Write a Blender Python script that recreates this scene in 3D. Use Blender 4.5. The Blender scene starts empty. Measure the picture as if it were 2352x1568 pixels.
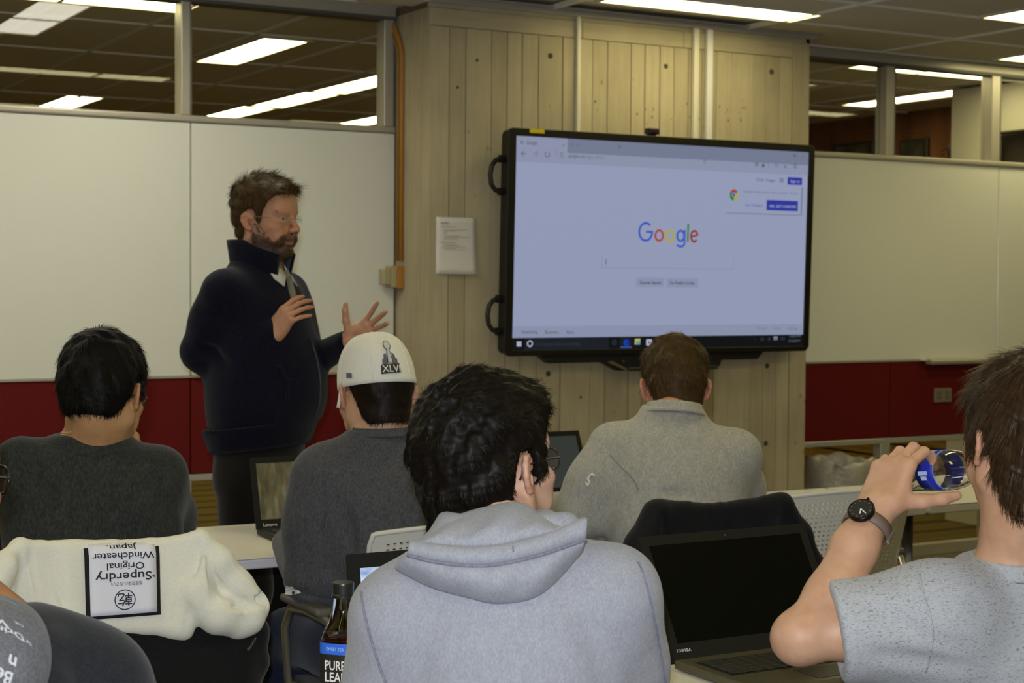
import bpy, bmesh, math, random
import numpy as np
from mathutils import Vector, Matrix
random.seed(7); RNG = np.random.default_rng(7)
SC = bpy.context.scene
COL = SC.collection
# ---------------------------------------------------------------- camera
# world: X runs along the partition wall, Y goes towards it, Z is up; the photographer stands at the origin
FPX, CX, CY, HCAM = 3820.0, 1176.0, 784.0, 1.45
YAW, PITCH, ROLL = math.radians(29.4), math.atan(136 / 3820.0), 0.007
_f = np.array([math.sin(YAW) * math.cos(PITCH), math.cos(YAW) * math.cos(PITCH), -math.sin(PITCH)])
_r0 = np.array([math.cos(YAW), -math.sin(YAW), 0.0]); _u0 = np.cross(_r0, _f)
_r = _r0 * math.cos(ROLL) + _u0 * math.sin(ROLL); _u = np.cross(_r, _f)
CAMP = np.array([0, 0, HCAM])
cam = bpy.data.cameras.new('camera'); cam_o = bpy.data.objects.new('camera', cam); COL.objects.link(cam_o)
cam.sensor_width = 36.0; cam.lens = FPX / 2352.0 * 36.0; cam.clip_end = 100; cam.clip_start = 0.05
cam.dof.use_dof = True; cam.dof.focus_distance = 3.1; cam.dof.aperture_fstop = 9.0
cam_o.matrix_world = Matrix(((_r[0], _u[0], -_f[0], 0), (_r[1], _u[1], -_f[1], 0), (_r[2], _u[2], -_f[2], HCAM), (0, 0, 0, 1)))
SC.camera = cam_o
# ---------------------------------------------------------------- world, exposure
w = bpy.data.worlds.new('world'); SC.world = w; w.use_nodes = True
w.node_tree.nodes['Background'].inputs[0].default_value = (1.0, 0.86, 0.62, 1)
w.node_tree.nodes['Background'].inputs[1].default_value = 0.12
SC.view_settings.view_transform = 'Standard'; SC.view_settings.look = 'None'
SC.view_settings.gamma = 1.0; SC.view_settings.use_curve_mapping = False
SC.view_settings.exposure = 0.0
LAMP_COL = (1.0, 0.90, 0.47); LAMP_STR = 11.0     # the fluorescent troffers
FLASH_W = 270.0                                    # the flash on the camera
fl = bpy.data.lights.new('camera_flash', 'SPOT'); fl.energy = FLASH_W; fl.color = (0.85, 0.91, 1.0)
fl.shadow_soft_size = 0.03; fl.spot_size = math.radians(75); fl.spot_blend = 0.9
flo = bpy.data.objects.new('camera_flash', fl); COL.objects.link(flo)
flo.matrix_world = Matrix.Translation(Vector(_u * 0.11 - _r * 0.03)) @ cam_o.matrix_world
# ---------------------------------------------------------------- measuring helpers: where a thing stands, from where it is seen and how far away it is
def ray(x, y): return _f + _r * ((x - CX) / FPX) - _u * ((y - CY) / FPX)
def W(x, y, d): return CAMP + ray(x, y) * d
def WY(x, y, Y): d = ray(x, y); return CAMP + d * (Y / d[1])
def WZ(x, y, z): d = ray(x, y); return CAMP + d * ((z - HCAM) / d[2])
# ---------------------------------------------------------------- materials
def lin(c):
    if isinstance(c, str):
        c = c.lstrip('#'); c = [int(c[i:i + 2], 16) / 255 for i in (0, 2, 4)]
        return tuple(v / 12.92 if v <= 0.04045 else ((v + 0.055) / 1.055) ** 2.4 for v in c)
    return tuple(c)
def mat(name, col, rough=0.6, metal=0.0, spec=0.5, **k):
    m = bpy.data.materials.new(name); m.use_nodes = True
    b = m.node_tree.nodes['Principled BSDF']; c = lin(col)
    b.inputs['Base Color'].default_value = (*c, 1); b.inputs['Roughness'].default_value = rough
    b.inputs['Metallic'].default_value = metal; b.inputs['Specular IOR Level'].default_value = spec
    if 'sheen' in k: b.inputs['Sheen Weight'].default_value = k['sheen']
    if 'coat' in k: b.inputs['Coat Weight'].default_value = k['coat']
    if 'trans' in k: b.inputs['Transmission Weight'].default_value = k['trans']; b.inputs['IOR'].default_value = k.get('ior', 1.45)
    if 'sss' in k: b.inputs['Subsurface Weight'].default_value = k['sss']; b.inputs['Subsurface Radius'].default_value = (0.01, 0.004, 0.002); b.inputs['Subsurface Scale'].default_value = 0.6
    if 'emit' in k: b.inputs['Emission Color'].default_value = (*lin(k['emit']), 1); b.inputs['Emission Strength'].default_value = k.get('estr', 1.0)
    return m
def N(m, t, **k):
    n = m.node_tree.nodes.new(t)
    for a, v in k.items():
        if a in n.inputs.keys(): n.inputs[a].default_value = v
        else: setattr(n, a, v)
    return n
def L(m, a, b): m.node_tree.links.new(a, b)
def BS(m): return m.node_tree.nodes['Principled BSDF']
def coords(m, scale=(1, 1, 1), rot=(0, 0, 0), kind='Object'):
    t = N(m, 'ShaderNodeTexCoord'); mp = N(m, 'ShaderNodeMapping')
    mp.inputs['Scale'].default_value = scale; mp.inputs['Rotation'].default_value = rot
    L(m, t.outputs[kind], mp.inputs['Vector']); return mp.outputs['Vector']
def ramp(m, fac, stops):
    r = N(m, 'ShaderNodeValToRGB'); e = r.color_ramp.elements
    while len(e) < len(stops): e.new(0.5)
    for q, (p, c) in zip(e, stops): q.position = p; q.color = (*lin(c), 1)
    L(m, fac, r.inputs[0]); return r.outputs[0]
def noise_col(m, stops, scale=20, detail=4, stretch=(1, 1, 1), rough=0.5, rot=(0, 0, 0)):
    n = N(m, 'ShaderNodeTexNoise'); n.inputs['Scale'].default_value = scale; n.inputs['Detail'].default_value = detail; n.inputs['Roughness'].default_value = rough
    L(m, coords(m, stretch, rot), n.inputs['Vector']); o = ramp(m, n.outputs['Fac'], stops)
    L(m, o, BS(m).inputs['Base Color']); return n.outputs['Fac']
def bump(m, fac, strength=0.3, dist=0.002):
    b = N(m, 'ShaderNodeBump'); b.inputs['Strength'].default_value = strength; b.inputs['Distance'].default_value = dist
    L(m, fac, b.inputs['Height']); L(m, b.outputs[0], BS(m).inputs['Normal'])
def nbump(m, scale, strength=0.3, dist=0.002, detail=4, stretch=(1, 1, 1)):
    n = N(m, 'ShaderNodeTexNoise'); n.inputs['Scale'].default_value = scale; n.inputs['Detail'].default_value = detail
    L(m, coords(m, stretch), n.inputs['Vector']); bump(m, n.outputs['Fac'], strength, dist)
def fabric(name, c0, c1, scale=260, stretch=(1, 1, 1), bstr=0.35, rough=0.95, sheen=0.15, big=None):
    m = mat(name, c0, rough, spec=0.15, sheen=sheen)
    fac = noise_col(m, [(0.32, c0), (0.68, c1)], scale, 5, stretch)
    bump(m, fac, bstr, 0.0015); return m
# ---------------------------------------------------------------- objects
def tag(o, label=None, cat=None, group=None, kind=None):
    if label: o['label'] = label
    if cat: o['category'] = cat
    if group: o['group'] = group
    if kind: o['kind'] = kind
    return o
def empty(name, loc, label=None, cat=None, group=None, rz=0.0, kind=None):
    o = bpy.data.objects.new(name, None); COL.objects.link(o); o.empty_display_size = 0.05
    o.location = Vector(loc); o.rotation_euler = (0, 0, rz)
    return tag(o, label, cat, group, kind)
def wloc(o):
    m = Matrix.Identity(4)
    while o is not None:
        m = o.matrix_basis @ m; o = o.parent
    return m
class MB:
    """collects shapes in WORLD (or local) coordinates; build() makes ONE mesh object"""
    def __init__(s): s.v = []; s.f = []; s.mi = []; s.cur = 0
    def add(s, vs, fs):
        b = len(s.v); s.v += [tuple(map(float, p)) for p in vs]; s.f += [[i + b for i in f] for f in fs]; s.mi += [s.cur] * len(fs); return s
    def box(s, lo, hi, M=None):
        (x0, y0, z0), (x1, y1, z1) = lo, hi
        p = [(x0, y0, z0), (x1, y0, z0), (x1, y1, z0), (x0, y1, z0), (x0, y0, z1), (x1, y0, z1), (x1, y1, z1), (x0, y1, z1)]
        if M is not None: p = [M @ Vector(q) for q in p]
        return s.add(p, [(0, 3, 2, 1), (4, 5, 6, 7), (0, 1, 5, 4), (1, 2, 6, 5), (2, 3, 7, 6), (3, 0, 4, 7)])
    def tube(s, path, r, n=10, cap=True, flat=None):
        P = [np.array(p, float) for p in path]; R = r if hasattr(r, '__len__') else [r] * len(P)
        rings = []; prev = None
        for i, p in enumerate(P):
            t = P[min(i + 1, len(P) - 1)] - P[max(i - 1, 0)]; t = t / (np.linalg.norm(t) + 1e-9)
            if prev is None:
                a = np.array([0, 0, 1.0]) if abs(t[2]) < 0.9 else np.array([1.0, 0, 0])
            else: a = prev
            u = a - t * (a @ t); u /= np.linalg.norm(u) + 1e-9; prev = u; v = np.cross(t, u)
            fu = 1 if flat is None else flat
            rings.append([p + R[i] * (u * math.cos(2 * math.pi * k / n) * fu + v * math.sin(2 * math.pi * k / n)) for k in range(n)])
        vs = [q for rg in rings for q in rg]; fs = []
        for i in range(len(P) - 1):
            for k in range(n):
                fs.append((i * n + k, i * n + (k + 1) % n, (i + 1) * n + (k + 1) % n, (i + 1) * n + k))
        if cap: fs.append(list(range(n))[::-1]); fs.append([(len(P) - 1) * n + k for k in range(n)])
        return s.add(vs, fs)
    def lathe(s, prof, n=32, M=None):
        vs = []; fs = []
        for (r, z) in prof:
            for k in range(n):
                p = Vector((r * math.cos(2 * math.pi * k / n), r * math.sin(2 * math.pi * k / n), z)); vs.append(M @ p if M is not None else p)
        for i in range(len(prof) - 1):
            for k in range(n):
                fs.append((i * n + k, i * n + (k + 1) % n, (i + 1) * n + (k + 1) % n, (i + 1) * n + k))
        return s.add(vs, fs)
    def prism(s, poly, z0, z1, M=None):
        """polygon in local xy, extruded in local z"""
        n = len(poly); vs = [Vector((x, y, z0)) for x, y in poly] + [Vector((x, y, z1)) for x, y in poly]
        if M is not None: vs = [M @ p for p in vs]
        return s.add(vs, [list(range(n))[::-1], [n + k for k in range(n)]] + [(k, (k + 1) % n, n + (k + 1) % n, n + k) for k in range(n)])
    def grid(s, pts):
        h = len(pts); wd = len(pts[0])
        return s.add([p for row in pts for p in row], [(i * wd + j, i * wd + j + 1, (i + 1) * wd + j + 1, (i + 1) * wd + j) for i in range(h - 1) for j in range(wd - 1)])
    def build(s, name, m, parent=None, smooth=False, bevel=0.0, bseg=2, local=False, solid=0.0, sub=0, auto=None):
        me = bpy.data.meshes.new(name)
        vs = s.v
        if parent is not None and not local:
            inv = wloc(parent).inverted(); vs = [tuple(inv @ Vector(p)) for p in vs]
        org = None
        if parent is None and not local and vs:
            a = np.array(vs); lo, hi = a.min(0), a.max(0); org = np.array([(lo[0] + hi[0]) / 2, (lo[1] + hi[1]) / 2, lo[2]]); vs = [tuple(q) for q in a - org]
        me.from_pydata(vs, [], s.f)
        ms = m if isinstance(m, (list, tuple)) else [m]
        for q in ms: me.materials.append(q)
        if len(ms) > 1: me.polygons.foreach_set('material_index', s.mi)
        if smooth: me.polygons.foreach_set('use_smooth', [True] * len(me.polygons))
        me.update()
        o = bpy.data.objects.new(name, me); COL.objects.link(o)
        if org is not None: o.location = Vector(org)
        if parent is not None: o.parent = parent
        if solid: md = o.modifiers.new('solid', 'SOLIDIFY'); md.thickness = solid; md.offset = 0
        if bevel: md = o.modifiers.new('bevel', 'BEVEL'); md.width = bevel; md.segments = bseg; md.limit_method = 'ANGLE'; md.angle_limit = math.radians(40)
        if sub: md = o.modifiers.new('sub', 'SUBSURF'); md.levels = sub; md.render_levels = sub
        return o
def boxo(name, lo, hi, m, parent=None, bevel=0.0, bseg=2, M=None):
    return MB().box(lo, hi, M).build(name, m, parent, bevel=bevel, bseg=bseg)
def copy_tree(o, parent=None):
    c = o.copy(); COL.objects.link(c); c.parent = parent
    for ch in list(o.children): copy_tree(ch, c)
    return c
_txtcache = {}
def text(name, s, size, M, m, parent, ext=0.0, align='LEFT', sx=1.0, weight=0.0, yal='BOTTOM_BASELINE'):
    """flat lettering as a mesh: local x along the line, local y up, placed by matrix M"""
    cu = bpy.data.curves.new(name, 'FONT'); cu.body = s; cu.size = size; cu.align_x = align; cu.resolution_u = 3; cu.offset = weight; cu.extrude = ext
    o = bpy.data.objects.new(name, cu); COL.objects.link(o)
    dg = bpy.context.evaluated_depsgraph_get(); me = bpy.data.meshes.new_from_object(o.evaluated_get(dg))
    bpy.data.objects.remove(o); bpy.data.curves.remove(cu)
    me.transform(Matrix.Diagonal((sx, 1, 1, 1))); me.transform(M)
    if parent is not None: me.transform(wloc(parent).inverted())
    me.materials.clear(); me.materials.append(m); me.name = name
    ob = bpy.data.objects.new(name, me); COL.objects.link(ob); ob.parent = parent
    return ob
def frame(o, x, y, z=None):
    """matrix with origin o, local x, local y (z = x cross y)"""
    x = Vector(x).normalized(); y = Vector(y); y = (y - x * y.dot(x)).normalized(); z = x.cross(y)
    return Matrix(((x.x, y.x, z.x, o[0]), (x.y, y.y, z.y, o[1]), (x.z, y.z, z.z, o[2]), (0, 0, 0, 1)))
# ================================================================ the room
D, HC, YP = 6.65, 2.66, 6.34            # partition plane, ceiling height, face of the concrete pillar
PXL, PXR, PYB = 3.16, 5.215, 6.83
X0, X1, Y0, Y1 = -4.5, 12.5, -4.0, 13.6
# --- floors
m = M_CARPET = mat('grey_brown_carpet', '#6b6352', 0.95, spec=0.1)
f = noise_col(m, [(0.3, '#4d4638'), (0.7, '#857a63')], 60, 6); bump(m, f, 0.6, 0.004)
m = M_CARPET2 = mat('striped_carpet', '#8a7440', 0.95, spec=0.1)
wv = N(m, 'ShaderNodeTexWave', wave_type='BANDS', bands_direction='Y'); wv.inputs['Scale'].default_value = 1.1; wv.inputs['Distortion'].default_value = 3.0; wv.inputs['Detail'].default_value = 3
L(m, coords(m, (0.12, 1, 1)), wv.inputs['Vector']); L(m, ramp(m, wv.outputs['Fac'], [(0.2, '#4e4222'), (0.5, '#7c6a3a'), (0.8, '#6a5a30')]), BS(m).inputs['Base Color'])
tag(boxo('floor', (X0, Y0, -0.1), (X1, D + 0.05, 0), M_CARPET), 'grey brown carpet floor of the classroom', kind='structure')
tag(boxo('floor_corridor', (X0, D + 0.05, -0.1), (X1, Y1, 0), M_CARPET2), 'yellow brown striped carpet beyond the partition', kind='structure')
# --- ceiling: grid of tiles with their bars
m = M_TILE = mat('ceiling_tile', '#c6bfae', 0.95, spec=0.1); f = noise_col(m, [(0.35, '#c0b9a8'), (0.65, '#ccc5b4')], 90, 5); bump(m, f, 0.35, 0.002)
M_BAR = mat('ceiling_bar', '#e2dfd6', 0.4, spec=0.5)
ceil = tag(boxo('ceiling', (X0, Y0, HC + 0.02), (X1, Y1, HC + 0.1), M_TILE), 'grey tiled ceiling running over classroom and corridor', kind='structure')
TX, TY = 1.07, 0.545
LAMPS = []     # (x, y, along, ...) of the light fittings, which replace tiles
def tile_mesh(lx, ly):
    b = MB().box((-lx / 2 + .006, -ly / 2 + .006, 0), (lx / 2 - .006, ly / 2 - .006, 0.018)); o = b.build('ceiling_tile', M_TILE, None, local=True, bevel=0.004, bseg=1); return o
tiles = 0
def tile_area(xs, ys, swap):
    global tiles
    lx, ly = xs[1] - xs[0], ys[1] - ys[0]; proto = None
    for x in xs[:-1]:
        for y in ys[:-1]:
            cx, cy = x + lx / 2, y + ly / 2
            if PXL - .1 < cx < PXR + .1 and YP - .15 < cy < PYB: continue
            if proto is None: o = proto = tile_mesh(lx, ly)
            else: o = proto.copy(); COL.objects.link(o)
            o.parent = ceil; o.location = Vector((cx, cy, HC - 0.002)) - ceil.location; tiles += 1
def bars(xs, ys):
    for x in xs: boxo('grid_bar', (x - .011, ys[0], HC - .010), (x + .011, ys[-1], HC + .01), M_BAR, ceil)
    for y in ys: boxo('grid_bar', (xs[0], y - .011, HC - .0095), (xs[-1], y + .011, HC + .01), M_BAR, ceil)
xs_r = [0.555 + TX * i for i in range(9)]; ys_r = [6.62 - TY * i for i in range(8)][::-1]
tile_area(xs_r, ys_r, False); bars(xs_r, ys_r)
xs_c = [0.24 + 0.535 * i for i in range(18)]; ys_c = [6.68 + 1.07 * i for i in range(7)]
tile_area(xs_c, ys_c, True); bars(xs_c, ys_c)
# --- light fittings
M_EMIT = mat('lamp_diffuser', '#fff6dc', 0.5, emit=LAMP_COL, estr=LAMP_STR)
M_LFRAME = mat('lamp_frame', '#c9c5b8', 0.5)
_lampdiff = {}
def lamp(x, y, along, label, group, ln=1.06, wd=0.26):
    o = empty('ceiling_light', (x, y, HC - 0.011), label, 'ceiling light', group, rz=0 if along == 'X' else math.pi / 2)
    b = MB()
    for s in (-1, 1):
        b.box((-ln / 2, s * wd / 2 - .014, 0), (ln / 2, s * wd / 2 + .014, .032)); b.box((s * ln / 2 - .014, -wd / 2, 0), (s * ln / 2 + .014, wd / 2, .032))
    if 'f' not in _lampdiff:
        fr = b.build('frame', M_LFRAME, None, local=True); _lampdiff['f'] = fr
        df = MB().box((-ln / 2 + .014, -wd / 2 + .014, .006), (ln / 2 - .014, wd / 2 - .014, .012)).build('diffuser', M_EMIT, None, local=True); _lampdiff['d'] = df
    else:
        fr = _lampdiff['f'].copy(); COL.objects.link(fr); df = _lampdiff['d'].copy(); COL.objects.link(df)
    fr.parent = o; df.parent = o
    return o
lamp(4.35, 5.96, 'X', 'long lit ceiling light just in front of the concrete pillar', 'classroom ceiling lights')
lamp(6.04, 5.40, 'X', 'lit ceiling light cut by top right corner of the picture', 'classroom ceiling lights')
lamp(7.12, 6.36, 'X', 'lit ceiling light at right edge close above the partition', 'classroom ceiling lights')
for x, y in ((2.6, 3.6), (5.2, 3.6), (0.0, 3.0), (2.6, 1.6), (5.2, 1.6), (0.0, 0.8), (2.6, -0.6), (5.2, -0.6), (7.4, 4.2), (7.4, 1.6), (-2.2, 1.6)):
    lamp(x, y, 'X', 'lit ceiling light over the seats, outside the picture', 'classroom ceiling lights')
M_EMIT2 = mat('lamp_diffuser_cool', '#fffaf0', 0.5, emit=(1.0, 0.95, 0.76), estr=LAMP_STR * 1.75)  # whiter lamps added out of view to brighten the left whiteboards
for x, lb in ((1.88, 'added whiter ceiling light above the whiteboard left of the pillar, outside the picture'), (0.5, 'added whiter ceiling light above the left edge, outside the picture'), (-0.9, 'added whiter ceiling light farthest left, outside the picture')):
    o = lamp(x, 5.55, 'Y', lb, 'added whiter ceiling lights')
    for c_ in o.children:
        if c_.name.startswith('diffuser'): c_.data = c_.data.copy(); c_.data.materials[0] = M_EMIT2
CG = 'ceiling lights beyond the glass'
for x, y, lb in ((3.11, 8.36, 'large lit ceiling light in middle of the window behind the presenter'), (2.95, 11.5, 'lit ceiling light low in the left window'),
                 (4.21, 9.36, 'lit ceiling light at right edge of the window, highest of the row of three'), (4.19, 10.45, 'middle one of three lit ceiling lights in a row behind glass'),
                 (4.16, 11.45, 'farthest of three lit ceiling lights in a row behind glass'), (5.22, 11.45, 'lit ceiling light in lower right corner of the window behind presenter'),
                 (7.52, 8.15, 'lit ceiling light beside the white column behind glass')):
    lamp(x, y, 'Y', lb, CG)
lamp(1.88, 7.18, 'X', 'lit ceiling light across the top of the left window', CG)
lamp(6.68, 7.05, 'X', 'lit ceiling light across top of the windows right of the pillar', CG)
for x, y in ((1.0, 9.4), (1.0, 11.4), (6.3, 9.6), (-0.8, 8.4)): lamp(x, y, 'Y', 'lit ceiling light beyond the glass, hidden from view', CG)
# --- enclosing walls
M_WALL = mat('painted_wall', '#b9b19a', 0.85, spec=0.2); nbump(M_WALL, 120, 0.1)
tag(boxo('wall_back', (X0, Y0 - .1, 0), (X1, Y0, HC), M_WALL), kind='structure', label='plain painted wall behind the photographer')
tag(boxo('wall_left', (X0 - .1, Y0, 0), (X0, Y1, HC), M_WALL), kind='structure', label='plain painted wall at far left')
tag(boxo('wall_right', (X1, Y0, 0), (X1 + .1, Y1, HC), M_WALL), kind='structure', label='plain painted wall at far right')
M_BRICK = mat('brown_wall', '#6a4630', 0.9, spec=0.1); f = noise_col(M_BRICK, [(0.3, '#553524'), (0.7, '#7a5238')], 9, 5, (1, 1, 0.15))
M_DKBROWN = mat('dark_corridor_wall', '#5a4a38', 0.9, spec=0.1)
tag(boxo('wall_corridor_back', (X0, Y1, 0), (X1, Y1 + .1, HC), M_DKBROWN), kind='structure', label='dim brown wall at the far end beyond the glass')
tag(boxo('wall_corridor_right', (8.12, 8.0, 0), (8.22, Y1, HC), M_BRICK), kind='structure', label='reddish brown wall beyond the right windows')
wsl = empty('wall_slats', (8.1, 9.5, 0), 'yellow brown wooden slats along the foot of the brown wall', kind='structure')
M_SLAT = mat('slat_wood', '#8a6a30', .7, spec=.2); noise_col(M_SLAT, [(.3, '#74571f'), (.7, '#9a7a3c')], 6, 5, (1, .3, 8))
for q in range(9): boxo('slat', (8.085, 8.0, .05 + .095 * q), (8.118, 13.5, .128 + .095 * q), M_SLAT, wsl, .004, 1)
# --- the partition
M_ALU = mat('frame_aluminium', '#b6b0a0', 0.38, metal=0.35); M_ALUD = mat('seam_dark', '#5d5a58', 0.5, metal=0.3)
m = M_WB = mat('whiteboard', '#dcdccf', 0.22, spec=0.5); nbump(m, 3, 0.02, 0.002)
m = M_RED = mat('red_panel', '#5e0f0d', 0.75, spec=0.2); f = noise_col(m, [(0.3, '#580c0b'), (0.7, '#65110f')], 300, 3); bump(m, f, 0.2, 0.0008)
m = M_GLASS = mat('window_glass', '#ffffff', 0.02)
tr = N(m, 'ShaderNodeBsdfTransparent'); tr.inputs[0].default_value = (0.93, 0.93, 0.92, 1); gl = N(m, 'ShaderNodeBsdfGlossy'); gl.inputs['Roughness'].default_value = 0.01
fz = N(m, 'ShaderNodeFresnel'); fz.inputs['IOR'].default_value = 1.5; mx = N(m, 'ShaderNodeMixShader')
geo = N(m, 'ShaderNodeNewGeometry'); mth = N(m, 'ShaderNodeMath', operation='SUBTRACT'); mth.inputs[0].default_value = 1.0; L(m, geo.outputs['Backfacing'], mth.inputs[1]); mt2 = N(m, 'ShaderNodeMath', operation='MULTIPLY'); L(m, fz.outputs[0], mt2.inputs[0]); L(m, mth.outputs[0], mt2.inputs[1]); L(m, mt2.outputs[0], mx.inputs[0]); L(m, tr.outputs[0], mx.inputs[1]); L(m, gl.outputs[0], mx.inputs[2]); L(m, mx.outputs[0], m.node_tree.nodes['Material Output'].inputs[0])
ZR, ZT, ZB = 2.10, 1.05, 0.645
def partition(name, label, xa, xb, seams_w, seams_r, posts):
    root = empty(name, ((xa + xb) / 2, D, 0), label, kind='structure')
    g = 0.0025
    for a, b in zip(seams_w[:-1], seams_w[1:]): tag(boxo('whiteboard_panel', (a + g, D, ZT + .004), (b - g, D + .06, ZR - .002), M_WB, root, 0.002, 1), 'white marker board panel')
    for a, b in zip(seams_r[:-1], seams_r[1:]): tag(boxo('red_panel', (a + g, D + .003, ZB), (b - g, D + .06, ZT - .004), M_RED, root, 0.002, 1), 'dark red fabric panel')
    boxo('seam_backing', (xa, D + .02, ZB - .01), (xb, D + .05, ZR), M_ALUD, root)
    boxo('middle_trim', (xa, D - .003, ZT - .0045), (xb, D + .02, ZT + .0035), M_ALU, root)
    boxo('window_sill', (xa, D - .012, ZR), (xb, D + .075, ZR + .028), M_ALU, root, 0.008, 3)
    boxo('top_track', (xa, D - .006, HC - .055), (xb, D + .08, HC - .001), M_ALU, root, 0.003, 1)
    boxo('top_shadow_gap', (xa, D - .012, HC - .068), (xb, D + .08, HC - .0555), M_ALUD, root)
    boxo('lower_rail', (xa, D, ZB - .03), (xb, D + .06, ZB - .003), M_ALU, root, 0.002, 1)
    boxo('floor_track', (xa, D, 0), (xb, D + .06, .06), M_ALU, root, 0.002, 1)
    for p0, p1 in posts:
        boxo('window_post', (p0, D - .004, ZR + .028), (p1, D + .08, HC - .056), M_ALU, root, 0.004, 2)
        boxo('lower_post', (p0, D, .06), (p1, D + .06, ZB - .03), M_ALU, root, 0.003, 1)
        boxo('post_gasket', (p1 - .009, D - .0055, ZR + .03), (p1 - .003, D - .003, HC - .058), M_ALUD, root)
    return root
partL = partition('wall_partition_left', 'partition of whiteboards over red panels with windows above, left of the pillar', -2.4, 3.15, [-2.4, -1.5, -.57, .36, 1.29, 2.22, 3.15], [-2.4, -1.5, -.57, .36, 1.29, 2.22, 3.15],
                  [(-1.54, -1.5), (-.61, -.57), (.32, .36), (1.25, 1.29), (2.178, 2.224), (3.095, 3.148)])
partR = partition('wall_partition_right', 'partition of whiteboards over red panels with windows above, right of the pillar', 5.22, 9.9, [5.22, 6.80, 8.36, 9.9], [5.22, 6.04, 6.80, 7.58, 8.36, 9.14, 9.9],
                  [(5.98, 6.045), (6.735, 6.805), (7.52, 7.58), (8.30, 8.36), (9.08, 9.14)])
tag(boxo('wall_partition_end', (9.9, D, 0), (X1, D + .08, HC), M_WALL), kind='structure', label='plain end of the partition outside the picture')
tag(boxo('wall_partition_start', (X0, D, 0), (-2.4, D + .08, HC), M_WALL), kind='structure', label='plain start of the partition outside the picture')
k = 0
for xa, xb in ((-2.4, -1.54), (-1.5, -.61), (-.57, .32), (.36, 1.25), (1.29, 2.178), (2.224, 3.095), (5.22, 5.98), (6.045, 6.735), (6.805, 7.52), (7.58, 8.3), (8.36, 9.08), (9.14, 9.9)):
    k += 1
    wd = empty('window_%d' % k, ((xa + xb) / 2, D + .05, ZR + .03), 'clear glass window over the whiteboards', kind='structure')
    boxo('pane', (xa, D + .045, ZR + .026), (xb, D + .051, HC - .054), M_GLASS, wd)
    wd = empty('window_%d' % (k + 12), ((xa + xb) / 2, D + .05, .06), 'low clear glass window below the red panels', kind='structure')
    boxo('pane', (xa, D + .03, .058), (xb, D + .036, ZB - .028), M_GLASS, wd)
# --- concrete pillar: cast between boards, each board mark its own piece
def concrete(name, a, b, horiz=False):
    m = mat(name, a, 0.85, spec=0.15)
    sx = (26, 26, 2.2) if not horiz else (2.2, 26, 26)
    n1 = N(m, 'ShaderNodeTexNoise'); n1.inputs['Scale'].default_value = 1.6; n1.inputs['Detail'].default_value = 8; n1.inputs['Roughness'].default_value = 0.65; L(m, coords(m, sx), n1.inputs['Vector'])
    n2 = N(m, 'ShaderNodeTexNoise'); n2.inputs['Scale'].default_value = 3.5; n2.inputs['Detail'].default_value = 5; L(m, coords(m), n2.inputs['Vector'])
    v = N(m, 'ShaderNodeTexVoronoi'); v.inputs['Scale'].default_value = 11; L(m, coords(m, (1, 1, 0.6)), v.inputs['Vector'])
    knots = ramp(m, v.outputs['Distance'], [(0.03, '#8d8468'), (0.09, '#ffffff')])
    mixc = N(m, 'ShaderNodeMix', data_type='RGBA'); mixc.inputs[0].default_value = 0.55
    L(m, ramp(m, n1.outputs['Fac'], [(0.3, a), (0.7, b)]), mixc.inputs[6]); L(m, ramp(m, n2.outputs['Fac'], [(0.3, a), (0.7, b)]), mixc.inputs[7])
    mul = N(m, 'ShaderNodeMix', data_type='RGBA', blend_type='MULTIPLY'); mul.inputs[0].default_value = 0.55
    L(m, mixc.outputs[2], mul.inputs[6]); L(m, knots, mul.inputs[7])
    L(m, mul.outputs[2], BS(m).inputs['Base Color']); bump(m, n1.outputs['Fac'], 0.35, 0.004); return m
CONC = [concrete('board_concrete_%d' % i, a, b) for i, (a, b) in enumerate((('#a2967a', '#baae90'), ('#a69a7d', '#beb294'), ('#9e9277', '#b6aa8c')))]
CONCH = concrete('board_concrete_flat', '#a4997c', '#bcb092', True)
M_CORE = mat('concrete_core', '#7a705a', 0.9, spec=0.1)
pil = tag(MB().box((PXL + .006, YP + .006, 0), (PXR - .006, PYB - .006, HC)).build('wall_pillar', M_CORE), 'broad board-marked concrete pillar carrying the display', kind='structure')
xs = [PXL] + [float(WY(p, 300, YP)[0]) for p in (1031, 1070, 1128, 1163.6, 1199, 1235.6, 1291.5, 1324, 1360, 1394, 1448.7, 1480.5, 1514.8, 1546, 1580, 1612, 1645, 1679, 1729, 1760, 1790, 1819)] + [PXR]
ZTOP, ZTOP2 = 2.535, 2.612
rr = random.Random(3)
for i, (a, b) in enumerate(zip(xs[:-1], xs[1:])):
    top = ZTOP if i < len(xs) - 2 else ZTOP2; d = rr.uniform(0, .0035); g = rr.choice((.0008, .001, .0016, .0028))
    zs = [0, top]
    if i in (3, 9, 12): zs = [0, .98 + .02 * i, top]
    for z0, z1 in zip(zs[:-1], zs[1:]):
        o = MB().box((a + g, YP - .002 + d, z0 + .001), (b - g, YP + .02, z1 - .001)).build('board', CONC[rr.randrange(3)], pil, bevel=0.0012, bseg=1)
for a, b in ((PXL, 3.92), (3.923, 4.47), (4.473, xs[-2])): MB().box((a, YP - .001, ZTOP + .0015), (b, YP + .02, ZTOP2 - .001)).build('board', CONCH, pil, bevel=0.0012, bseg=1)
MB().box((PXL, YP + .004, ZTOP2 + .001), (PXR, YP + .02, HC)).build('board', CONCH, pil)
ys = [YP + .004, 6.41, 6.48, 6.565, 6.63, PYB]
for a, b in zip(ys[:-1], ys[1:]): MB().box((PXL - .002 + rr.uniform(0, .003), a + .001, .0), (PXL + .02, b - .001, ZTOP2)).build('board', CONC[rr.randrange(3)], pil, bevel=0.0012, bseg=1)
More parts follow.
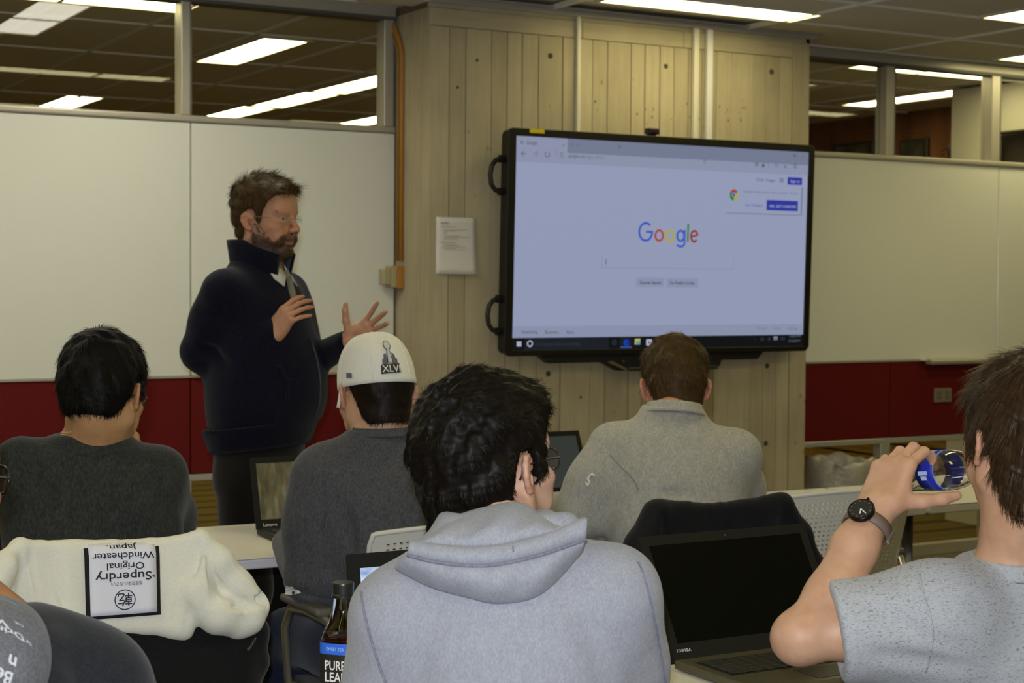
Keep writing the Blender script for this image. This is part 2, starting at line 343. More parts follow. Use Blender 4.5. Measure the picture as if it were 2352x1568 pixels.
for a, b in zip([YP + .004, 6.5, 6.66], [6.499, 6.659, PYB]): MB().box((PXR - .02, a, 0), (PXR, b, HC)).build('board', CONC[rr.randrange(3)], pil)
M_HOLE = mat('tie_hole_dark', '#4a4334', 0.95)
for p in ((1265, 128), (1530, 152), (1773, 165), (1260, 858), (1763, 840), (1760, 1018), (1097, 138), (1052, 200), (1335, 912)):
    c = WY(p[0], p[1], YP - .003); rad = .0125 if p[0] not in (1097, 1052, 1335) else .006
    MB().lathe([(0, 0), (rad * .8, 0), (rad, .0022), (rad, .005)], 14, Matrix.Translation(Vector(c) + Vector((0, -.0005, 0))) @ Matrix.Rotation(math.radians(-90), 4, 'X')).build('tie_hole', M_HOLE, pil)
M_PIT = mat('concrete_pit', '#5a5040', 0.95)
for q in range(26):      # small chips left above the display
    px, py = rr.uniform(1365, 1720), rr.uniform(225, 300); c = WY(px, py, YP - .0035); a = rr.uniform(-.6, .6)
    MB().box((-.0022, 0, -.006), (.0022, .002, .006), Matrix.Translation(Vector(c)) @ Matrix.Rotation(a, 4, 'Y') @ Matrix.Scale(rr.uniform(.35, 1), 4)).build('chip', M_PIT, pil)
# ceiling angle along the pillar
M_ANG = mat('ceiling_angle', '#a9a59b', 0.45, metal=0.2)
tag(MB().box((PXL - .02, YP - .035, HC - .006), (PXR + .06, YP - .004, HC + .002)).box((PXL - .02, YP - .012, HC - .03), (PXR + .04, YP - .003, HC)).build('trim_1', M_ANG), 'thin metal angle where ceiling meets the pillar', kind='structure')
# white conduits up the pillar
M_COND = mat('white_conduit', '#cfc9b4', 0.5); M_COND2 = mat('pale_conduit', '#d4d1cc', 0.45)
for px, wd_, mm, lb in ((1323, .010, M_COND, 'thin cream cable conduit on pillar, left of the display camera'), (1593, .015, M_COND, 'cream cable conduit, left one of the close pair on the pillar'), (1624, .017, M_COND2, 'whiter cable conduit, right one of the close pair on the pillar')):
    x = float(WY(px, 200, YP)[0]); zt = 2.615
    tag(MB().box((x - wd_, YP - .026, 2.0), (x + wd_, YP - .0025, HC - .031)).build('cable_conduit', mm, bevel=.006, bseg=3), lb, 'conduit', 'cable conduits above the display')
# orange raceway with switch box on the pillar's side
M_ORG = mat('orange_raceway', '#a9752a', 0.6); M_BEIGE = mat('beige_plastic', '#a99c74', 0.5)
rw = empty('cable_raceway', (PXL, 6.6, 1.5), 'orange cable raceway running down the side of the pillar to a switch box', 'raceway')
b = MB(); xr = PXL - .003
path = [(xr - .02, 6.70, HC - .01), (xr - .02, 6.69, 2.60), (xr - .012, 6.62, 2.50), (xr - .008, 6.60, 2.44), (xr - .008, 6.60, 1.54)]
b.tube([(p[0], p[1] - .02, p[2]) for p in path], .011, 8); b.build('raceway_tube', M_ORG, rw, smooth=True)
MB().tube([(p[0] - .004, p[1] + .008, p[2]) for p in path], .009, 8).build('raceway_tube', mat('ochre_raceway', '#8e6a2c', .6), rw, smooth=True)
boxo('switch_box', (PXL - .036, 6.565, 1.42), (PXL - .003, 6.64, 1.52), M_ORG, rw, .003)
boxo('cover_plate', (PXL - .062, 6.568, 1.424), (PXL - .0365, 6.637, 1.518), M_BEIGE, rw, .003)
kn = boxo('switch_plate', (PXL - .096, 6.575, 1.436), (PXL - .0625, 6.63, 1.503), M_BEIGE, rw, .004)
MB().lathe([(0, 0), (.004, 0), (.003, .003), (0, .004)], 10, Matrix.Translation((PXL - .068, 6.5755, 1.485)) @ Matrix.Rotation(math.radians(90), 4, 'X')).build('screw', mat('screw_steel', '#eeeeee', .2, metal=.9), kn)
# paper notice
m = M_PAPER = mat('paper', '#d9d4cb', 0.8, spec=0.2)
c0, c1 = WY(1002, 498, YP - .006), WY(1092, 630, YP - .006)
pn = empty('paper_notice', (c0[0], YP - .004, c1[2]), 'white sheet of printed paper taped to the pillar', 'paper')
pw, ph = c1[0] - c0[0], c0[2] - c1[2]
rows = [[(c0[0] + pw * u + (.004 * (1 - v) * u), YP - .005 - .012 * (1 - v) ** 3 * u - .003 * math.sin(3 * u), c1[2] + ph * v) for u in np.linspace(0, 1, 9)] for v in np.linspace(0, 1, 11)]
MB().grid(rows).build('sheet', M_PAPER, pn, smooth=True, solid=.0006)
M_INK = mat('faded_ink', '#8d8880', .9)
def line(u0, u1, v, t=.006):
    pts = []
    for u in (u0, u1): pts.append((c0[0] + pw * u, YP - .0065 - .012 * (1 - v) ** 3 * u - .003 * math.sin(3 * u) - .0012, c1[2] + ph * v))
    b = MB(); a_, b_ = pts; hh = ph * t / 2
    b.add([(a_[0], a_[1], a_[2] - hh), (b_[0], b_[1], b_[2] - hh), (b_[0], b_[1], b_[2] + hh), (a_[0], a_[1], a_[2] + hh)], [(0, 1, 2, 3)]); return b
for u0, u1, v, t in ((.11, .30, .90, .012), (.11, .33, .885, .006), (.11, .47, .83, .008), (.18, .75, .78, .005), (.18, .5, .758, .006), (.18, .26, .735, .006), (.18, .26, .71, .006), (.2, .6, .68, .005), (.2, .82, .657, .007), (.18, .54, .635, .005), (.18, .54, .612, .005), (.11, .5, .555, .009), (.18, .52, .52, .005), (.18, .6, .498, .006), (.15, .74, .475, .005), (.18, .5, .452, .006), (.18, .72, .428, .005)):
    line(u0, u1, v, t).build('print_line', M_INK, pn)
# wireless access point under the ceiling
c = WZ(832, -6, HC - .03)
ap = empty('access_point', (3.0, 6.36, HC - .04), 'flat white round-edged wireless unit with green light under ceiling', 'wireless unit')
MB().box((2.86, 6.27, HC - .038), (3.14, 6.45, HC - .004)).build('casing', mat('white_plastic', '#c8c4b4', .4), ap, bevel=.016, bseg=4)
MB().lathe([(0, 0), (.004, 0), (.004, .002)], 10, Matrix.Translation((2.985, 6.30, HC - .0395))).build('status_light', mat('green_led', '#20c040', .4, emit='#20e050', estr=2.5), ap)
# tray, outlet
tr_ = empty('marker_tray', (6.45, D - .03, ZT), 'slim grey metal marker tray under the right whiteboard', 'tray')
b = MB(); b.prism([(0, .012), (-.055, -.002), (-.055, -.008), (-.05, -.022), (0, -.022)], 6.28, 6.70, Matrix(((0, 0, 1, 0), (1, 0, 0, D - .003), (0, 1, 0, ZT), (0, 0, 0, 1)))); b.build('tray', M_ALU, tr_, bevel=.002, bseg=1)
boxo('end_clip', (6.235, D - .03, ZT - .002), (6.275, D - .003, ZT + .006), M_COND2, tr_, .002, 1)
oc = WY(2164, 907, D)
ot = empty('wall_outlet', (oc[0], D, oc[2] - .035), 'grey double power outlet in the red panel on the right', 'outlet')
boxo('cover', (oc[0] - .062, D - .008, oc[2] - .038), (oc[0] + .062, D + .001, oc[2] + .038), mat('outlet_grey', '#7d7562', .5), ot, .003)
for s in (-1, 1):
    so = boxo('socket', (oc[0] + s * .028 - .016, D - .0105, oc[2] - .024), (oc[0] + s * .028 + .016, D - .0082, oc[2] + .024), mat('socket_grey', '#6d6655', .5), ot, .002, 1)
    for z in (-.012, .012):
        for t in (-.006, .006): boxo('slot', (oc[0] + s * .028 + t - .0013, D - .0112, oc[2] + z - .004), (oc[0] + s * .028 + t + .0013, D - .0106, oc[2] + z + .004), M_HOLE, so)
# waste bin with liner, behind the pillar's corner
bc = np.array([5.52, 6.43]); bn = empty('waste_bin', (bc[0], bc[1], 0), 'grey waste bin with a crumpled plastic liner beside the pillar', 'waste bin')
MB().lathe([(0, .0), (.125, 0), (.13, .01), (.165, .545), (.16, .548), (.125, .02), (0, .02)], 36, Matrix.Translation((bc[0], bc[1], 0))).build('bin_body', mat('bin_grey', '#55514a', .6), bn, smooth=True)
pts = []
for i, (r_, z_) in enumerate(((.155, .44), (.172, .43), (.178, .38), (.176, .42), (.177, .5), (.178, .56), (.172, .578), (.16, .57), (.15, .5))):
    pts.append([(bc[0] + (r_ + .006 * math.sin(5 * a + i) + .004 * math.sin(13 * a + 2 * i)) * math.cos(a), bc[1] + (r_ + .006 * math.sin(5 * a + i) + .004 * math.sin(11 * a - i)) * math.sin(a), z_ + .014 * math.sin(3 * a + .8 * i) + .008 * math.sin(9 * a + i)) for a in np.linspace(0, 2 * math.pi, 61)])
lm = mat('bin_liner', '#9c968a', .3, spec=.5); nbump(lm, 25, .8, .01); MB().grid(pts).build('liner', lm, bn, smooth=True)
# beyond the right windows: white column and door frame, pictures, hanging plant
M_WCOL = mat('white_column', '#cfcab6', .7)
cp0, cp1 = W(2192, 400, 8.62), W(2243, 400, 8.72)
dw = empty('doorway', (7.75, 7.6, 0), 'white door surround with a dark opening beyond the right windows', 'doorway')
boxo('jamb', (7.36, 7.28, 0), (7.46, 7.60, 2.645), M_WCOL, dw, .004, 1)
boxo('header', (7.461, 7.02, 2.30), (7.56, 7.60, 2.645), M_WCOL, dw, .004, 1) if False else boxo('header', (7.37, 6.90, 2.36), (7.45, 7.28, 2.645), M_WCOL, dw, .004, 1)
boxo('door_panel', (7.52, 6.95, .01), (7.55, 7.35, 2.36), mat('dark_door', '#3a3328', .6), dw, .003, 1)
def picture(cx, cy, wy, hz, lb, art):
    o = empty('framed_picture', (8.11, cy, cx), lb, 'picture', 'pictures on the brown wall')
    boxo('picture_frame', (8.09, cy - wy, cx - hz), (8.119, cy + wy, cx + hz), mat('dark_frame', '#241c14', .5), o, .004, 1)
    boxo('print', (8.086, cy - wy * .8, cx - hz * .78), (8.0895, cy + wy * .8, cx + hz * .78), art, o)
m = mat('dim_print', '#3a3226', .5); noise_col(m, [(0.4, '#1d1812'), (0.7, '#6a5c40')], 5, 3); picture(2.38, 9.35, .22, .10, 'dark framed picture on brown wall, nearer the pillar', m)
m = mat('dim_print_grey', '#333028', .5); noise_col(m, [(0.4, '#1c1a16'), (0.7, '#45402f')], 8, 3); picture(2.36, 8.72, .14, .10, 'small dark framed picture on brown wall by the middle window post', m)
hp = empty('hanging_plant', (8.02, 8.26, 2.25), 'dark hanging plant beside the white column beyond the glass', 'plant'); rr2 = random.Random(5)
M_LEAF = mat('dark_leaf', '#22241a', .7)
MB().lathe([(0, 2.30), (.05, 2.30), (.065, 2.38), (.06, 2.385), (.0, 2.37)], 16, Matrix.Translation((8.03, 8.24, 0))).build('pot', mat('pot_dark', '#2a241c', .7), hp, smooth=True)
for q in range(42):
    a = rr2.uniform(0, 6.28); r_ = rr2.uniform(.01, .085); z = rr2.uniform(2.2, 2.45); c = Vector((8.03 + r_ * .7 * math.cos(a), 8.24 + r_ * math.sin(a), z)); d = Vector((math.cos(a), math.sin(a), rr2.uniform(-1.3, .2))).normalized()
    s_ = d.cross(Vector((0, 0, 1))).normalized() * .012; e = .045
    MB().add([c, c + d * e * .5 + s_, c + d * e, c + d * e * .5 - s_, c + d * e * .5 + Vector((0, 0, .004))], [(0, 1, 4), (1, 2, 4), (2, 3, 4), (3, 0, 4)]).build('leaf', M_LEAF, hp)
# ================================================================ the interactive display
DM = frame((3.472, 6.235, 1.132), (1, 0, 0), (0, -.028, 1))
DMI = DM.inverted()
def SP(px, py):     # where a point of the display's face lies, in the display's own coordinates
    o = DMI @ Vector(CAMP); d = (DMI.to_3x3() @ Vector(ray(px, py))); t = -o.z / d.z; q = o + d * t; return q.x, q.y
DW, DH = 1.668, .978
disp = empty('interactive_display', (4.3, 6.3, 1.13), 'large black-framed interactive display showing a search page, mounted on the pillar', 'display')
M_BEZ = mat('black_bezel', '#17150f', .35, spec=.4); M_BLK = mat('black_plastic', '#14130f', .5)
def rrect(x0, y0, x1, y1, r, n=6):
    p = []
    for cx, cy, a0 in ((x1 - r, y1 - r, 0), (x0 + r, y1 - r, 90), (x0 + r, y0 + r, 180), (x1 - r, y0 + r, 270)):
        for i in range(n + 1): a = math.radians(a0 + 90 * i / n); p.append((cx + r * math.cos(a), cy + r * math.sin(a)))
    return p
MB().prism(rrect(.006, .006, DW - .006, DH - .006, .028), -.07, -.012, DM).build('case', M_BLK, disp, bevel=.006)
AU0, AV0, AU1, AV1 = .040, .024, 1.634, .944
b = MB(); outer = rrect(0, 0, DW, DH, .03, 6); n = len(outer)
inner = rrect(AU0, AV0, AU1, AV1, .002, 6)
for z, pl in ((.006, outer), (.006, inner)): pass
vs = [(x, y, .006) for x, y in outer] + [(x, y, .006) for x, y in inner] + [(x, y, -.012) for x, y in outer] + [(x, y, -.001) for x, y in inner]
fs = []
for k in range(n):
    q = (k + 1) % n; fs += [(k, q, n + q, n + k), (2 * n + k, 2 * n + q, q, k), (n + k, n + q, 3 * n + q, 3 * n + k)]
b.add([DM @ Vector(v) for v in vs], fs).build('bezel', M_BEZ, disp, bevel=.003)
def em(name, c, s): m = mat(name, '#0a0a0c', .3, spec=.35, emit=c, estr=s); return m
ES = .70
def scr(name, c, s=1.0):
    m = em(name, c, ES * s); return m
M_PAGE = scr('screen_page', '#aab2d2'); M_TOOL = scr('screen_toolbar', '#a3abc9', .95); M_TAB = scr('screen_tab', '#8e98b5', .85); M_TASK = scr('screen_taskbar', '#1c1f24', .5)
M_CORT = scr('screen_search', '#2d3440', .5); M_GTXT = scr('screen_grey_text', '#646a80', .7); M_LTXT = scr('screen_pale_text', '#868da6', .8); M_SHAD = scr('screen_shadow_line', '#8e97b4', .9)
M_BTN = scr('screen_button', '#a3abca', .94); M_BLUEB = scr('screen_blue_button', '#3a49c4', .8); M_WT = scr('screen_white', '#c4cae4', 1.1); M_DIMT = scr('screen_dim_text', '#4c5466', .6)
GB, GR, GY, GG = scr('logo_blue', '#3f6ae0', .9), scr('logo_red', '#c8583c', .85), scr('logo_yellow', '#c9c23c', .95), scr('logo_green', '#2f9a50', .85)
screen = MB().prism([(AU0, AV0), (AU1, AV0), (AU1, AV1), (AU0, AV1)], -.003, -.0008, DM).build('screen', M_PAGE, disp)
def srect(name, a, c, m, z=.0002, par=None):
    (x0, y0), (x1, y1) = SP(*a), SP(*c); b = MB()
    b.add([DM @ Vector(p) for p in ((x0, y0, z), (x1, y0, z), (x1, y1, z), (x0, y1, z))], [(0, 1, 2, 3) if (x1 - x0) * (y1 - y0) > 0 else (3, 2, 1, 0)]); return b.build(name, m, par or screen)
def uvrect(name, x0, y0, x1, y1, m, z=.0002):
    return MB().add([DM @ Vector(p) for p in ((x0, y0, z), (x1, y0, z), (x1, y1, z), (x0, y1, z))], [(0, 1, 2, 3)]).build(name, m, screen)
tv = SP(1189, 345)[1]; bv = SP(1189, 371)[1]
uvrect('toolbar', AU0, bv, AU1, tv, M_TOOL); uvrect('tab_strip', SP(1303, 335)[0], tv, AU1, AV1, M_TAB); uvrect('active_tab', AU0, tv, SP(1302, 335)[0], AV1, M_TOOL)
tk = SP(1178, 776)[1]; uvrect('taskbar', AU0, AV0, AU1, tk, M_TASK); ft = SP(1300, 748)[1]; uvrect('page_footer', AU0, tk, AU1, ft, M_TOOL)
def stext(name, s, px, py, h, m, px2=None, z=.0006, weight=0.0):
    """a line whose baseline starts at a measured point and, if given, ends at px2"""
    u, v = SP(px, py); M_ = DM @ Matrix.Translation((u, v, z)); o = text(name, s, h, M_, m, screen, weight=weight)
    if px2 is not None:
        xs_ = [(DMI @ (wloc(screen) @ q.co)).x for q in o.data.vertices]; wd_ = max(xs_) - min(xs_); want = SP(px2, py)[0] - u
        T = wloc(screen).inverted() @ DM @ Matrix.Translation((u, 0, 0)) @ Matrix.Diagonal((want / wd_, 1, 1, 1)) @ Matrix.Translation((-u, 0, 0)) @ DMI @ wloc(screen); o.data.transform(T)
    return o
PXM = 1 / 510.0
stext('tab_title', 'Google', 1209, 331, .024, M_GTXT, 1233); stext('tab_title', 'Start', 1321, 336, .022, M_LTXT, 1337)
stext('tab_close', 'x', 1292, 336, .02, M_GTXT); stext('new_tab', '+', 1419, 342, .03, M_GTXT)
stext('nav_arrow', '\u2190', 1195, 358, .034, M_GTXT); stext('nav_arrow', '\u2192', 1222, 358, .034, M_LTXT)
def ring(name, px, py, r0, r1, m, a0=0, a1=360, z=.0007, n=28, sy=1.0):
    u, v = SP(px, py); b = MB(); vs = []; fs = []
    for i in range(n + 1):
        a = math.radians(a0 + (a1 - a0) * i / n); vs += [DM @ Vector((u + r0 * math.cos(a), v + sy * r0 * math.sin(a), z)), DM @ Vector((u + r1 * math.cos(a), v + sy * r1 * math.sin(a), z))]
        if i: k = 2 * i; fs.append((k - 2, k - 1, k + 1, k))
    return b.add(vs, fs).build(name, m, screen)
ring('reload_icon', 1257, 354, .0095, .0125, M_GTXT, 120, 420); srect('divider', (1277, 346), (1278.3, 362), M_LTXT)
ring('padlock_icon', 1289.5, 353, .005, .007, M_GTXT, 0, 180); srect('padlock_body', (1285.5, 354), (1293.5, 362), M_LTXT)
stext('address', 'google.com', 1306, 361, .022, M_GTXT, 1344); stext('address', '/?gws_rd=ssl', 1346, 363, .020, M_LTXT, 1385)
srect('page_icon', (1310, 327), (1317, 337), M_LTXT); srect('tab_icon', (1196, 323), (1202, 331), M_LTXT)
stext('favourite_star', '\u2605', 1747, 385, .03, M_GTXT); srect('reader_icon', (1734, 372), (1742, 382), M_LTXT); srect('divider', (1764, 373), (1765, 385), M_LTXT)
for q in range(3): srect('hub_icon', (1779, 376 + q * 3), (1788, 377.4 + q * 3), M_GTXT)
stext('note_icon', 'x', 1800, 386, .032, M_GTXT); ring('bell_icon', 1826, 381, .006, .009, M_GTXT, 0, 360, sy=1.3); stext('menu_dots', '...', 1842, 386, .022, M_GTXT)
stext('window_button', 'x', 1843, 362, .018, M_GTXT); srect('window_button', (1822, 355), (1828, 360), M_GTXT); srect('mouse_pointer', (1616, 364), (1621, 376), M_LTXT)
stext('page_link', 'Gmail', 1736, 415, .019, M_GTXT, 1753); stext('page_link', 'Images', 1759, 416.5, .019, M_GTXT, 1780)
for i in range(3):
    for j in range(3): srect('apps_icon', (1791 + i * 3, 409 + j * 3.6), (1793 + i * 3, 411.4 + j * 3.6), M_GTXT)
srect('sign_in_button', (1809, 406.5), (1842, 425), M_BLUEB, .0004); stext('button_text', 'Sign in', 1815, 419, .018, M_WT, 1836, z=.0009)
srect('card_edge', (1667, 490), (1840, 493.5), M_SHAD, .0004); srect('card_edge', (1840.5, 430), (1842, 493), M_SHAD, .0004)
srect('chrome_button', (1761, 459), (1832, 485), M_BLUEB, .0004); stext('button_text', 'YES, GET CHROME', 1766, 476, .018, M_WT, 1828, z=.0009)
stext('card_text', 'Google works better with Chrome. Try it?', 1707, 442, .018, M_LTXT, 1831); stext('card_text', 'NO THANKS', 1712, 474, .018, scr('screen_blue_text', '#5a68d8', .85), 1751)
for a0, a1, mm in ((30, 150, GR), (150, 270, GG), (270, 390, GY)): ring('browser_logo', 1685.5, 447.5, .008, .0235, mm, a0, a1, z=.0006, sy=1.12)
ring('browser_logo', 1685.5, 447.5, 0, .0098, M_WT, z=.0008, sy=1.12); ring('browser_logo', 1685.5, 447.5, 0, .0078, GB, z=.001, sy=1.12)
# the coloured search logo, letter by letter
def letter(ch, p0, p1, yb, yt, m):
    """strokes drawn in a box given by two measured corners"""
    u0, v0 = SP(p0, yb); u1, v1 = SP(p1, yt); w_, h_ = u1 - u0, v1 - v0; t = .0088; b = MB()
    def arc(cx, cy, rx, ry, a0, a1, n=30):
        vs = []; fs = []
        for i in range(n + 1):
            a = math.radians(a0 + (a1 - a0) * i / n)
            for k in (1, 0):
                ax, ay = (rx, ry) if k else (rx - t * 1.15, ry - t * 1.15)
                vs.append(DM @ Vector((u0 + cx + ax * math.cos(a), v0 + cy + ay * math.sin(a), .0007)))
            if i: j = 2 * i; fs.append((j - 2, j, j + 1, j - 1))
        b.add(vs, fs)
    def bar(x0_, y0_, x1_, y1_): b.add([DM @ Vector((u0 + x, v0 + y, .0008)) for x, y in ((x0_, y0_), (x1_, y0_), (x1_, y1_), (x0_, y1_))], [(0, 1, 2, 3)])
    if ch == 'G': arc(w_ / 2, h_ / 2, w_ / 2, h_ / 2, 48, 360); bar(w_ * .52, h_ * .5 - t * .55, w_, h_ * .5 + t * .55)
    if ch == 'o': arc(w_ / 2, h_ / 2, w_ / 2, h_ / 2, 0, 360)
    if ch == 'l': bar(0, 0, w_, h_)
    if ch == 'e':
        arc(w_ / 2, h_ / 2, w_ / 2, h_ / 2, 10, 320); b.add([DM @ Vector((u0 + x, v0 + y, .0008)) for x, y in ((w_ * .08, h_ * .36), (w_ * .97, h_ * .56), (w_ * .97, h_ * .56 + t), (w_ * .08, h_ * .36 + t))], [(0, 1, 2, 3)])
    if ch == 'g': arc(w_ * .48, h_ * .655, w_ * .48, h_ * .345, 0, 360); bar(w_ - t * 1.05, h_ * .2, w_, h_ * .99); arc(w_ / 2, h_ * .22, w_ / 2, h_ * .22, 195, 360)
    return b.build('logo_letter', m, screen)
letter('G', 1465.5, 1500.5, 554.5, 510, GB); letter('o', 1502.5, 1525, 555, 526.5, GR); letter('o', 1527.5, 1550.5, 555.5, 527, GY)
letter('g', 1552.5, 1574.5, 568.5, 527.5, GB); letter('l', 1577.5, 1582.5, 555.5, 513.5, GG); letter('e', 1584.5, 1604.5, 557, 528, scr('logo_dark_red', '#b2452f', .8))
srect('search_box_edge', (1382, 614.5), (1685, 617.5), M_SHAD, .0004); srect('search_box_edge', (1382, 588), (1383, 616), M_TOOL, .0004); srect('search_box_edge', (1685, 590), (1686, 617), M_TOOL, .0004); srect('text_cursor', (1391, 595), (1392.3, 608), M_GTXT, .0004)
srect('search_button', (1461, 637), (1525, 659), M_BTN, .0004); srect('search_button', (1531, 638), (1603, 660), M_BTN, .0004)
stext('button_text', 'Google Search', 1469, 652, .019, M_GTXT, 1518, z=.0009, weight=.0004); stext('button_text', "I'm Feeling Lucky", 1538, 652.5, .019, M_GTXT, 1595, z=.0009, weight=.0004)
for s_, a_, c_ in (('Advertising', 1197, 1234), ('Business', 1251, 1282), ('About', 1300, 1318)): stext('footer_link', s_, a_, 766, .022, M_GTXT, c_)
for s_, a_, c_ in (('Privacy', 1739, 1760), ('Terms', 1776, 1793), ('Settings', 1808, 1831)): stext('footer_link', s_, a_, 757, .019, M_LTXT, c_)
srect('cortana_box', (1206, 778), (1397, 802), M_CORT, .0004); ring('cortana_ring', 1217, 789, .0095, .0145, M_WT, z=.0008); stext('search_hint', "I'm Cortana. Ask me anything.", 1229, 794, .022, M_DIMT, 1332, z=.0008)
for i in range(2):
    for j in range(2): srect('start_icon', (1187 + i * 5.5, 784 + j * 6), (1191.8 + i * 5.5, 789.3 + j * 6), M_WT, .0005)
ring('task_icon', 1411, 786, .007, .0115, M_DIMT); srect('task_tile', (1425, 774), (1451, 799), M_CORT, .0004); srect('task_underline', (1425, 795), (1451, 799), scr('screen_blue_line', '#3c6cc0', .7), .0006)
stext('edge_icon', 'e', 1431.5, 793, .055, scr('edge_blue', '#1d4fe0', .8), 1444, z=.0008, weight=.0015)
srect('folder_icon', (1458, 777.5), (1470.5, 791), scr('folder_yellow', '#d8cf7a', .9), .0005); srect('folder_front', (1460.5, 784), (1470.5, 790.5), scr('folder_blue', '#6fb0c8', .9), .0008)
srect('store_icon', (1484.5, 779), (1497, 793), M_WT, .0005); ring('store_dot', 1490.5, 786, 0, .005, M_DIMT, z=.0008)
stext('tray_icon', '^', 1732, 783, .022, M_DIMT); srect('tray_icon', (1747, 774), (1755, 782), M_DIMT); ring('tray_icon', 1766.5, 778.5, .004, .008, M_DIMT); srect('tray_message', (1777, 772.5), (1786, 781), M_WT); srect('tray_keyboard', (1793, 774), (1803, 782), M_DIMT)
stext('clock', '12:06 PM', 1812, 774.5, .017, M_LTXT, 1837); stext('clock', '2/16/2017', 1811, 785.5, .017, M_LTXT, 1837)
# yellow sticker, handles, lower bracket with pen tray
(x0, y0), (x1, y1) = SP(1215, 305), SP(1249, 297.5)
MB().add([DM @ Vector(p) for p in ((x0, y0, .0068), (x1, y0, .0068), (x1, y1, .0068), (x0, y1, .0068))], [(0, 1, 2, 3)]).build('yellow_sticker', mat('sticker_yellow', '#d8c418', .5), disp)
tag(disp.children[-1], 'small yellow sticker on the top bezel')
for va, vb in ((.845, .705), (.245, .105)):
    c = [(0, va), (-.032, va - .006), (-.052, va - .03), (-.058, (va + vb) / 2), (-.052, vb + .03), (-.032, vb + .006), (0, vb)]
    P = []; 
    for i in range(len(c) - 1):
        for t in np.linspace(0, 1, 4)[:-1]: P.append((c[i][0] * (1 - t) + c[i + 1][0] * t, c[i][1] * (1 - t) + c[i + 1][1] * t))
    P.append(c[-1])
    h = MB().tube([DM @ Vector((x, y, -.045)) for x, y in P], .0105, 10).build('handle', M_BLK, disp, smooth=True)
    for v in (va, vb): MB().lathe([(0, -.012), (.017, -.012), (.017, .006), (0, .006)], 14, DM @ Matrix.Translation((-.004, v, -.045)) @ Matrix.Rotation(math.radians(90), 4, 'Y')).build('handle_mount', M_BLK, h, smooth=False)
brk = MB().prism([(.19, 0), (.24, -.036), (.52, -.036), (.60, -.075), (.65, -.077), (1.14, -.077), (1.165, -.065), (1.175, -.036), (1.385, -.036), (1.42, 0)], -.068, -.02, DM).build('lower_bracket', M_BLK, disp, bevel=.004)
MB().prism([(.535, -.035), (.56, -.03), (.655, -.072), (.64, -.076)], -.019, -.006, DM).build('bracket_arm', mat('worn_bracket_edge', '#6f674c', .5, metal=.4), brk)
MB().prism([(.64, -.076), (1.13, -.076), (1.13, -.06), (.64, -.06)], -.019, .012, DM).build('pen_tray', mat('pen_tray_dark', '#2a281f', .5), brk, bevel=.003)
MB().tube([DM @ Vector((.62, -.031, -.014)), DM @ Vector((.62, -.031, -.004))], .005, 8).build('bolt', mat('bolt', '#8a8468', .4, metal=.7), brk)
# small camera on top
cu, cv = SP(1501, 312)
wc = empty('webcam', DM @ Vector((cu, DH, -.02)), 'small black camera clipped on top edge of the big display', 'webcam')
MB().box((cu - .03, DH + .006, -.03), (cu + .03, DH + .034, .008), DM).build('camera_body', mat('webcam_body', '#1d1219', .35), wc, bevel=.005)
MB().box((cu - .018, DH + .0005, -.03), (cu + .014, DH + .0055, .0), DM).build('camera_foot', M_BLK, wc)
MB().lathe([(0, 0), (.008, 0), (.009, .003), (.0, .004)], 16, DM @ Matrix.Translation((cu + .004, DH + .02, .008))).build('lens', mat('lens_purple', '#3a1436', .1), wc)
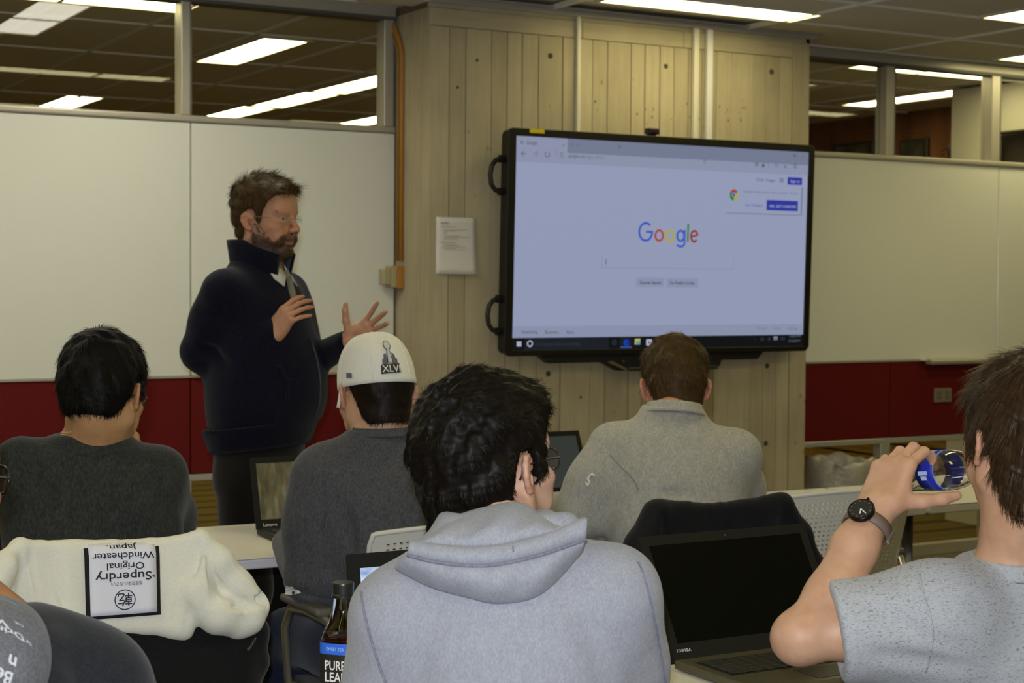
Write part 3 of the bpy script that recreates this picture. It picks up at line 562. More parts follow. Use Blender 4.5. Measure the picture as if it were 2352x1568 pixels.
# ================================================================ smooth solids: distance fields turned into one continuous mesh
def v3(*a): return np.array(a[0] if len(a) == 1 else a, dtype=np.float64)
def unit(a): a = np.asarray(a, float); return a / (np.linalg.norm(a) + 1e-12)
class Solid:
    """a list of blended shapes; each is (function, box, operation, blend)"""
    def __init__(s): s.p = []; s.post = None
    def _add(s, fn, lo, hi, op, k): s.p.append((fn, np.asarray(lo, float), np.asarray(hi, float), op, k)); return s
    def cone(s, a, b, ra, rb, k=0.01, op='u', sq=None):
        a, b = v3(a), v3(b); ab = b - a; L2 = float(ab @ ab) + 1e-12
        def fn(P):
            t = np.clip(((P - a) @ ab) / L2, 0, 1); q = P - a - t[:, None] * ab
            if sq is not None:      # flattened section: sq = (axis, factor)
                ax, fc = sq; c = q @ ax; q = q + (c * (1 / fc - 1))[:, None] * ax
                return (np.sqrt((q * q).sum(1)) - (ra + (rb - ra) * t)) * min(1, fc)
            return np.sqrt((q * q).sum(1)) - (ra + (rb - ra) * t)
        r = max(ra, rb); return s._add(fn, np.minimum(a, b) - r, np.maximum(a, b) + r, op, k)
    def chain(s, pts, rs, k=0.01, op='u', sq=None):
        for i in range(len(pts) - 1): s.cone(pts[i], pts[i + 1], rs[i], rs[i + 1], k, op, sq)
        return s
    def ell(s, c, r, R=None, k=0.01, op='u'):
        c, r = v3(c), v3(r); Rm = np.eye(3) if R is None else np.asarray(R)
        def fn(P):
            q = (P - c) @ Rm; k0 = np.sqrt(((q / r) ** 2).sum(1)); k1 = np.sqrt(((q / (r * r)) ** 2).sum(1)) + 1e-9
            return k0 * (k0 - 1) / k1
        m = r.max(); return s._add(fn, c - m, c + m, op, k)
    def rbox(s, c, h, r, R=None, k=0.01, op='u'):
        c, h = v3(c), v3(h); Rm = np.eye(3) if R is None else np.asarray(R)
        def fn(P):
            q = np.abs((P - c) @ Rm) - (h - r); return np.sqrt((np.maximum(q, 0) ** 2).sum(1)) + np.minimum(q.max(1), 0) - r
        m = np.linalg.norm(h); return s._add(fn, c - m, c + m, op, k)
    def loft(s, secs, R, k=0.02, op='u', e=2.0):
        """stack of oval sections; secs rows: z, cx, cy, a, b in the frame R (columns: right, forward, up) with origin in world"""
        o, Rm = R; Z = np.array(secs, float); zz = Z[:, 0]; lo, hi = zz[0], zz[-1]
        def fn(P):
            q = (P - o) @ Rm; z = q[:, 2]; zc = np.clip(z, lo, hi)
            cx, cy, a, b = (smoothint(zc, zz, Z[:, i]) for i in (1, 2, 3, 4))
            x, y = np.abs(q[:, 0] - cx) / a, np.abs(q[:, 1] - cy) / b
            kk = (x ** e + y ** e) ** (1 / e); d = (kk - 1) * np.minimum(a, b) * 0.92
            dz = np.abs(z - zc); return np.where(dz > 0, np.sqrt(np.maximum(d, 0) ** 2 + dz ** 2) + np.minimum(d, 0) * 0, d)
        c = o + Rm @ np.array([Z[:, 1].mean(), Z[:, 2].mean(), (lo + hi) / 2]); m = math.hypot((hi - lo) / 2 + .03, max(Z[:, 3].max(), Z[:, 4].max()) + max(np.ptp(Z[:, 1]), np.ptp(Z[:, 2])))
        return s._add(fn, c - m, c + m, op, k)
    def cut(s, c, n, k=0.004):
        """remove everything on the side the normal points to"""
        c, n = v3(c), unit(n); return s._add(lambda P: -((P - c) @ n), [-1e3] * 3, [1e3] * 3, 's', k)
    def fn(s, f, lo, hi, op='u', k=0.01): return s._add(f, lo, hi, op, k)
    def bounds(s):
        lo = np.min([p[1] for p in s.p if p[3] == 'u'], 0); hi = np.max([p[2] for p in s.p if p[3] == 'u'], 0); return lo, hi
    def eval(s, P, blk=None, bc=None, br=0.0):
        """P: (nb, m, 3) points in blocks with centres bc and reach br"""
        nb, m_, _ = P.shape; d = np.full((nb, m_), 1.0)
        for f, lo, hi, op, k in s.p:
            near = (np.maximum(np.maximum(lo - bc, bc - hi), 0) ** 2).sum(1) < (br + k * 1.5 + 0.012) ** 2
            if not near.any(): continue
            Q = P[near].reshape(-1, 3); e = f(Q).reshape(-1, m_); c = d[near]
            if op == 'u':
                h = np.maximum(k - np.abs(c - e), 0) / k; d[near] = np.minimum(c, e) - h * h * k * 0.25
            elif op == 's':
                e = -e; h = np.maximum(k - np.abs(c - e), 0) / k; d[near] = np.maximum(c, e) + h * h * k * 0.25
        if s.post is not None: d = d + s.post(P.reshape(-1, 3)).reshape(nb, m_)
        return d
    def mesh(s, h=0.005, B=8):
        lo, hi = s.bounds(); lo = lo - 3 * h; n = np.ceil((hi - lo + 3 * h) / (h * B)).astype(int)
        g = np.stack(np.meshgrid(*[np.arange(q) for q in n], indexing='ij'), -1).reshape(-1, 3)
        bc = lo + (g + 0.5) * B * h; br = B * h * 0.87
        dc = s.eval(bc[:, None, :], bc=bc, br=br)[:, 0]
        act = np.abs(dc) < br * 1.25 + 0.012
        g, bc = g[act], bc[act]
        ax = np.arange(B + 1); loc = np.stack(np.meshgrid(ax, ax, ax, indexing='ij'), -1).reshape(-1, 3)
        V = []; ids = []; FC = []
        for i in range(0, len(g), 600):
            gg = g[i:i + 600]; gi = gg[:, None, :] * B + loc[None]; P = lo + gi * h
            d = s.eval(P, bc=bc[i:i + 600], br=br).reshape(-1, B + 1, B + 1, B + 1)
            neg = d < 0
            cnt = sum(neg[:, a:B + a, b:B + b, c:B + c].astype(np.int8) for a in (0, 1) for b in (0, 1) for c in (0, 1))
            sel = np.argwhere((cnt > 0) & (cnt < 8))
            if not len(sel): continue
            bi, ci = sel[:, 0], sel[:, 1:]
            acc = np.zeros((len(sel), 3)); wt = np.zeros(len(sel))
            cor = [(a, b, c) for a in (0, 1) for b in (0, 1) for c in (0, 1)]
            dv = {q: d[bi, ci[:, 0] + q[0], ci[:, 1] + q[1], ci[:, 2] + q[2]] for q in cor}
            for q in cor:
                for ax_ in range(3):
                    if q[ax_]: continue
                    q2 = list(q); q2[ax_] = 1; q2 = tuple(q2); a_, b_ = dv[q], dv[q2]; x = (a_ < 0) != (b_ < 0); t = np.where(x, a_ / np.where(x, a_ - b_, 1), 0)
                    p = np.array(q, float)[None].repeat(len(sel), 0); p[:, ax_] = t; acc += p * x[:, None]; wt += x
            gc = gg[bi] * B + ci; V.append(lo + (gc + acc / wt[:, None]) * h); ids.append(gc)
            for ax_ in range(3):     # edges leaving the cell's own low corner
                q2 = [0, 0, 0]; q2[ax_] = 1; a_, b_ = dv[(0, 0, 0)], dv[tuple(q2)]; x = (a_ < 0) != (b_ < 0)
                FC.append((ax_, gc[x], a_[x] < 0))
        V = np.concatenate(V); ids = np.concatenate(ids); S = (n * B + 2).astype(np.int64)
        key = lambda c: (c[:, 0].astype(np.int64) * S[1] + c[:, 1]) * S[2] + c[:, 2]
        kk = key(ids); o = np.argsort(kk); kk = kk[o]; V = V[o]; F = []
        for ax_, c, inside in FC:
            if not len(c): continue
            u, w_ = (ax_ + 1) % 3, (ax_ + 2) % 3; q = []
            ok = np.ones(len(c), bool)
            for du, dw in ((0, 0), (-1, 0), (-1, -1), (0, -1)):
                e = c.copy(); e[:, u] += du; e[:, w_] += dw; z = key(e); j = np.clip(np.searchsorted(kk, z), 0, len(kk) - 1); ok &= kk[j] == z; q.append(j)
            q = np.stack(q, 1)[ok]; ins = inside[ok]
            q[~ins] = q[~ins][:, ::-1]; F.append(q)
        F = np.concatenate(F)
        return V, F
def smoothint(x, xp, fp):
    """cubic interpolation through the section values"""
    i = np.clip(np.searchsorted(xp, x, side='right') - 1, 0, len(xp) - 2); h = xp[i + 1] - xp[i]; t = (x - xp[i]) / h
    m = np.gradient(fp, xp); return (2 * t ** 3 - 3 * t ** 2 + 1) * fp[i] + (t ** 3 - 2 * t ** 2 + t) * h * m[i] + (-2 * t ** 3 + 3 * t ** 2) * fp[i + 1] + (t ** 3 - t ** 2) * h * m[i + 1]
def relax(V, F, n=2, lam=0.5):
    for _ in range(n):
        acc = np.zeros_like(V); c = np.zeros(len(V))
        for a, b in ((0, 1), (1, 2), (2, 3), (3, 0)):
            np.add.at(acc, F[:, a], V[F[:, b]]); np.add.at(acc, F[:, b], V[F[:, a]]); np.add.at(c, F[:, a], 1); np.add.at(c, F[:, b], 1)
        V = V + lam * (acc / np.maximum(c, 1)[:, None] - V)
    return V
def raw_mesh(name, V, F, m, parent=None, smooth=True, col=None, attr='tint', mi=None):
    me = bpy.data.meshes.new(name); V = np.asarray(V, float)
    if parent is not None:
        inv = np.array(wloc(parent).inverted()); V = V @ inv[:3, :3].T + inv[:3, 3]
    org = None
    if parent is None: org = np.array([V[:, 0].mean(), V[:, 1].mean(), V[:, 2].min()]); V = V - org
    k = F.shape[1]; me.vertices.add(len(V)); me.vertices.foreach_set('co', V.astype(np.float32).ravel())
    me.loops.add(F.size); me.loops.foreach_set('vertex_index', F.astype(np.int32).ravel())
    me.polygons.add(len(F)); me.polygons.foreach_set('loop_start', np.arange(0, F.size, k, dtype=np.int32))
    try: me.polygons.foreach_set('loop_total', np.full(len(F), k, dtype=np.int32))
    except Exception: pass
    for q in (m if isinstance(m, (list, tuple)) else [m]): me.materials.append(q)
    if mi is not None: me.polygons.foreach_set('material_index', mi.astype(np.int32))
    if smooth: me.polygons.foreach_set('use_smooth', np.ones(len(F), dtype=bool))
    if col is not None:
        a = me.attributes.new(attr, 'FLOAT_COLOR', 'POINT'); c4 = np.ones((len(V), 4), np.float32); c4[:, :3] = col; a.data.foreach_set('color', c4.ravel())
    me.update(calc_edges=True); me.validate()
    o = bpy.data.objects.new(name, me); COL.objects.link(o)
    if org is not None: o.location = Vector(org)
    if parent is not None: o.parent = parent
    return o
def attr_color(m, attr='tint'):
    a = N(m, 'ShaderNodeAttribute', attribute_name=attr); return a.outputs['Color']
def solid_obj(name, s, m, parent, h=0.006, rel=1, **k):
    V, F = s.mesh(h)
    if rel: V = relax(V, F, rel)
    return raw_mesh(name, V, F, m, parent, **k)
def ray_hit(S, px, py, off=0.0, d0=1.5, d1=6.0, fall=None):
    """where the line of sight through a measured point meets a solid"""
    r_ = ray(px, py); d = d0
    for _ in range(90):
        q = CAMP + r_ * d; e = float(S.eval(q[None, None, :], bc=q[None], br=.6)[0, 0]) - off
        if e < .0006: return q
        d += max(e * .8, .0008)
        if d > d1: break
    return CAMP + r_ * (fall if fall is not None else d0)
def wob(P, freq, seed, amp):
    """smooth wobble: a sum of slanted waves"""
    r = np.random.default_rng(seed); out = np.zeros(len(P))
    for i in range(5):
        d = r.normal(size=3); d /= np.linalg.norm(d); out += np.sin(P @ d * freq * (0.7 + 0.25 * i) + r.uniform(0, 6.28))
    return out * amp / 2.2
def fold(P, a, b, width, amp, r=0.07, sharp=1.0):
    """one soft fold of cloth running from a to b"""
    a, b = v3(a), v3(b); ab = b - a; t = np.clip(((P - a) @ ab) / (ab @ ab), 0, 1); d = np.sqrt(((P - a - t[:, None] * ab) ** 2).sum(1))
    return -amp * np.exp(-(d / width) ** 2) * (np.sin(np.pi * np.clip(t, 0.02, .98)) ** .5)
# ================================================================ tables
M_TTOP = mat('table_laminate', '#d3cec2', .35, spec=.4); nbump(M_TTOP, 200, .05, .0005)
M_TEDGE = mat('table_edge', '#cfcbd2', .45); M_LEG = mat('grey_leg', '#7c7f86', .35, metal=.6); M_DARK = mat('dark_steel', '#26262a', .5, metal=.3)
def table(x0, x1, y0, y1, label, group, ztop=.73, legs=None):
    o = empty('folding_table', ((x0 + x1) / 2, (y0 + y1) / 2, 0), label, 'table', group)
    boxo('tabletop', (x0, y0, ztop - .004), (x1, y1, ztop), M_TTOP, o, .0015, 1)
    boxo('edge_band', (x0 + .0005, y0 + .0005, ztop - .030), (x1 - .0005, y1 - .0005, ztop - .0042), M_TEDGE, o, .004, 2)
    for i, xl in enumerate(legs or (x0 + .09, x1 - .09)):
        ym = (y0 + y1) / 2 - .02
        MB().tube([(xl, ym, .03), (xl, ym, ztop - .035)], .021, 16).build('leg', M_LEG, o, smooth=True)
        b = boxo('foot', (xl - .025, y0 + .03, .0), (xl + .025, y1 - .03, .032), M_LEG, o, .008, 2)
        boxo('leg_bracket', (xl - .03, y0 + .08, ztop - .045), (xl + .03, y1 - .08, ztop - .0305), M_DARK, o, .003, 1)
    boxo('crossbar', (x0 + .12, (y0 + y1) / 2 - .04, ztop - .06), (x1 - .12, (y0 + y1) / 2 - .0, ztop - .0305), M_DARK, o, .003, 1)
    return o
FR, SR = 'tables of the front row', 'tables of the second row'
table(-.70, .79, 4.07, 4.65, 'white table at left end of the front row', FR)
table(.80, 2.28, 4.07, 4.65, 'white front-row table with the dark open laptop before the student in cap', FR)
table(2.29, 3.842, 4.05, 4.57, 'white front-row table where the student in light grey sweatshirt works', FR, legs=(2.4, 3.73))
table(3.862, 5.35, 4.05, 4.57, 'white table at right end of the front row beyond the water bottle', FR, legs=(3.98, 5.25))
table(3.12, 3.95, 5.35, 5.86, 'white table standing alone in front of the pillar', 'table by the pillar')
table(-.55, .93, 2.11, 2.57, 'white second-row table at left near the printed hood', SR)
table(.94, 2.42, 2.11, 2.57, 'white second-row table carrying tea bottle and laptops', SR)
table(2.43, 3.9, 2.11, 2.57, 'white second-row table at right before the drinking student', SR)
# ================================================================ chairs
M_SHELL = mat('white_chair_shell', '#c9c6bd', .4, spec=.4); M_CHROME = mat('chair_tube', '#b9b39c', .25, metal=.8); M_PAD = mat('arm_pad', '#5c5a4e', .6); M_SEAT = mat('seat_pad', '#3c3c42', .9)
def make_chair():
    o = empty('stacking_chair', (0, 0, 0))
    nu, nv = 57, 59; W0 = .215
    def pt(i, j):
        u = -1 + 2 * i / (nu - 1); v = j / (nv - 1); z = .50 + .385 * v
        hw = W0 * (.90 + .10 * v)
        zz = z - .012 * u * u * v; y = -.205 - .075 * v + .028 * u * u + .012 * math.sin(3 * v)
        return (u * hw, y, zz)
    V = [pt(i, j) for j in range(nv) for i in range(nu)]; F = []
    for j in range(nv - 1):
        for i in range(nu - 1):
            hole = (i % 2 == 1) and (j % 2 == 1) and 3 < i < nu - 5 and 3 < j < nv - 4
            corner = (j > nv - 3 and (i < 1 or i > nu - 3))
            if not hole and not corner: F.append((j * nu + i, j * nu + i + 1, (j + 1) * nu + i + 1, (j + 1) * nu + i))
    MB().add(V, F).build('backrest', M_SHELL, o, smooth=False, solid=.007, local=True)
    rim = [pt(0, j) for j in range(0, nv - 2, 3)] + [pt(1, nv - 1)] + [pt(i, nv - 1) for i in range(2, nu - 1, 3)] + [pt(nu - 2, nv - 1)] + [pt(nu - 1, j) for j in range(nv - 3, -1, -3)]
    MB().tube(rim, .0062, 8).build('back_rim', M_SHELL, o, smooth=True, local=True)
    rows = [[(x * (.225 - .02 * abs(y) * 2), y * 1.0 + .0, .452 - .012 * (1 - x * x) + (.03 * ((-y - .1) / .12) if y < -.1 else 0) - (.02 * ((y - .15) / .07) ** 2 if y > .15 else 0)) for x in np.linspace(-1, 1, 13)] for y in np.linspace(-.215, .225, 13)]
    MB().grid(rows).build('seat', M_SEAT, o, smooth=True, solid=.03, local=True)
    for s in (-1, 1):
        MB().tube([(s * .2, .17, .43), (s * .235, .215, .22), (s * .25, .235, .0)], .011, 10).build('leg', M_CHROME, o, smooth=True, local=True)
        MB().tube([(s * .2, -.16, .43), (s * .235, -.235, .2), (s * .25, -.27, .0)], .011, 10).build('leg', M_CHROME, o, smooth=True, local=True)
        MB().tube([(s * .21, -.2, .50), (s * .19, -.2, .44), (s * .19, .18, .425)], .010, 10).build('seat_rail', M_CHROME, o, smooth=True, local=True)
        MB().tube([(s * .205, .12, .43), (s * .262, .13, .46), (s * .275, .12, .60), (s * .275, .08, .655), (s * .275, -.02, .665), (s * .273, -.14, .66), (s * .25, -.2, .60), (s * .215, -.2, .52)], .0105, 10).build('arm_tube', M_CHROME, o, smooth=True, local=True)
        MB().box((s * .275 - .022, -.13, .668), (s * .275 + .022, .105, .688)).build('arm_pad', M_PAD, o, bevel=.009, bseg=3, local=True)
    return o
CH = make_chair(); _used = [False]
CHG = 'white perforated chairs'
def chair(x, y, rz, label):
    o = CH if not _used[0] else copy_tree(CH); _used[0] = True
    o.location = Vector((x, y, 0)); o.rotation_euler = (0, 0, rz); return tag(o, label, 'chair', CHG)
YB = 3.42      # where the front-row chair backs stand
xa = float(WY(250, 1250, YB)[0]); chA = chair(xa, YB + .27, 0, 'white chair under the cream jacket with black-framed label')
xb = float(WY(1052, 1235, YB)[0]); chB = chair(xb, YB + .27, 0, 'white perforated chair of the student in the white cap')
xc = float(WY(1655, 1155, YB)[0]); chC = chair(xc, YB + .27, 0, 'white chair hidden under the black coat')
xd = float(WY(1960, 1100, 3.50)[0]); chD = chair(xd + .02, 3.50 + .27, math.radians(-4), 'empty white perforated chair at right behind the bare forearm')
for o_, xs_ in ((chC, None), (chD, -1)):
    for c_ in [c_ for c_ in o_.children if c_.name.startswith('arm_')]:
        if xs_ is None or (c_.data.vertices[0].co.x < 0): bpy.data.objects.remove(c_)
chE = chair(1.235, 1.93, 0, 'chair under the student in grey hooded sweatshirt')
chF = chair(2.10, 1.80, math.radians(8), 'chair under the student drinking from the bottle')
chG = chair(.36, 2.02, math.radians(-12), 'chair under the person with printed hood lining')
# ================================================================ laptops
M_LBLK = mat('laptop_black', '#191915', .5, spec=.3); M_LKEY = mat('laptop_key', '#12120f', .45); M_LSIL = mat('laptop_palmrest', '#57523e', .35, metal=.4)
_kb = {}
def laptop(hl, width, yaw, lid, tilt, depth, label, screen_m, palm=None, logo=None, bez=.016, bezb=.03, glow=None):
    """hl: left end of the hinge line on the table"""
    o = empty('laptop', hl, label, 'laptop', 'open laptops', rz=yaw); ca = math.sin(tilt), math.cos(tilt)
    palm = palm or M_LBLK
    base = boxo_l('base', (0, -depth, .001), (width, .012, .018), palm, o, .004)
    kx0, kx1, ky0, ky1 = width * .06, width * .94, -depth * .56, -.03
    boxo_l('keyboard_deck', (kx0 - .004, ky0 - .003, .0181), (kx1 + .004, ky1 + .004, .0189), M_LBLK, base)
    nx, ny = 14, 5; px_, py_ = (kx1 - kx0) / nx, (ky1 - ky0) / ny; kk = (round(px_, 4), round(py_, 4))
    for j in range(ny):
        for i in range(nx):
            if kk not in _kb:
                q = MB().box((.001, .001, 0), (px_ - .001, py_ - .001, .0022)).build('key', M_LKEY, None, local=True, bevel=.0006, bseg=1); _kb[kk] = q
            else: q = _kb[kk].copy(); COL.objects.link(q)
            q.parent = base; q.location = (kx0 + i * px_, ky0 + j * py_, .019)
    boxo_l('touchpad', (width * .36, -depth * .93, .0181), (width * .62, -depth * .64, .0187), M_LKEY, base)
    T = Matrix.Translation((0, .010, .014)) @ Matrix.Rotation(-tilt, 4, 'X')
    def lb(n, lo, hi, m, par=None, bev=0): return MB().box(lo, hi, T).build(n, m, par or o, local=True, bevel=bev)
    ld = lb('lid', (0, .0, 0), (width, .009, lid), M_LBLK, None, .003)
    b = MB(); z0 = -.0012
    for lo, hi in (((0, z0, 0), (bez, 0, lid)), ((width - bez, z0, 0), (width, 0, lid)), ((bez, z0, 0), (width - bez, 0, bezb)), ((bez, z0, lid - bez * 1.1), (width - bez, 0, lid))): b.box(lo, hi, T)
    b.build('screen_bezel', mat('laptop_bezel', '#14140f', .6, spec=.2), ld, local=True)
    lb('screen', (bez, -.0004, bezb), (width - bez, -.0001, lid - bez * 1.1), screen_m, ld)
    MB().tube([T @ Vector((width * .1, .004, .002)), T @ Vector((width * .28, .004, .002))], .006, 8).build('hinge', M_LBLK, o, local=True)
    MB().tube([T @ Vector((width * .72, .004, .002)), T @ Vector((width * .9, .004, .002))], .006, 8).build('hinge', M_LBLK, o, local=True)
    MB().lathe([(0, 0), (.0025, 0), (.002, .001)], 8, T @ Matrix.Translation((width / 2, -.0013, lid - bez * .6)) @ Matrix.Rotation(math.radians(90), 4, 'X')).build('camera_dot', M_HOLE, ld, local=True)
    if logo:
        s_, size, x, z, mm = logo
        t = text('maker_name', s_, size, Matrix.Identity(4), mm, None); t.data.transform(T @ Matrix.Translation((x, -.0016, z)) @ Matrix.Rotation(math.radians(90), 4, 'X')); t.parent = ld
    return o
def boxo_l(name, lo, hi, m, parent, bevel=0.0): return MB().box(lo, hi).build(name, m, parent, local=True, bevel=bevel)
m = M_SCR1 = em('laptop_game_screen', '#6b6440', .34)      # a map of brown and green tiles
vor = N(m, 'ShaderNodeTexVoronoi'); vor.inputs['Scale'].default_value = 42; L(m, coords(m, (1.6, 1, .7)), vor.inputs['Vector'])
nz = N(m, 'ShaderNodeTexNoise'); nz.inputs['Scale'].default_value = 26; nz.inputs['Detail'].default_value = 5; L(m, coords(m, (2, 1, .5)), nz.inputs['Vector'])
mx = N(m, 'ShaderNodeMix', data_type='RGBA'); mx.inputs[0].default_value = .6
L(m, ramp(m, vor.outputs['Color'], [(.2, '#5a5230'), (.5, '#7a6c44'), (.8, '#6f7a5c')]), mx.inputs[6]); L(m, ramp(m, nz.outputs['Fac'], [(.35, '#4a4426'), (.55, '#8a7c50'), (.7, '#a8a888')]), mx.inputs[7]); L(m, mx.outputs[2], BS(m).inputs['Emission Color'])
M_SCR2 = em('laptop_grey_screen', '#4c5450', .34)
m = M_SCR3 = em('laptop_sky_screen', '#b8cdf0', 1.0)
nz = N(m, 'ShaderNodeTexNoise'); nz.inputs['Scale'].default_value = 22; nz.inputs['Detail'].default_value = 6; L(m, coords(m, (1, 1, 1.6)), nz.inputs['Vector']); L(m, ramp(m, nz.outputs['Fac'], [(.38, '#7795c8'), (.55, '#c8daf2'), (.7, '#f2f6ff')]), BS(m).inputs['Emission Color'])
M_SCR4 = mat('laptop_off_screen', '#0c0d08', .12, spec=.35)
M_LTXTW = mat('pale_lettering', '#d8d8d4', .4)
laptop(tuple(WZ(592, 1229, .731)), .335, math.radians(-2), .208, math.radians(17), .23, 'black laptop showing a brown map, on the front table at left', M_SCR1, logo=('Lenovo', .014, .02, .008, M_LTXTW), bezb=.028)
h2 = WZ(1166, 1158, .731); laptop(tuple(h2), .33, math.radians(0), .225, math.radians(24), .23, 'black laptop with dull grey screen between the two grey students', M_SCR2)
h3 = WY(826, 1500, 2.48); h3[2] = .731; laptop(tuple(h3), .35, math.radians(0), .254, math.radians(10), .24, 'black laptop with bright blue screen mostly hidden by grey hood', M_SCR3, bez=.022)
h4 = WZ(1556, 1540, .731); laptop(tuple(h4), .405, 0, .250, math.radians(30), .245, 'large black laptop with dark blank screen beside the bare elbow', M_SCR4, palm=M_LSIL, logo=('TOSHIBA', .0082, .010, .017, M_LTXTW), bez=.018, bezb=.034)
# ================================================================ jackets on the chairs
def cloth_mat(name, c0, c1, **k): return fabric(name, c0, c1, **k)
M_CREAM = fabric('cream_softshell', '#d8d5c4', '#e4e1d2', 400, bstr=.15, rough=.8); M_BLKC = fabric('black_cloth', '#0d0d0e', '#161618', 350, bstr=.25, rough=.85); M_NAVYC = fabric('dark_coat', '#0e0e13', '#17171e', 300, bstr=.2, rough=.7, sheen=.05)
YJ = YB - .055
def J(px, py, dy=0.0): return WY(px, py, YJ + dy)
s = Solid()
top = [J(38, 1256), J(120, 1258, .01), J(200, 1257, .012), J(290, 1256, .012), J(375, 1251, .012), J(462, 1240, 0)]
def sheet(s, top, bot, r0, r1, k=.02):
    """a hanging panel: strips from the top edge to the bottom edge"""
    for a, b in zip(top, bot): s.cone(a, b, r0, r1, k)
    for i in range(len(top) - 1):
        for t in (.33, .67): s.cone(top[i] * (1 - t) + top[i + 1] * t, bot[i] * (1 - t) + bot[i + 1] * t, r0, r1, k)
bot = [J(30, 1420, -.01), J(120, 1430, -.02), J(200, 1430, -.02), J(290, 1432, -.02), J(370, 1434, -.02), J(425, 1446, -.02)]
sheet(s, top, bot, .013, .016, .03)
# left shoulder falling away and the right sleeve bunched over the arm
s.chain([J(44, 1254), J(10, 1300, -.02), J(-30, 1370, -.04)], [.016, .028, .036], .02)
s.chain([J(462, 1238), J(500, 1290, -.01), J(545, 1345, -.015), J(585, 1385, -.02)], [.016, .032, .034, .028], .02)
s.chain([J(470, 1260), J(455, 1350, -.02), J(425, 1450, -.02)], [.014, .026, .010], .02)
s.chain([J(440, 1360, -.02), J(500, 1415, -.035), J(570, 1420, -.03), J(592, 1395, -.03)], [.03, .036, .032, .024], .02)
s.chain([J(500, 1400, -.03), J(545, 1440, -.03)], [.03, .026], .02)
s.chain([J(560, 1350, -.03), J(592, 1378, -.035)], [.020, .022], .01); s.cone(J(594, 1378, -.04), J(620, 1372, -.05), .014, .018, .004, 's')
fl_ = [(J(472, 1246, -.02), J(596, 1368, -.05), .005, -.008), (J(486, 1290, -.03), J(548, 1392, -.06), .005, -.007), (J(456, 1330, -.03), J(545, 1425, -.06), .005, -.007), (J(470, 1402, -.05), J(604, 1402, -.06), .005, -.008), (J(480, 1425, -.05), J(590, 1432, -.06), .004, -.006), (J(46, 1256, -.01), J(22, 1400, -.03), .005, -.007), (J(78, 1264, -.01), J(106, 1425, -.03), .006, -.004), (J(440, 1262, -.01), J(424, 1440, -.03), .006, -.005), (J(150, 1264, -.01), J(176, 1430, -.03), .008, -.003), (J(515, 1300, -.02), J(600, 1392, -.05), .0035, .005), (J(455, 1365, -.04), J(560, 1412, -.06), .0035, .005), (J(468, 1240, -.03), J(478, 1395, -.06), .0045, -.006), (J(488, 1280, -.03), J(500, 1395, -.06), .0045, .006), (J(515, 1310, -.03), J(590, 1385, -.06), .0045, -.005), (J(530, 1340, -.03), J(585, 1400, -.06), .004, .005), (J(440, 1300, -.03), J(436, 1430, -.05), .0045, .004), (J(468, 1398, -.06), J(600, 1412, -.07), .0045, -.006), (J(60, 1262, -.02), J(82, 1400, -.03), .0045, -.005), (J(100, 1262, -.02), J(160, 1420, -.03), .006, .003), (J(400, 1255, -.02), J(380, 1420, -.04), .006, .003),(J(50, 1250, -.02), J(45, 1400, -.03), .006, .006), (J(95, 1262, -.03), J(150, 1400, -.03), .007, .005), (J(462, 1245, -.02), J(430, 1430, -.04), .006, .006), (J(475, 1255, -.02), J(520, 1400, -.05), .006, .006), (J(510, 1310, -.02), J(600, 1380, -.05), .005, .005), (J(445, 1380, -.04), J(580, 1408, -.06), .005, .006), (J(470, 1410, -.04), J(560, 1440, -.05), .005, .005),(J(40, 1250, -.03), J(60, 1420, -.03), .010, .007), (J(70, 1260, -.03), J(120, 1420, -.04), .014, .006), (J(468, 1236, -.03), J(455, 1420, -.05), .009, -.007), (J(470, 1250, -.03), J(590, 1370, -.05), .008, .004), (J(480, 1270, -.02), J(575, 1380, -.05), .007, -.005), (J(455, 1400, -.05), J(590, 1395, -.06), .007, .006), (J(490, 1425, -.05), J(590, 1425, -.06), .006, .005), (J(500, 1330, -.04), J(560, 1400, -.06), .007, .005), (J(420, 1300, -.04), J(400, 1440, -.05), .014, .005)]
s.post = lambda P: sum(-fold(P, a, b, w_, am) for a, b, w_, am in fl_) + wob(P, 28, 3, .0016)
jk = empty('cream_jacket', J(250, 1450), 'cream soft jacket hung upside down over a chair, with black-framed label', 'jacket')
solid_obj('jacket_body', s, M_CREAM, jk, .0045, 1); S_jk = s
# the sewn label, upside down
M_LABEL = mat('label_white', '#dcdbe4', .8); nbump(M_LABEL, 600, .2, .0006); M_LBORD = mat('label_black', '#111113', .9); M_LTX = mat('label_print', '#15171a', .6)
cn = [ray_hit(S_jk, x, y, .004, fall=3.4) for x, y in ((193, 1252), (366, 1245), (369, 1411), (198, 1424))]   # top-left, top-right, bottom-right, bottom-left as seen
def bil(u, v, off=0.0):     # u to the right, v downwards
    p = (cn[0] * (1 - u) + cn[1] * u) * (1 - v) + (cn[3] * (1 - u) + cn[2] * u) * v
    return p + np.array([0, -off + .012 * math.exp(-((v) / .07) ** 2), 0])
def patch(name, u0, u1, v0, v1, off, m, par): return MB().grid([[bil(u0 + (u1 - u0) * i / 8, v0 + (v1 - v0) * j / 12, off) for i in range(9)] for j in range(12, -1, -1)]).build(name, m, par, smooth=True, solid=.002)
lab = patch('label', 0, 1, 0, 1, .0, M_LBORD, jk); tag(lab, 'white label in a black frame, lettering upside down'); patch('label_field', .055, .945, -.005, .955, .003, M_LABEL, lab)
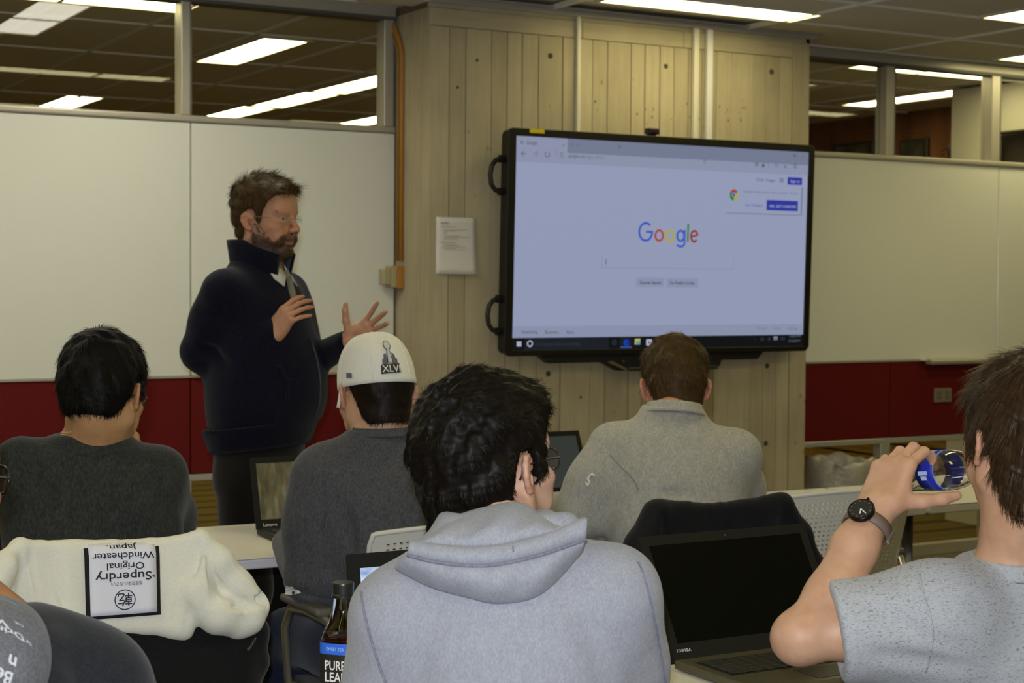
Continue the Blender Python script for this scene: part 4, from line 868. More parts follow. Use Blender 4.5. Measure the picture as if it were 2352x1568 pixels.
def ltext(s_, uc, vb, h, wfrac, m=M_LTX, weight=0.0):
    """text turned upside down and bent onto the label; vb = v of the baseline, uc = centre, h = height in v"""
    cu = text('label_lettering', s_, 1.0, Matrix.Identity(4), m, None, align='CENTER', weight=weight); me = cu.data; co = np.empty(len(me.vertices) * 3); me.vertices.foreach_get('co', co); co = co.reshape(-1, 3)
    w_ = np.ptp(co[:, 0]); cx = (co[:, 0].max() + co[:, 0].min()) / 2; ch = .72
    inv = np.array(wloc(lab).inverted())
    out = []
    for x, y, z in co:
        p = bil(uc - (x - cx) / w_ * wfrac, vb + y / ch * h, .0062); out.append(inv[:3, :3] @ p + inv[:3, 3])
    me.vertices.foreach_set('co', np.array(out).ravel()); me.update(); cu.parent = lab; return cu
ltext('Japan.', .50, .018, .062, .40, weight=.012); ltext('Windcheater', .505, .115, .095, .83, weight=.012); ltext('Original', .53, .255, .095, .50, weight=.012); ltext('Superdry', .50, .388, .115, .75, weight=.014)
ltext('\u6975\u5ea6\u4e7e\u71e5(\u3057\u306a\u3055\u3044)', .54, .515, .045, .42)
b = MB(); b.add([bil(u, v, .0062) for u, v in ((.875, .452), (.915, .43), (.915, .474))], [(0, 1, 2), (2, 1, 0)]); b.build('red_mark', mat('label_red', '#c43420', .6), lab)
b = MB(); vs = []; fs = []
for i in range(41):
    a = 2 * math.pi * i / 40
    for r_ in (.142, .128): vs.append(bil(.51 + r_ * math.cos(a), .755 + r_ * .98 * math.sin(a), .0062))
    if i: fs.append((2 * i - 2, 2 * i - 1, 2 * i + 1, 2 * i))
b.add(vs, fs).build('emblem_ring', M_LTX, lab); ltext('\u4e7e', .51, .680, .135, .20, weight=.006)
# black jacket beneath it, with zip and orange strap
s = Solid(); t2 = [J(250, 1446, .0), J(330, 1450, .0), J(430, 1462, .0), J(520, 1462, .0), J(585, 1440, .01)]; b2 = [J(250, 1640, -.02), J(330, 1640, -.02), J(430, 1640, -.02), J(500, 1610, -.01), J(550, 1590, 0)]
sheet(s, t2, b2, .022, .036, .04); sheet(s, [J(100, 1440, .01), J(180, 1446, .0), J(250, 1446, 0)], [J(90, 1640, -.02), J(180, 1640, -.02), J(250, 1640, -.02)], .02, .036, .04)
s.chain([J(560, 1430, -.0), J(592, 1450, .0), J(590, 1520, .01), J(560, 1580, .0)], [.02, .02, .024, .026], .02)
zf = [(J(300, 1470, -.04), J(420, 1560, -.06), .012, .006), (J(560, 1450, -.03), J(520, 1560, -.05), .01, -.006), (J(440, 1480, -.03), J(560, 1480, -.04), .01, .006)]
s.post = lambda P: sum(-fold(P, a, b, w_, am) for a, b, w_, am in zf) + wob(P, 30, 9, .0014)
bj = empty('black_jacket', J(430, 1640), 'black jacket hanging below the cream jacket on the same chair, with zip', 'jacket')
solid_obj('jacket_body', s, M_BLKC, bj, .006, 2)
M_ZIP = mat('zip_steel', '#a8a8a4', .35, metal=.7)
zp = [J(588, 1462, -.028), J(575, 1485, -.034), J(560, 1500, -.036), J(546, 1516, -.036)]; b = MB()
for i in range(len(zp) - 1):
    for t in np.linspace(0, 1, 9)[:-1]:
        c = zp[i] * (1 - t) + zp[i + 1] * t; b.box((-.0024, -.0015, -.0006), (.0024, .0015, .0006), Matrix.Translation(Vector(c)) @ Matrix.Rotation(.7, 4, 'Y'))
tag(b.build('zip_teeth', M_ZIP, bj), 'steel zip teeth')
MB().grid([[J(266, 1446, -.03), J(296, 1446, -.03)], [J(272, 1464, -.036), J(296, 1464, -.036)], [J(281, 1486, -.04), J(292, 1486, -.04)]]).build('orange_strap', mat('orange_webbing', '#d8721a', .8), bj, solid=.002)
# black coat over the next chair
YC = YB - .05
def K(px, py, dy=0.0): return WY(px, py, YC + dy)
s = Solid(); t3 = [K(1497, 1176, -.005), K(1530, 1170, .005), K(1600, 1172, .012), K(1680, 1169, .012), K(1750, 1160, .006), K(1797, 1155, -.005)]; b3 = [K(1440, 1330, -.03), K(1520, 1420, -.03), K(1600, 1430, -.03), K(1690, 1430, -.03), K(1780, 1420, -.03), K(1850, 1400, -.03)]
sheet(s, t3, b3, .018, .03, .03)
s.chain([K(1500, 1176, -.0), K(1462, 1250, -.01), K(1440, 1330, -.02)], [.02, .022, .03], .03); s.chain([K(1800, 1156, 0), K(1838, 1225, -.01), K(1872, 1310, -.02), K(1880, 1420, -.02)], [.02, .026, .03, .04], .03)
cf = [(K(1510, 1175, -.03), K(1505, 1300, -.05), .008, -.009), (K(1525, 1180, -.03), K(1540, 1300, -.05), .007, .008), (K(1770, 1170, -.03), K(1755, 1290, -.05), .008, .009), (K(1795, 1165, -.03), K(1790, 1290, -.05), .007, -.008), (K(1805, 1180, -.03), K(1860, 1300, -.05), .009, .006)]
s.post = lambda P: sum(-fold(P, a, b, w_, am) for a, b, w_, am in cf) + wob(P, 26, 12, .0015)
ct = empty('black_coat', K(1660, 1430), 'black coat draped over the chair back behind the large laptop', 'coat'); solid_obj('coat_body', s, M_NAVYC, ct, .006, 2)
# ================================================================ bottles
def sq_ring(r, e, z, n=40):
    out = []
    for k in range(n):
        a = 2 * math.pi * k / n; c, s_ = math.cos(a), math.sin(a); q = (abs(c) ** e + abs(s_) ** e) ** (-1 / e); out.append((r * q * c, r * q * s_, z))
    return out
def ring_loft(prof, M_, n=40):
    b = MB(); vs = []; fs = []
    for i, (r, e, z) in enumerate(prof):
        vs += [M_ @ Vector(p) for p in sq_ring(r, e, z, n)]
        if i:
            for k in range(n): fs.append(((i - 1) * n + k, (i - 1) * n + (k + 1) % n, i * n + (k + 1) % n, i * n + k))
    return b.add(vs, fs)
tb = WZ(786, 1300, .731); tb = W(787, 1592, 2.68); tb[2] = .731
TB = Matrix.Translation(Vector(tb)) @ Matrix.Rotation(math.radians(-46), 4, 'Z') @ Matrix.Scale(1.04, 4)
tea = empty('tea_bottle', tb, 'clear tea bottle with black cap and dark label standing before the grey hoodie', 'bottle')
prof = [(0.002, 2, .003), (.026, 4, .001), (.0295, 4, .006), (.030, 4, .02), (.0295, 4, .122), (.0300, 3.6, .139), (.028, 3, .149), (.0225, 2.4, .162), (.0175, 2, .180), (.0150, 2, .195), (.0140, 2, .204)]
M_PET = mat('bottle_clear', '#f4f0e6', .03, spec=.5, trans=1.0, ior=1.3); M_TEA = mat('tea_liquid', '#5a1f0c', .05, trans=.75, ior=1.33)
ring_loft(prof, TB).build('bottle_wall', M_PET, tea, smooth=True)
ring_loft([(.001, 2, .004)] + [(r * .93, e, z) for r, e, z in prof[2:6]] + [(.026, 3.2, .142), (.001, 2, .1425)], TB).build('tea', M_TEA, tea, smooth=True)
M_CAP = mat('bottle_cap', '#20201b', .35)
cp = MB(); n = 48
prof_c = [(.0165, .203), (.0178, .204), (.0178, .208), (.0168, .209), (.0172, .224), (.0165, .2265), (.0, .2268)]
cp.lathe(prof_c, 40, TB).build('cap', M_CAP, tea, smooth=False)
def label_band(z0, z1, m, name, off=.0007, a0=0, a1=360, rr_=.0300):
    n = 48; b = MB(); rows = []
    for z in (z0, z1):
        row = []
        for k in range(n + 1):
            a = math.radians(a0 + (a1 - a0) * k / n); c, s_ = math.cos(a), math.sin(a); q = (abs(c) ** 4 + abs(s_) ** 4) ** -.25; row.append(TB @ Vector(((rr_ + off) * q * c, (rr_ + off) * q * s_, z)))
        rows.append(row)
    return b.grid(rows).build(name, m, tea, smooth=True)
label_band(.120, .137, mat('label_blue', '#2a62c8', .5), 'blue_label', .0012); label_band(.072, .120, mat('label_dark', '#1b1712', .5), 'dark_label', .0011)
m = mat('label_leaf_picture', '#9cc6de', .5); label_band(.012, .072, m, 'picture_label', .001)
side = TB @ Matrix.Translation((0, -.0317, 0)) @ Matrix.Rotation(math.radians(90), 4, 'X')
M_LW = mat('label_white_print', '#d9d6cc', .5); M_LGOLD = mat('label_gold_print', '#9a8448', .5)
text('label_lettering', 'SWEET TEA', .0075, side @ Matrix.Translation((0, .1260, 0)), mat('label_pale_blue', '#a9c4f0', .5), tea, align='CENTER', sx=.75)
text('label_lettering', 'TEA HOUSE', .005, side @ Matrix.Translation((0, .0915, 0)), M_LGOLD, tea, align='CENTER', sx=.8) if False else None
text('label_lettering', 'PURE', .0205, side @ Matrix.Translation((0, .0965, 0)), M_LW, tea, align='CENTER', sx=.72, weight=.0003); text('label_lettering', 'LEAF', .0205, side @ Matrix.Translation((0, .0785, 0)), M_LW, tea, align='CENTER', sx=.78, weight=.0003)
M_GRN = mat('leaf_green', '#6f9a2c', .5)
for a, l_, x, y in ((.35, .034, .004, .030), (-.5, .028, -.006, .032), (1.1, .02, .010, .042), (-1.2, .022, -.012, .028)):
    T_ = side @ Matrix.Translation((x, y, .0006)) @ Matrix.Rotation(a, 4, 'Z'); b = MB()
    b.add([T_ @ Vector(p) for p in ((0, 0, 0), (.004, l_ * .4, 0), (.0035, l_ * .7, 0), (0, l_, 0), (-.0035, l_ * .7, 0), (-.004, l_ * .4, 0))], [(0, 1, 2, 3, 4, 5)]).build('leaf_print', M_GRN, tea)
# a crumpled receipt on the lap by the armrest is added with its student
# ================================================================ people: heads, hair, hands
def basis(bearing, nod=0.0, roll=0.0):
    """columns: right, forward, up. bearing in degrees from +Y towards +X; nod > 0 looks down"""
    b, n, r_ = (math.radians(q) for q in (bearing, nod, roll))
    R = np.array([[math.cos(b), math.sin(b), 0], [-math.sin(b), math.cos(b), 0], [0, 0, 1.0]])
    N_ = np.array([[1, 0, 0], [0, math.cos(n), math.sin(n)], [0, -math.sin(n), math.cos(n)]])
    L_ = np.array([[math.cos(r_), 0, math.sin(r_)], [0, 1, 0], [-math.sin(r_), 0, math.cos(r_)]])
    return R @ N_ @ L_
class Head:
    def __init__(s, o, bearing, nod=0, roll=0, sc=1.0, jaw=1.0): s.o = v3(o); s.R = basis(bearing, nod, roll); s.sc = sc; s.jaw = jaw
    def w(s, *p): return s.o + s.R @ (np.array(p, float) * s.sc)
    def loc(s, P): return ((P - s.o) @ s.R) / s.sc
def smin(a, b, k): h = np.maximum(k - np.abs(a - b), 0) / k; return np.minimum(a, b) - h * h * k * .25
def eld(q, c, r):
    c, r = np.array(c), np.array(r); p = q - c; k0 = np.sqrt(((p / r) ** 2).sum(1)); k1 = np.sqrt(((p / (r * r)) ** 2).sum(1)) + 1e-9; return k0 * (k0 - 1) / k1
SKULL = ((0, -.014, .036), (.0735, .0935, .084)); OCC = ((0, -.045, .0), (.062, .058, .062))
def add_head(S, H, neck_to, neck_r=.058, mouth_open=0.0, nose=1.0):
    sc, R = H.sc, H.R
    def E(c, r, k=.012, op='u'): S.ell(H.w(*c), np.array(r) * sc, R, k * sc, op)
    def C(a, b, ra, rb, k=.008, op='u'): S.cone(H.w(*a), H.w(*b), ra * sc, rb * sc, k * sc, op)
    j = H.jaw
    E(SKULL[0], SKULL[1]); E(OCC[0], OCC[1], .02)
    E((0, .032, -.028), (.060 * j, .058, .082), .03)
    for s in (-1, 1):
        C((s * .054 * j, -.002, -.055), (s * .02, .066, -.098), .017, .016, .022)          # jaw line
        C((s * .062, .0, -.02), (s * .056 * j, .0, -.06), .012, .016, .02)
        E((s * .046, .062, -.026), (.020, .022, .017), .016)                                  # cheek bone
        E((s * .034, .068, -.058), (.020, .020, .024), .02)
        C((s * .013, .088, .019), (s * .044, .072, .020), .0085, .008, .014)                  # brow
    E((0, .075, -.102), (.022, .018, .016), .02); E((0, .06, .05), (.055, .036, .04), .03)
    C((0, .090, .008), (0, .112 * nose, -.030), .0075, .0105, .010); E((0, .111 * nose, -.031), (.0115, .011, .010), .006)
    for s in (-1, 1): E((s * .012, .101, -.035), (.0085, .011, .0085), .006)
    for s in (-1, 1): S.ell(H.w(s * .031, .0955, .0005), np.array((.0155, .013, .0115)) * sc, R, .010 * sc, 's')   # eye hollows
    for s in (-1, 1): C((s * .021, .0815, -.005), (s * .042, .0735, -.004), .0040, .0035, .004); C((s * .0205, .0830, .0062), (s * .0425, .0742, .0058), .0056, .0048, .004)   # lids
    mo = mouth_open
    C((-.019, .084, -.0605), (0, .0945, -.0575), .0052, .0062, .006); C((.019, .084, -.0605), (0, .0945, -.0575), .0052, .0062, .006)
    C((-.016, .083, -.0685 - mo), (0, .0925, -.0705 - mo), .0055, .0068, .006); C((.016, .083, -.0685 - mo), (0, .0925, -.0705 - mo), .0055, .0068, .006)
    if mo: S.ell(H.w(0, .092, -.0645 - mo / 2), np.array((.017, .016, .003 + mo * .5)) * sc, R, .003 * sc, 's')
    S.cone(H.w(0, -.022, -.055), neck_to, .056 * sc, neck_r, .03); S.cone(H.w(0, .01, -.07), np.asarray(neck_to) + H.R[:, 1] * .01, .046 * sc, neck_r * .92, .03)
    for s in (-1, 1):       # ears
        def ep(y, z, o=0.0):
            y, z = y * .82, z * .82; return H.w(s * (.0735 + .020 * max(0, (.014 - y)) / .036 + o), y - .006, z - .012)
        out = [(.013, .012), (.010, .026), (-.001, .034), (-.014, .033), (-.023, .022), (-.024, .004), (-.017, -.013), (-.007, -.025), (.003, -.028), (.009, -.018)]
        S.chain([ep(*q) for q in out], [.0036 * sc] + [.0042 * sc] * 6 + [.0052 * sc, .005 * sc, .004 * sc], .003)
        S.chain([ep(.006, .012, -.002), ep(-.009, .022, -.003), ep(-.014, .004, -.003), ep(-.004, -.018, -.002)], [.0055 * sc, .0055 * sc, .0058 * sc, .005 * sc], .006)
        S.cone(ep(.010, -.004), ep(.010, -.012), .0042 * sc, .004 * sc, .004)
def skin_mat(name, c, c2=None):
    m = mat(name, c, .5, spec=.35, sss=.12)
    n = N(m, 'ShaderNodeTexNoise'); n.inputs['Scale'].default_value = 40; n.inputs['Detail'].default_value = 4; L(m, coords(m), n.inputs['Vector'])
    mu = N(m, 'ShaderNodeMix', data_type='RGBA', blend_type='MULTIPLY'); mu.inputs[0].default_value = 1.0
    L(m, attr_color(m), mu.inputs[6]); L(m, ramp(m, n.outputs['Fac'], [(.3, '#f0e8e4'), (.7, '#ffffff')]), mu.inputs[7]); L(m, mu.outputs[2], BS(m).inputs['Base Color']); nbump(m, 500, .12, .0006); return m
def skin_tint(V, H, base, beard=0.0, bcol='#3a2a1e', lips='#a8625a', stubble=0.0):
    c = np.tile(np.array(lin(base)), (len(V), 1)); q = H.loc(V); hd = np.abs(q[:, 2]) < .16
    def mixin(w_, col): c[:] = c * (1 - w_[:, None]) + np.array(lin(col)) * w_[:, None]
    ear = np.exp(-(((np.abs(q[:, 0]) - .088) / .016) ** 2 + ((q[:, 1] + .012) / .03) ** 2 + ((q[:, 2] + .012) / .035) ** 2)); mixin(.35 * ear, '#c06a50')
    nose = np.exp(-((q[:, 0] / .02) ** 2 + ((q[:, 1] - .11) / .02) ** 2 + ((q[:, 2] + .03) / .02) ** 2)); mixin(.3 * nose, '#c27058')
    ck = np.exp(-(((np.abs(q[:, 0]) - .045) / .02) ** 2 + ((q[:, 1] - .07) / .03) ** 2 + ((q[:, 2] + .03) / .022) ** 2)); mixin(.28 * ck, '#c47a62')
    lp = np.exp(-((q[:, 0] / .022) ** 4 + ((q[:, 1] - .093) / .014) ** 4 + ((q[:, 2] + .066) / .011) ** 4)); mixin(.8 * lp, lips)
    if beard or stubble:
        z = q[:, 2]; zt = -.035 - .030 * np.clip((q[:, 1] - .0) / .06, 0, 1) + .02 * np.clip((q[:, 1] - .07) / .02, 0, 1)
        w_ = np.clip((zt - z) / .012, 0, 1) * np.clip((z + .15) / .02, 0, 1) * np.clip((q[:, 1] + .005) / .012, 0, 1) * (1 - lp) * hd; mixin(w_ * max(beard, stubble), bcol)
    return c
def eyes(H, par, m_iris='#3a4a58'):
    MW, MI = mat('eye_white', '#a89e96', .25), mat('eye_iris', m_iris, .15); MP = mat('eye_pupil', '#080808', .1)
    for s in (-1, 1):
        c = H.w(s * .031, .0722, .0002); e = MB(); r_ = .0125 * H.sc
        M_ = frame(c, H.R[:, 0], H.R[:, 2]) ; Z = -(M_.to_3x3() @ Vector((0, 0, 1))); sign = 1 if Vector(H.R[:, 1]).dot(M_.to_3x3() @ Vector((0, 0, 1))) > 0 else -1
        prof = [(r_ * math.sin(a), sign * -r_ * math.cos(a)) for a in np.linspace(0, math.pi, 13)]
        ey = MB().lathe(prof, 18, M_).build('eyeball', MW, par, smooth=True)
        MB().lathe([(.0058 * H.sc, sign * r_ * .90), (.004 * H.sc, sign * r_ * .985), (0, sign * r_ * 1.02)], 16, M_).build('iris', MI, ey, smooth=True)
        MB().lathe([(.0026 * H.sc, sign * r_ * 1.008), (0, sign * r_ * 1.03)], 12, M_).build('pupil', MP, ey, smooth=True)
# ---------------------------------------------------------------- hair
HL0 = [(-.14, -.085), (-.06, -.080), (-.045, -.062), (-.034, -.02), (-.026, .024), (.010, .026), (.0135, -.018), (.030, -.014), (.036, .028), (.055, .058), (.085, .072), (.14, .082)]
def hair_mat(name, c, rough=.5):
    m = mat(name, c, rough, spec=.12); mu = N(m, 'ShaderNodeMix', data_type='RGBA', blend_type='MULTIPLY'); mu.inputs[0].default_value = 1.0
    mu.inputs[6].default_value = (*lin(c), 1); L(m, attr_color(m), mu.inputs[7]); L(m, mu.outputs[2], BS(m).inputs['Base Color']); return m
def hair_solid(H, tt, ts, tb, line=None, seed=1, clump=.002, front=0.0, zadd=0.0):
    hl = np.array(line or HL0); lo, hi = H.o - .2, H.o + .2
    def fn(P):
        q = H.loc(P); z = q[:, 2]
        base = smin(smin(eld(q, *SKULL), eld(q, *OCC), .02), eld(q, (0, .032, -.028), (.060, .058, .082)), .03)
        nk = np.sqrt(q[:, 0] ** 2 + (q[:, 1] + .03) ** 2) - .056; base = smin(base, np.where(z < -.03, nk, .1), .02)
        up = np.clip((z - .0) / .1, 0, 1); bk = np.clip((-q[:, 1] - .02) / .07, 0, 1); up = up * up * (3 - 2 * up)
        t = ts + (tt - ts) * up + (tb - ts) * bk * (1 - up) + front * np.clip((q[:, 1] - .04) / .05, 0, 1) * up
        zm = np.interp(q[:, 1], hl[:, 0], hl[:, 1]) + zadd; edge = z - zm
        t = t * np.clip(.25 + edge / .02, .15, 1) + wob(q, 130, seed, clump) * np.clip(edge / .02, 0, 1) + wob(q, 320, seed + 5, clump * .5)
        d = base - t; return np.maximum(d, -edge * .8) * H.sc
    s = Solid(); s.fn(fn, lo, hi); return s
def strands(V, F, H, n, length, flow, lift=.3, width=.0012, seg=4, seed=0, curl=.0, var=.35, keep=None, jit=.25, tint=(.55, 1.5)):
    r = np.random.default_rng(seed); A = V[F]; nrm = np.cross(A[:, 2] - A[:, 0], A[:, 3] - A[:, 1]); ar = np.linalg.norm(nrm, axis=1) + 1e-12; nrm /= ar[:, None]
    i = r.choice(len(F), n, p=ar / ar.sum()); u, v = r.random((2, n, 1)); P = (A[i, 0] * (1 - u) + A[i, 1] * u) * (1 - v) + (A[i, 3] * (1 - u) + A[i, 2] * u) * v; Nn = nrm[i]
    q = H.loc(P); cen = (P - H.w(0, -.01, .01)); inn = (Nn * cen).sum(1) > 0; ok = inn if keep is None else inn & keep(q)
    P, Nn, q = P[ok], Nn[ok], q[ok]; n = len(P)
    fl = flow(q) @ H.R.T; cl = np.stack([wob(q, 90, seed + 11 + k, 1.0) for k in range(3)], 1); fl = fl + cl * jit + r.normal(size=(n, 3)) * jit * .4
    fl -= (fl * Nn).sum(1)[:, None] * Nn; fl /= np.linalg.norm(fl, axis=1)[:, None] + 1e-9
    ln = length(q) if callable(length) else np.full(n, length); ln = ln * (1 + var * r.uniform(-1, 1, n)); lf = lift(q) if callable(lift) else np.full(n, lift)
    side = np.cross(fl, Nn); rows = []; ph = r.uniform(0, 6.28, n)
    for k in range(seg + 1):
        t = k / seg; c = P - Nn * .0015 + fl * (ln * t)[:, None] + Nn * (ln * lf * (t - .45 * t * t))[:, None] + side * (curl * ln * np.sin(ph + t * 5))[:, None]
        w_ = width * (1 - .75 * t ** 1.5) * .5; rows.append((c - side * w_, c + side * w_))
    VV = np.stack([x for ab in rows for x in ab], 1).reshape(-1, 3); m_ = 2 * (seg + 1); b = np.arange(n)[:, None] * m_
    FF = np.concatenate([np.stack([b[:, 0] + 2 * k, b[:, 0] + 2 * k + 1, b[:, 0] + 2 * k + 3, b[:, 0] + 2 * k + 2], 1) for k in range(seg)])
    tn = r.uniform(tint[0], tint[1], n); T = np.repeat(tn, m_)[:, None] * np.ones(3); return VV, FF, T
def make_hair(H, par, m, sol, n, length, flow, h=.004, name='hair', **k):
    V, F = sol.mesh(h); V = relax(V, F, 1); VV, FF, T = strands(V, F, H, n, length, flow, **k)
    c0 = np.full((len(V), 3), .6)
    return raw_mesh(name, np.concatenate([V, VV]), np.concatenate([F, FF + len(V)]), m, par, col=np.concatenate([c0, T]))
def whorl(cx, cy, cz, spin=.35, grav=.5):
    c = np.array([cx, cy, cz])
    def f(q):
        d = q - c; r_ = np.linalg.norm(d, axis=1)[:, None] + 1e-6; d = d / r_; s = np.cross(np.array([0, 0, 1.0]), d); w_ = np.exp(-(r_ / .05) ** 2); return d + s * spin * (w_ + .15) + np.array([0, 0, -grav]) * (1 - w_)
    return f
# ---------------------------------------------------------------- hands
def hand(S, wrist, d, n, t, curl, spread=(6, 1, -4, -10), thumb=(.55, .75, .35), tb=.35, sc=1.0, k=.005):
    """wrist point; d along the palm, n out of the palm, t towards the thumb. curl: four (base, middle, tip) bends in degrees"""
    wrist = v3(wrist); d = unit(d); n = unit(v3(n) - d * (v3(n) @ d)); tt = unit(v3(t)); t = np.cross(d, n); t = t if t @ tt > 0 else -t
    Rm = np.stack([t, n, d], 1)
    def p(a, b, c): return wrist + (t * a + n * b + d * c) * sc
    S.rbox(p(.001, 0, .052), np.array((.039, .0125, .046)) * sc, .0115 * sc, Rm, .012); S.ell(p(0, -.001, .006), np.array((.029, .019, .028)) * sc, Rm, .02)
    S.ell(p(.026, .010, .036), np.array((.017, .014, .032)) * sc, Rm, .012); S.ell(p(-.026, .008, .035), np.array((.013, .012, .036)) * sc, Rm, .012)
    base = [(.029, .093), (.0095, .097), (-.010, .093), (-.0285, .084)]; lens = [(.044, .026, .021), (.048, .030, .022), (.044, .028, .021), (.034, .021, .019)]; rad = [.0094, .0096, .0090, .0080]
    for f in range(4):
        a = math.radians(spread[f]); dd = d * math.cos(a) + t * math.sin(a); c = p(base[f][0], -.001, base[f][1]); ang = 0; r_ = rad[f] * sc
        S.ell(c, (r_ * 1.12,) * 3, None, .008)
        pts = [c - dd * .02 * sc, c]; rs = [r_ * 1.05, r_ * 1.06]
        for s_ in range(3):
            ang += math.radians(curl[f][s_]); c = c + (dd * math.cos(ang) + n * math.sin(ang)) * lens[f][s_] * sc; pts.append(c); rs.append(r_ * (.95, .87, .74)[s_])
        S.chain(pts, rs, k * .6 if False else .0035)
        nl = c - (dd * math.cos(ang) + n * math.sin(ang)) * .004 * sc; nn = -n * math.cos(ang) + dd * math.sin(ang)
        S.ell(nl + nn * r_ * .52, np.array((.0052, .0022, .0062)) * sc, np.stack([np.cross(nn, unit(dd * math.cos(ang) + n * math.sin(ang))), nn, unit(dd * math.cos(ang) + n * math.sin(ang))], 1), .0012)
    th = unit(d * thumb[0] + t * thumb[1] + n * thumb[2]); c = p(.026, .006, .022); pts = [c]; rs = [.0145 * sc]; ax = unit(np.cross(th, n) if abs(th @ n) < .95 else t)
    bd = unit(d - th * (d @ th))
    for s_, (l_, r_) in enumerate(((.044, .0118), (.034, .0102), (.026, .0082))):
        a = tb * s_; c = c + unit(th * math.cos(a) + bd * math.sin(a)) * l_ * sc; pts.append(c); rs.append(r_ * sc)
    S.chain(pts, rs, .007)
# ---------------------------------------------------------------- glasses
M_SPEC = m = mat('spectacle_lens', '#ffffff', .02)
tr = N(m, 'ShaderNodeBsdfTransparent'); tr.inputs[0].default_value = (.95, .96, .96, 1); gl = N(m, 'ShaderNodeBsdfGlossy'); gl.inputs['Roughness'].default_value = .02
mx = N(m, 'ShaderNodeMixShader'); mx.inputs[0].default_value = .07; L(m, tr.outputs[0], mx.inputs[1]); L(m, gl.outputs[0], mx.inputs[2]); L(m, mx.outputs[0], m.node_tree.nodes['Material Output'].inputs[0])
def glasses(H, par, m_frame, rim=.0011, temple=.0012, lw=.024, lh=.017, z=-.003, y=.098, ear_y=-.012, rims=True, side=(-1, 1)):
    g = empty('glasses', H.w(0, y, z)); g.parent = par; g.matrix_basis = wloc(par).inverted() @ Matrix.Translation(Vector(H.w(0, y, z)))
    for s in side:
        def lp(a, o=0.0): return H.w(s * (.033 + lw * math.copysign(abs(math.cos(a)) ** .75, math.cos(a))), y - .006 * abs(math.cos(a)) * (1 if math.cos(a) > 0 else .2) - o, z + lh * math.copysign(abs(math.sin(a)) ** .8, math.sin(a)))
        pts = [lp(a) for a in np.linspace(0, 2 * math.pi, 29)]
        c = H.w(s * .033, y + .001, z); vs = [c] + pts[:-1]; MB().add(vs, [(0, 1 + i, 1 + (i + 1) % 28) for i in range(28)]).build('lens', M_SPEC, g, smooth=True, solid=.0012)
        if rims: MB().tube(pts, rim, 6, cap=False).build('rim', m_frame, g, smooth=True)
        x1 = .033 + lw
        MB().tube([H.w(s * x1, y - .006, z + .003), H.w(s * (x1 + .006), y - .011, z + .004), H.w(s * .074, .05, z + .008), H.w(s * .081, .01, z + .008), H.w(s * .083, ear_y, z + .008), H.w(s * .084, ear_y - .018, z - .010)], temple, 6).build('temple', m_frame, g, smooth=True)
    if len(side) > 1: MB().tube([H.w(-.010, y, z + .004), H.w(0, y + .004, z + .007), H.w(.010, y, z + .004)], rim, 6).build('bridge', m_frame, g, smooth=True)
    return g
def collar(par, m, nk, H, r_=.069, h=.020, up=.004, name='neck_band', thick=.006):
    """a band of cloth standing round the neck"""
    ax = unit(.25 * unit(H.w(0, -.022, -.055) - v3(nk)) + v3(0, 0, .75)); e1 = unit(np.cross(ax, H.R[:, 1])); e2 = np.cross(e1, ax); c = v3(nk) + ax * up
    rows = [[tuple(c + ax * (h * (t - .5)) + (e1 * math.cos(a) + e2 * math.sin(a)) * (r_ + .012 * (1 - t) ** 2)) for a in np.linspace(0, 2 * math.pi, 41)] for t in (0, .25, .5, .75, 1)]
    return MB().grid(rows).build(name, m, par, smooth=True, solid=thick)
def person(base, label): return empty('person', base, label, 'person')
def skin_obj(S, H, par, m, base, h=.0032, **k):
    V, F = S.mesh(h); V = relax(V, F, 1, .4); return raw_mesh('body', V, F, m, par, col=skin_tint(V, H, base, **k))
# ================================================================ the presenter
def dirc(rt, up, aw): return _r * rt + _u * up + _f * aw      # a direction given as right / up / away from the photographer
PD = 5.30
pb = W(598, 900, PD); pb[2] = 0
P1 = person(pb, 'bearded person with glasses in navy zip sweater, standing with both hands raised')
H1 = Head(W(612, 503, PD), 146, 1, 0, 1.03, 1.08)
TB1 = 141.0; R1 = basis(TB1); O1 = np.array([pb[0], pb[1], 0.0])
shR, shL = O1 + R1 @ np.array((.165, -.03, 1.415)), O1 + R1 @ np.array((-.165, .0, 1.415))
elR, wrR = W(462, 805, 5.24), W(624, 768, 5.13); elL, wrL = W(706, 832, 5.42), W(800, 786, 5.20)
neck1 = O1 + R1 @ np.array((0, -.012, 1.46))
S = Solid(); add_head(S, H1, neck1, .064, mouth_open=.004)
S.cone(neck1, O1 + R1 @ np.array((0, 0, 1.1)), .07, .11, .05); S.chain([neck1, shR - v3(0, 0, .03), elR, wrR], [.05, .045, .036, .029], .02); S.chain([neck1, shL - v3(0, 0, .03), elL, wrL], [.05, .045, .036, .029], .02)
hand(S, wrR, dirc(.30, .80, .40), dirc(.72, -.05, .70), dirc(-.3, .75, .5), [(48, 16, 10), (52, 18, 10), (50, 20, 10), (44, 22, 12)], (10, 2, -6, -16), (.4, .75, .6), .3, 1.02) if False else \
hand(S, wrR, dirc(.52, .62, -.15), dirc(.45, -.2, .95), dirc(-.6, .75, .15), [(30, 22, 12), (34, 22, 12), (34, 22, 12), (30, 22, 12)], (7, 1, -6, -17), (.5, .55, .8), .2, .90)
hand(S, wrL, dirc(.78, .50, -.2), dirc(-.10, -.1, -1), dirc(-.7, .8, .1), [(10, 14, 8), (16, 16, 8), (22, 18, 10), (26, 20, 10)], (20, 4, -8, -22), (.35, .85, .1), .15, .90)
MSK1 = skin_mat('skin_warm', '#b98a6e')
skin_obj(S, H1, P1, MSK1, '#b98a6e', .0028, beard=.85, bcol='#35261a', lips='#96574c')
eyes(H1, P1)
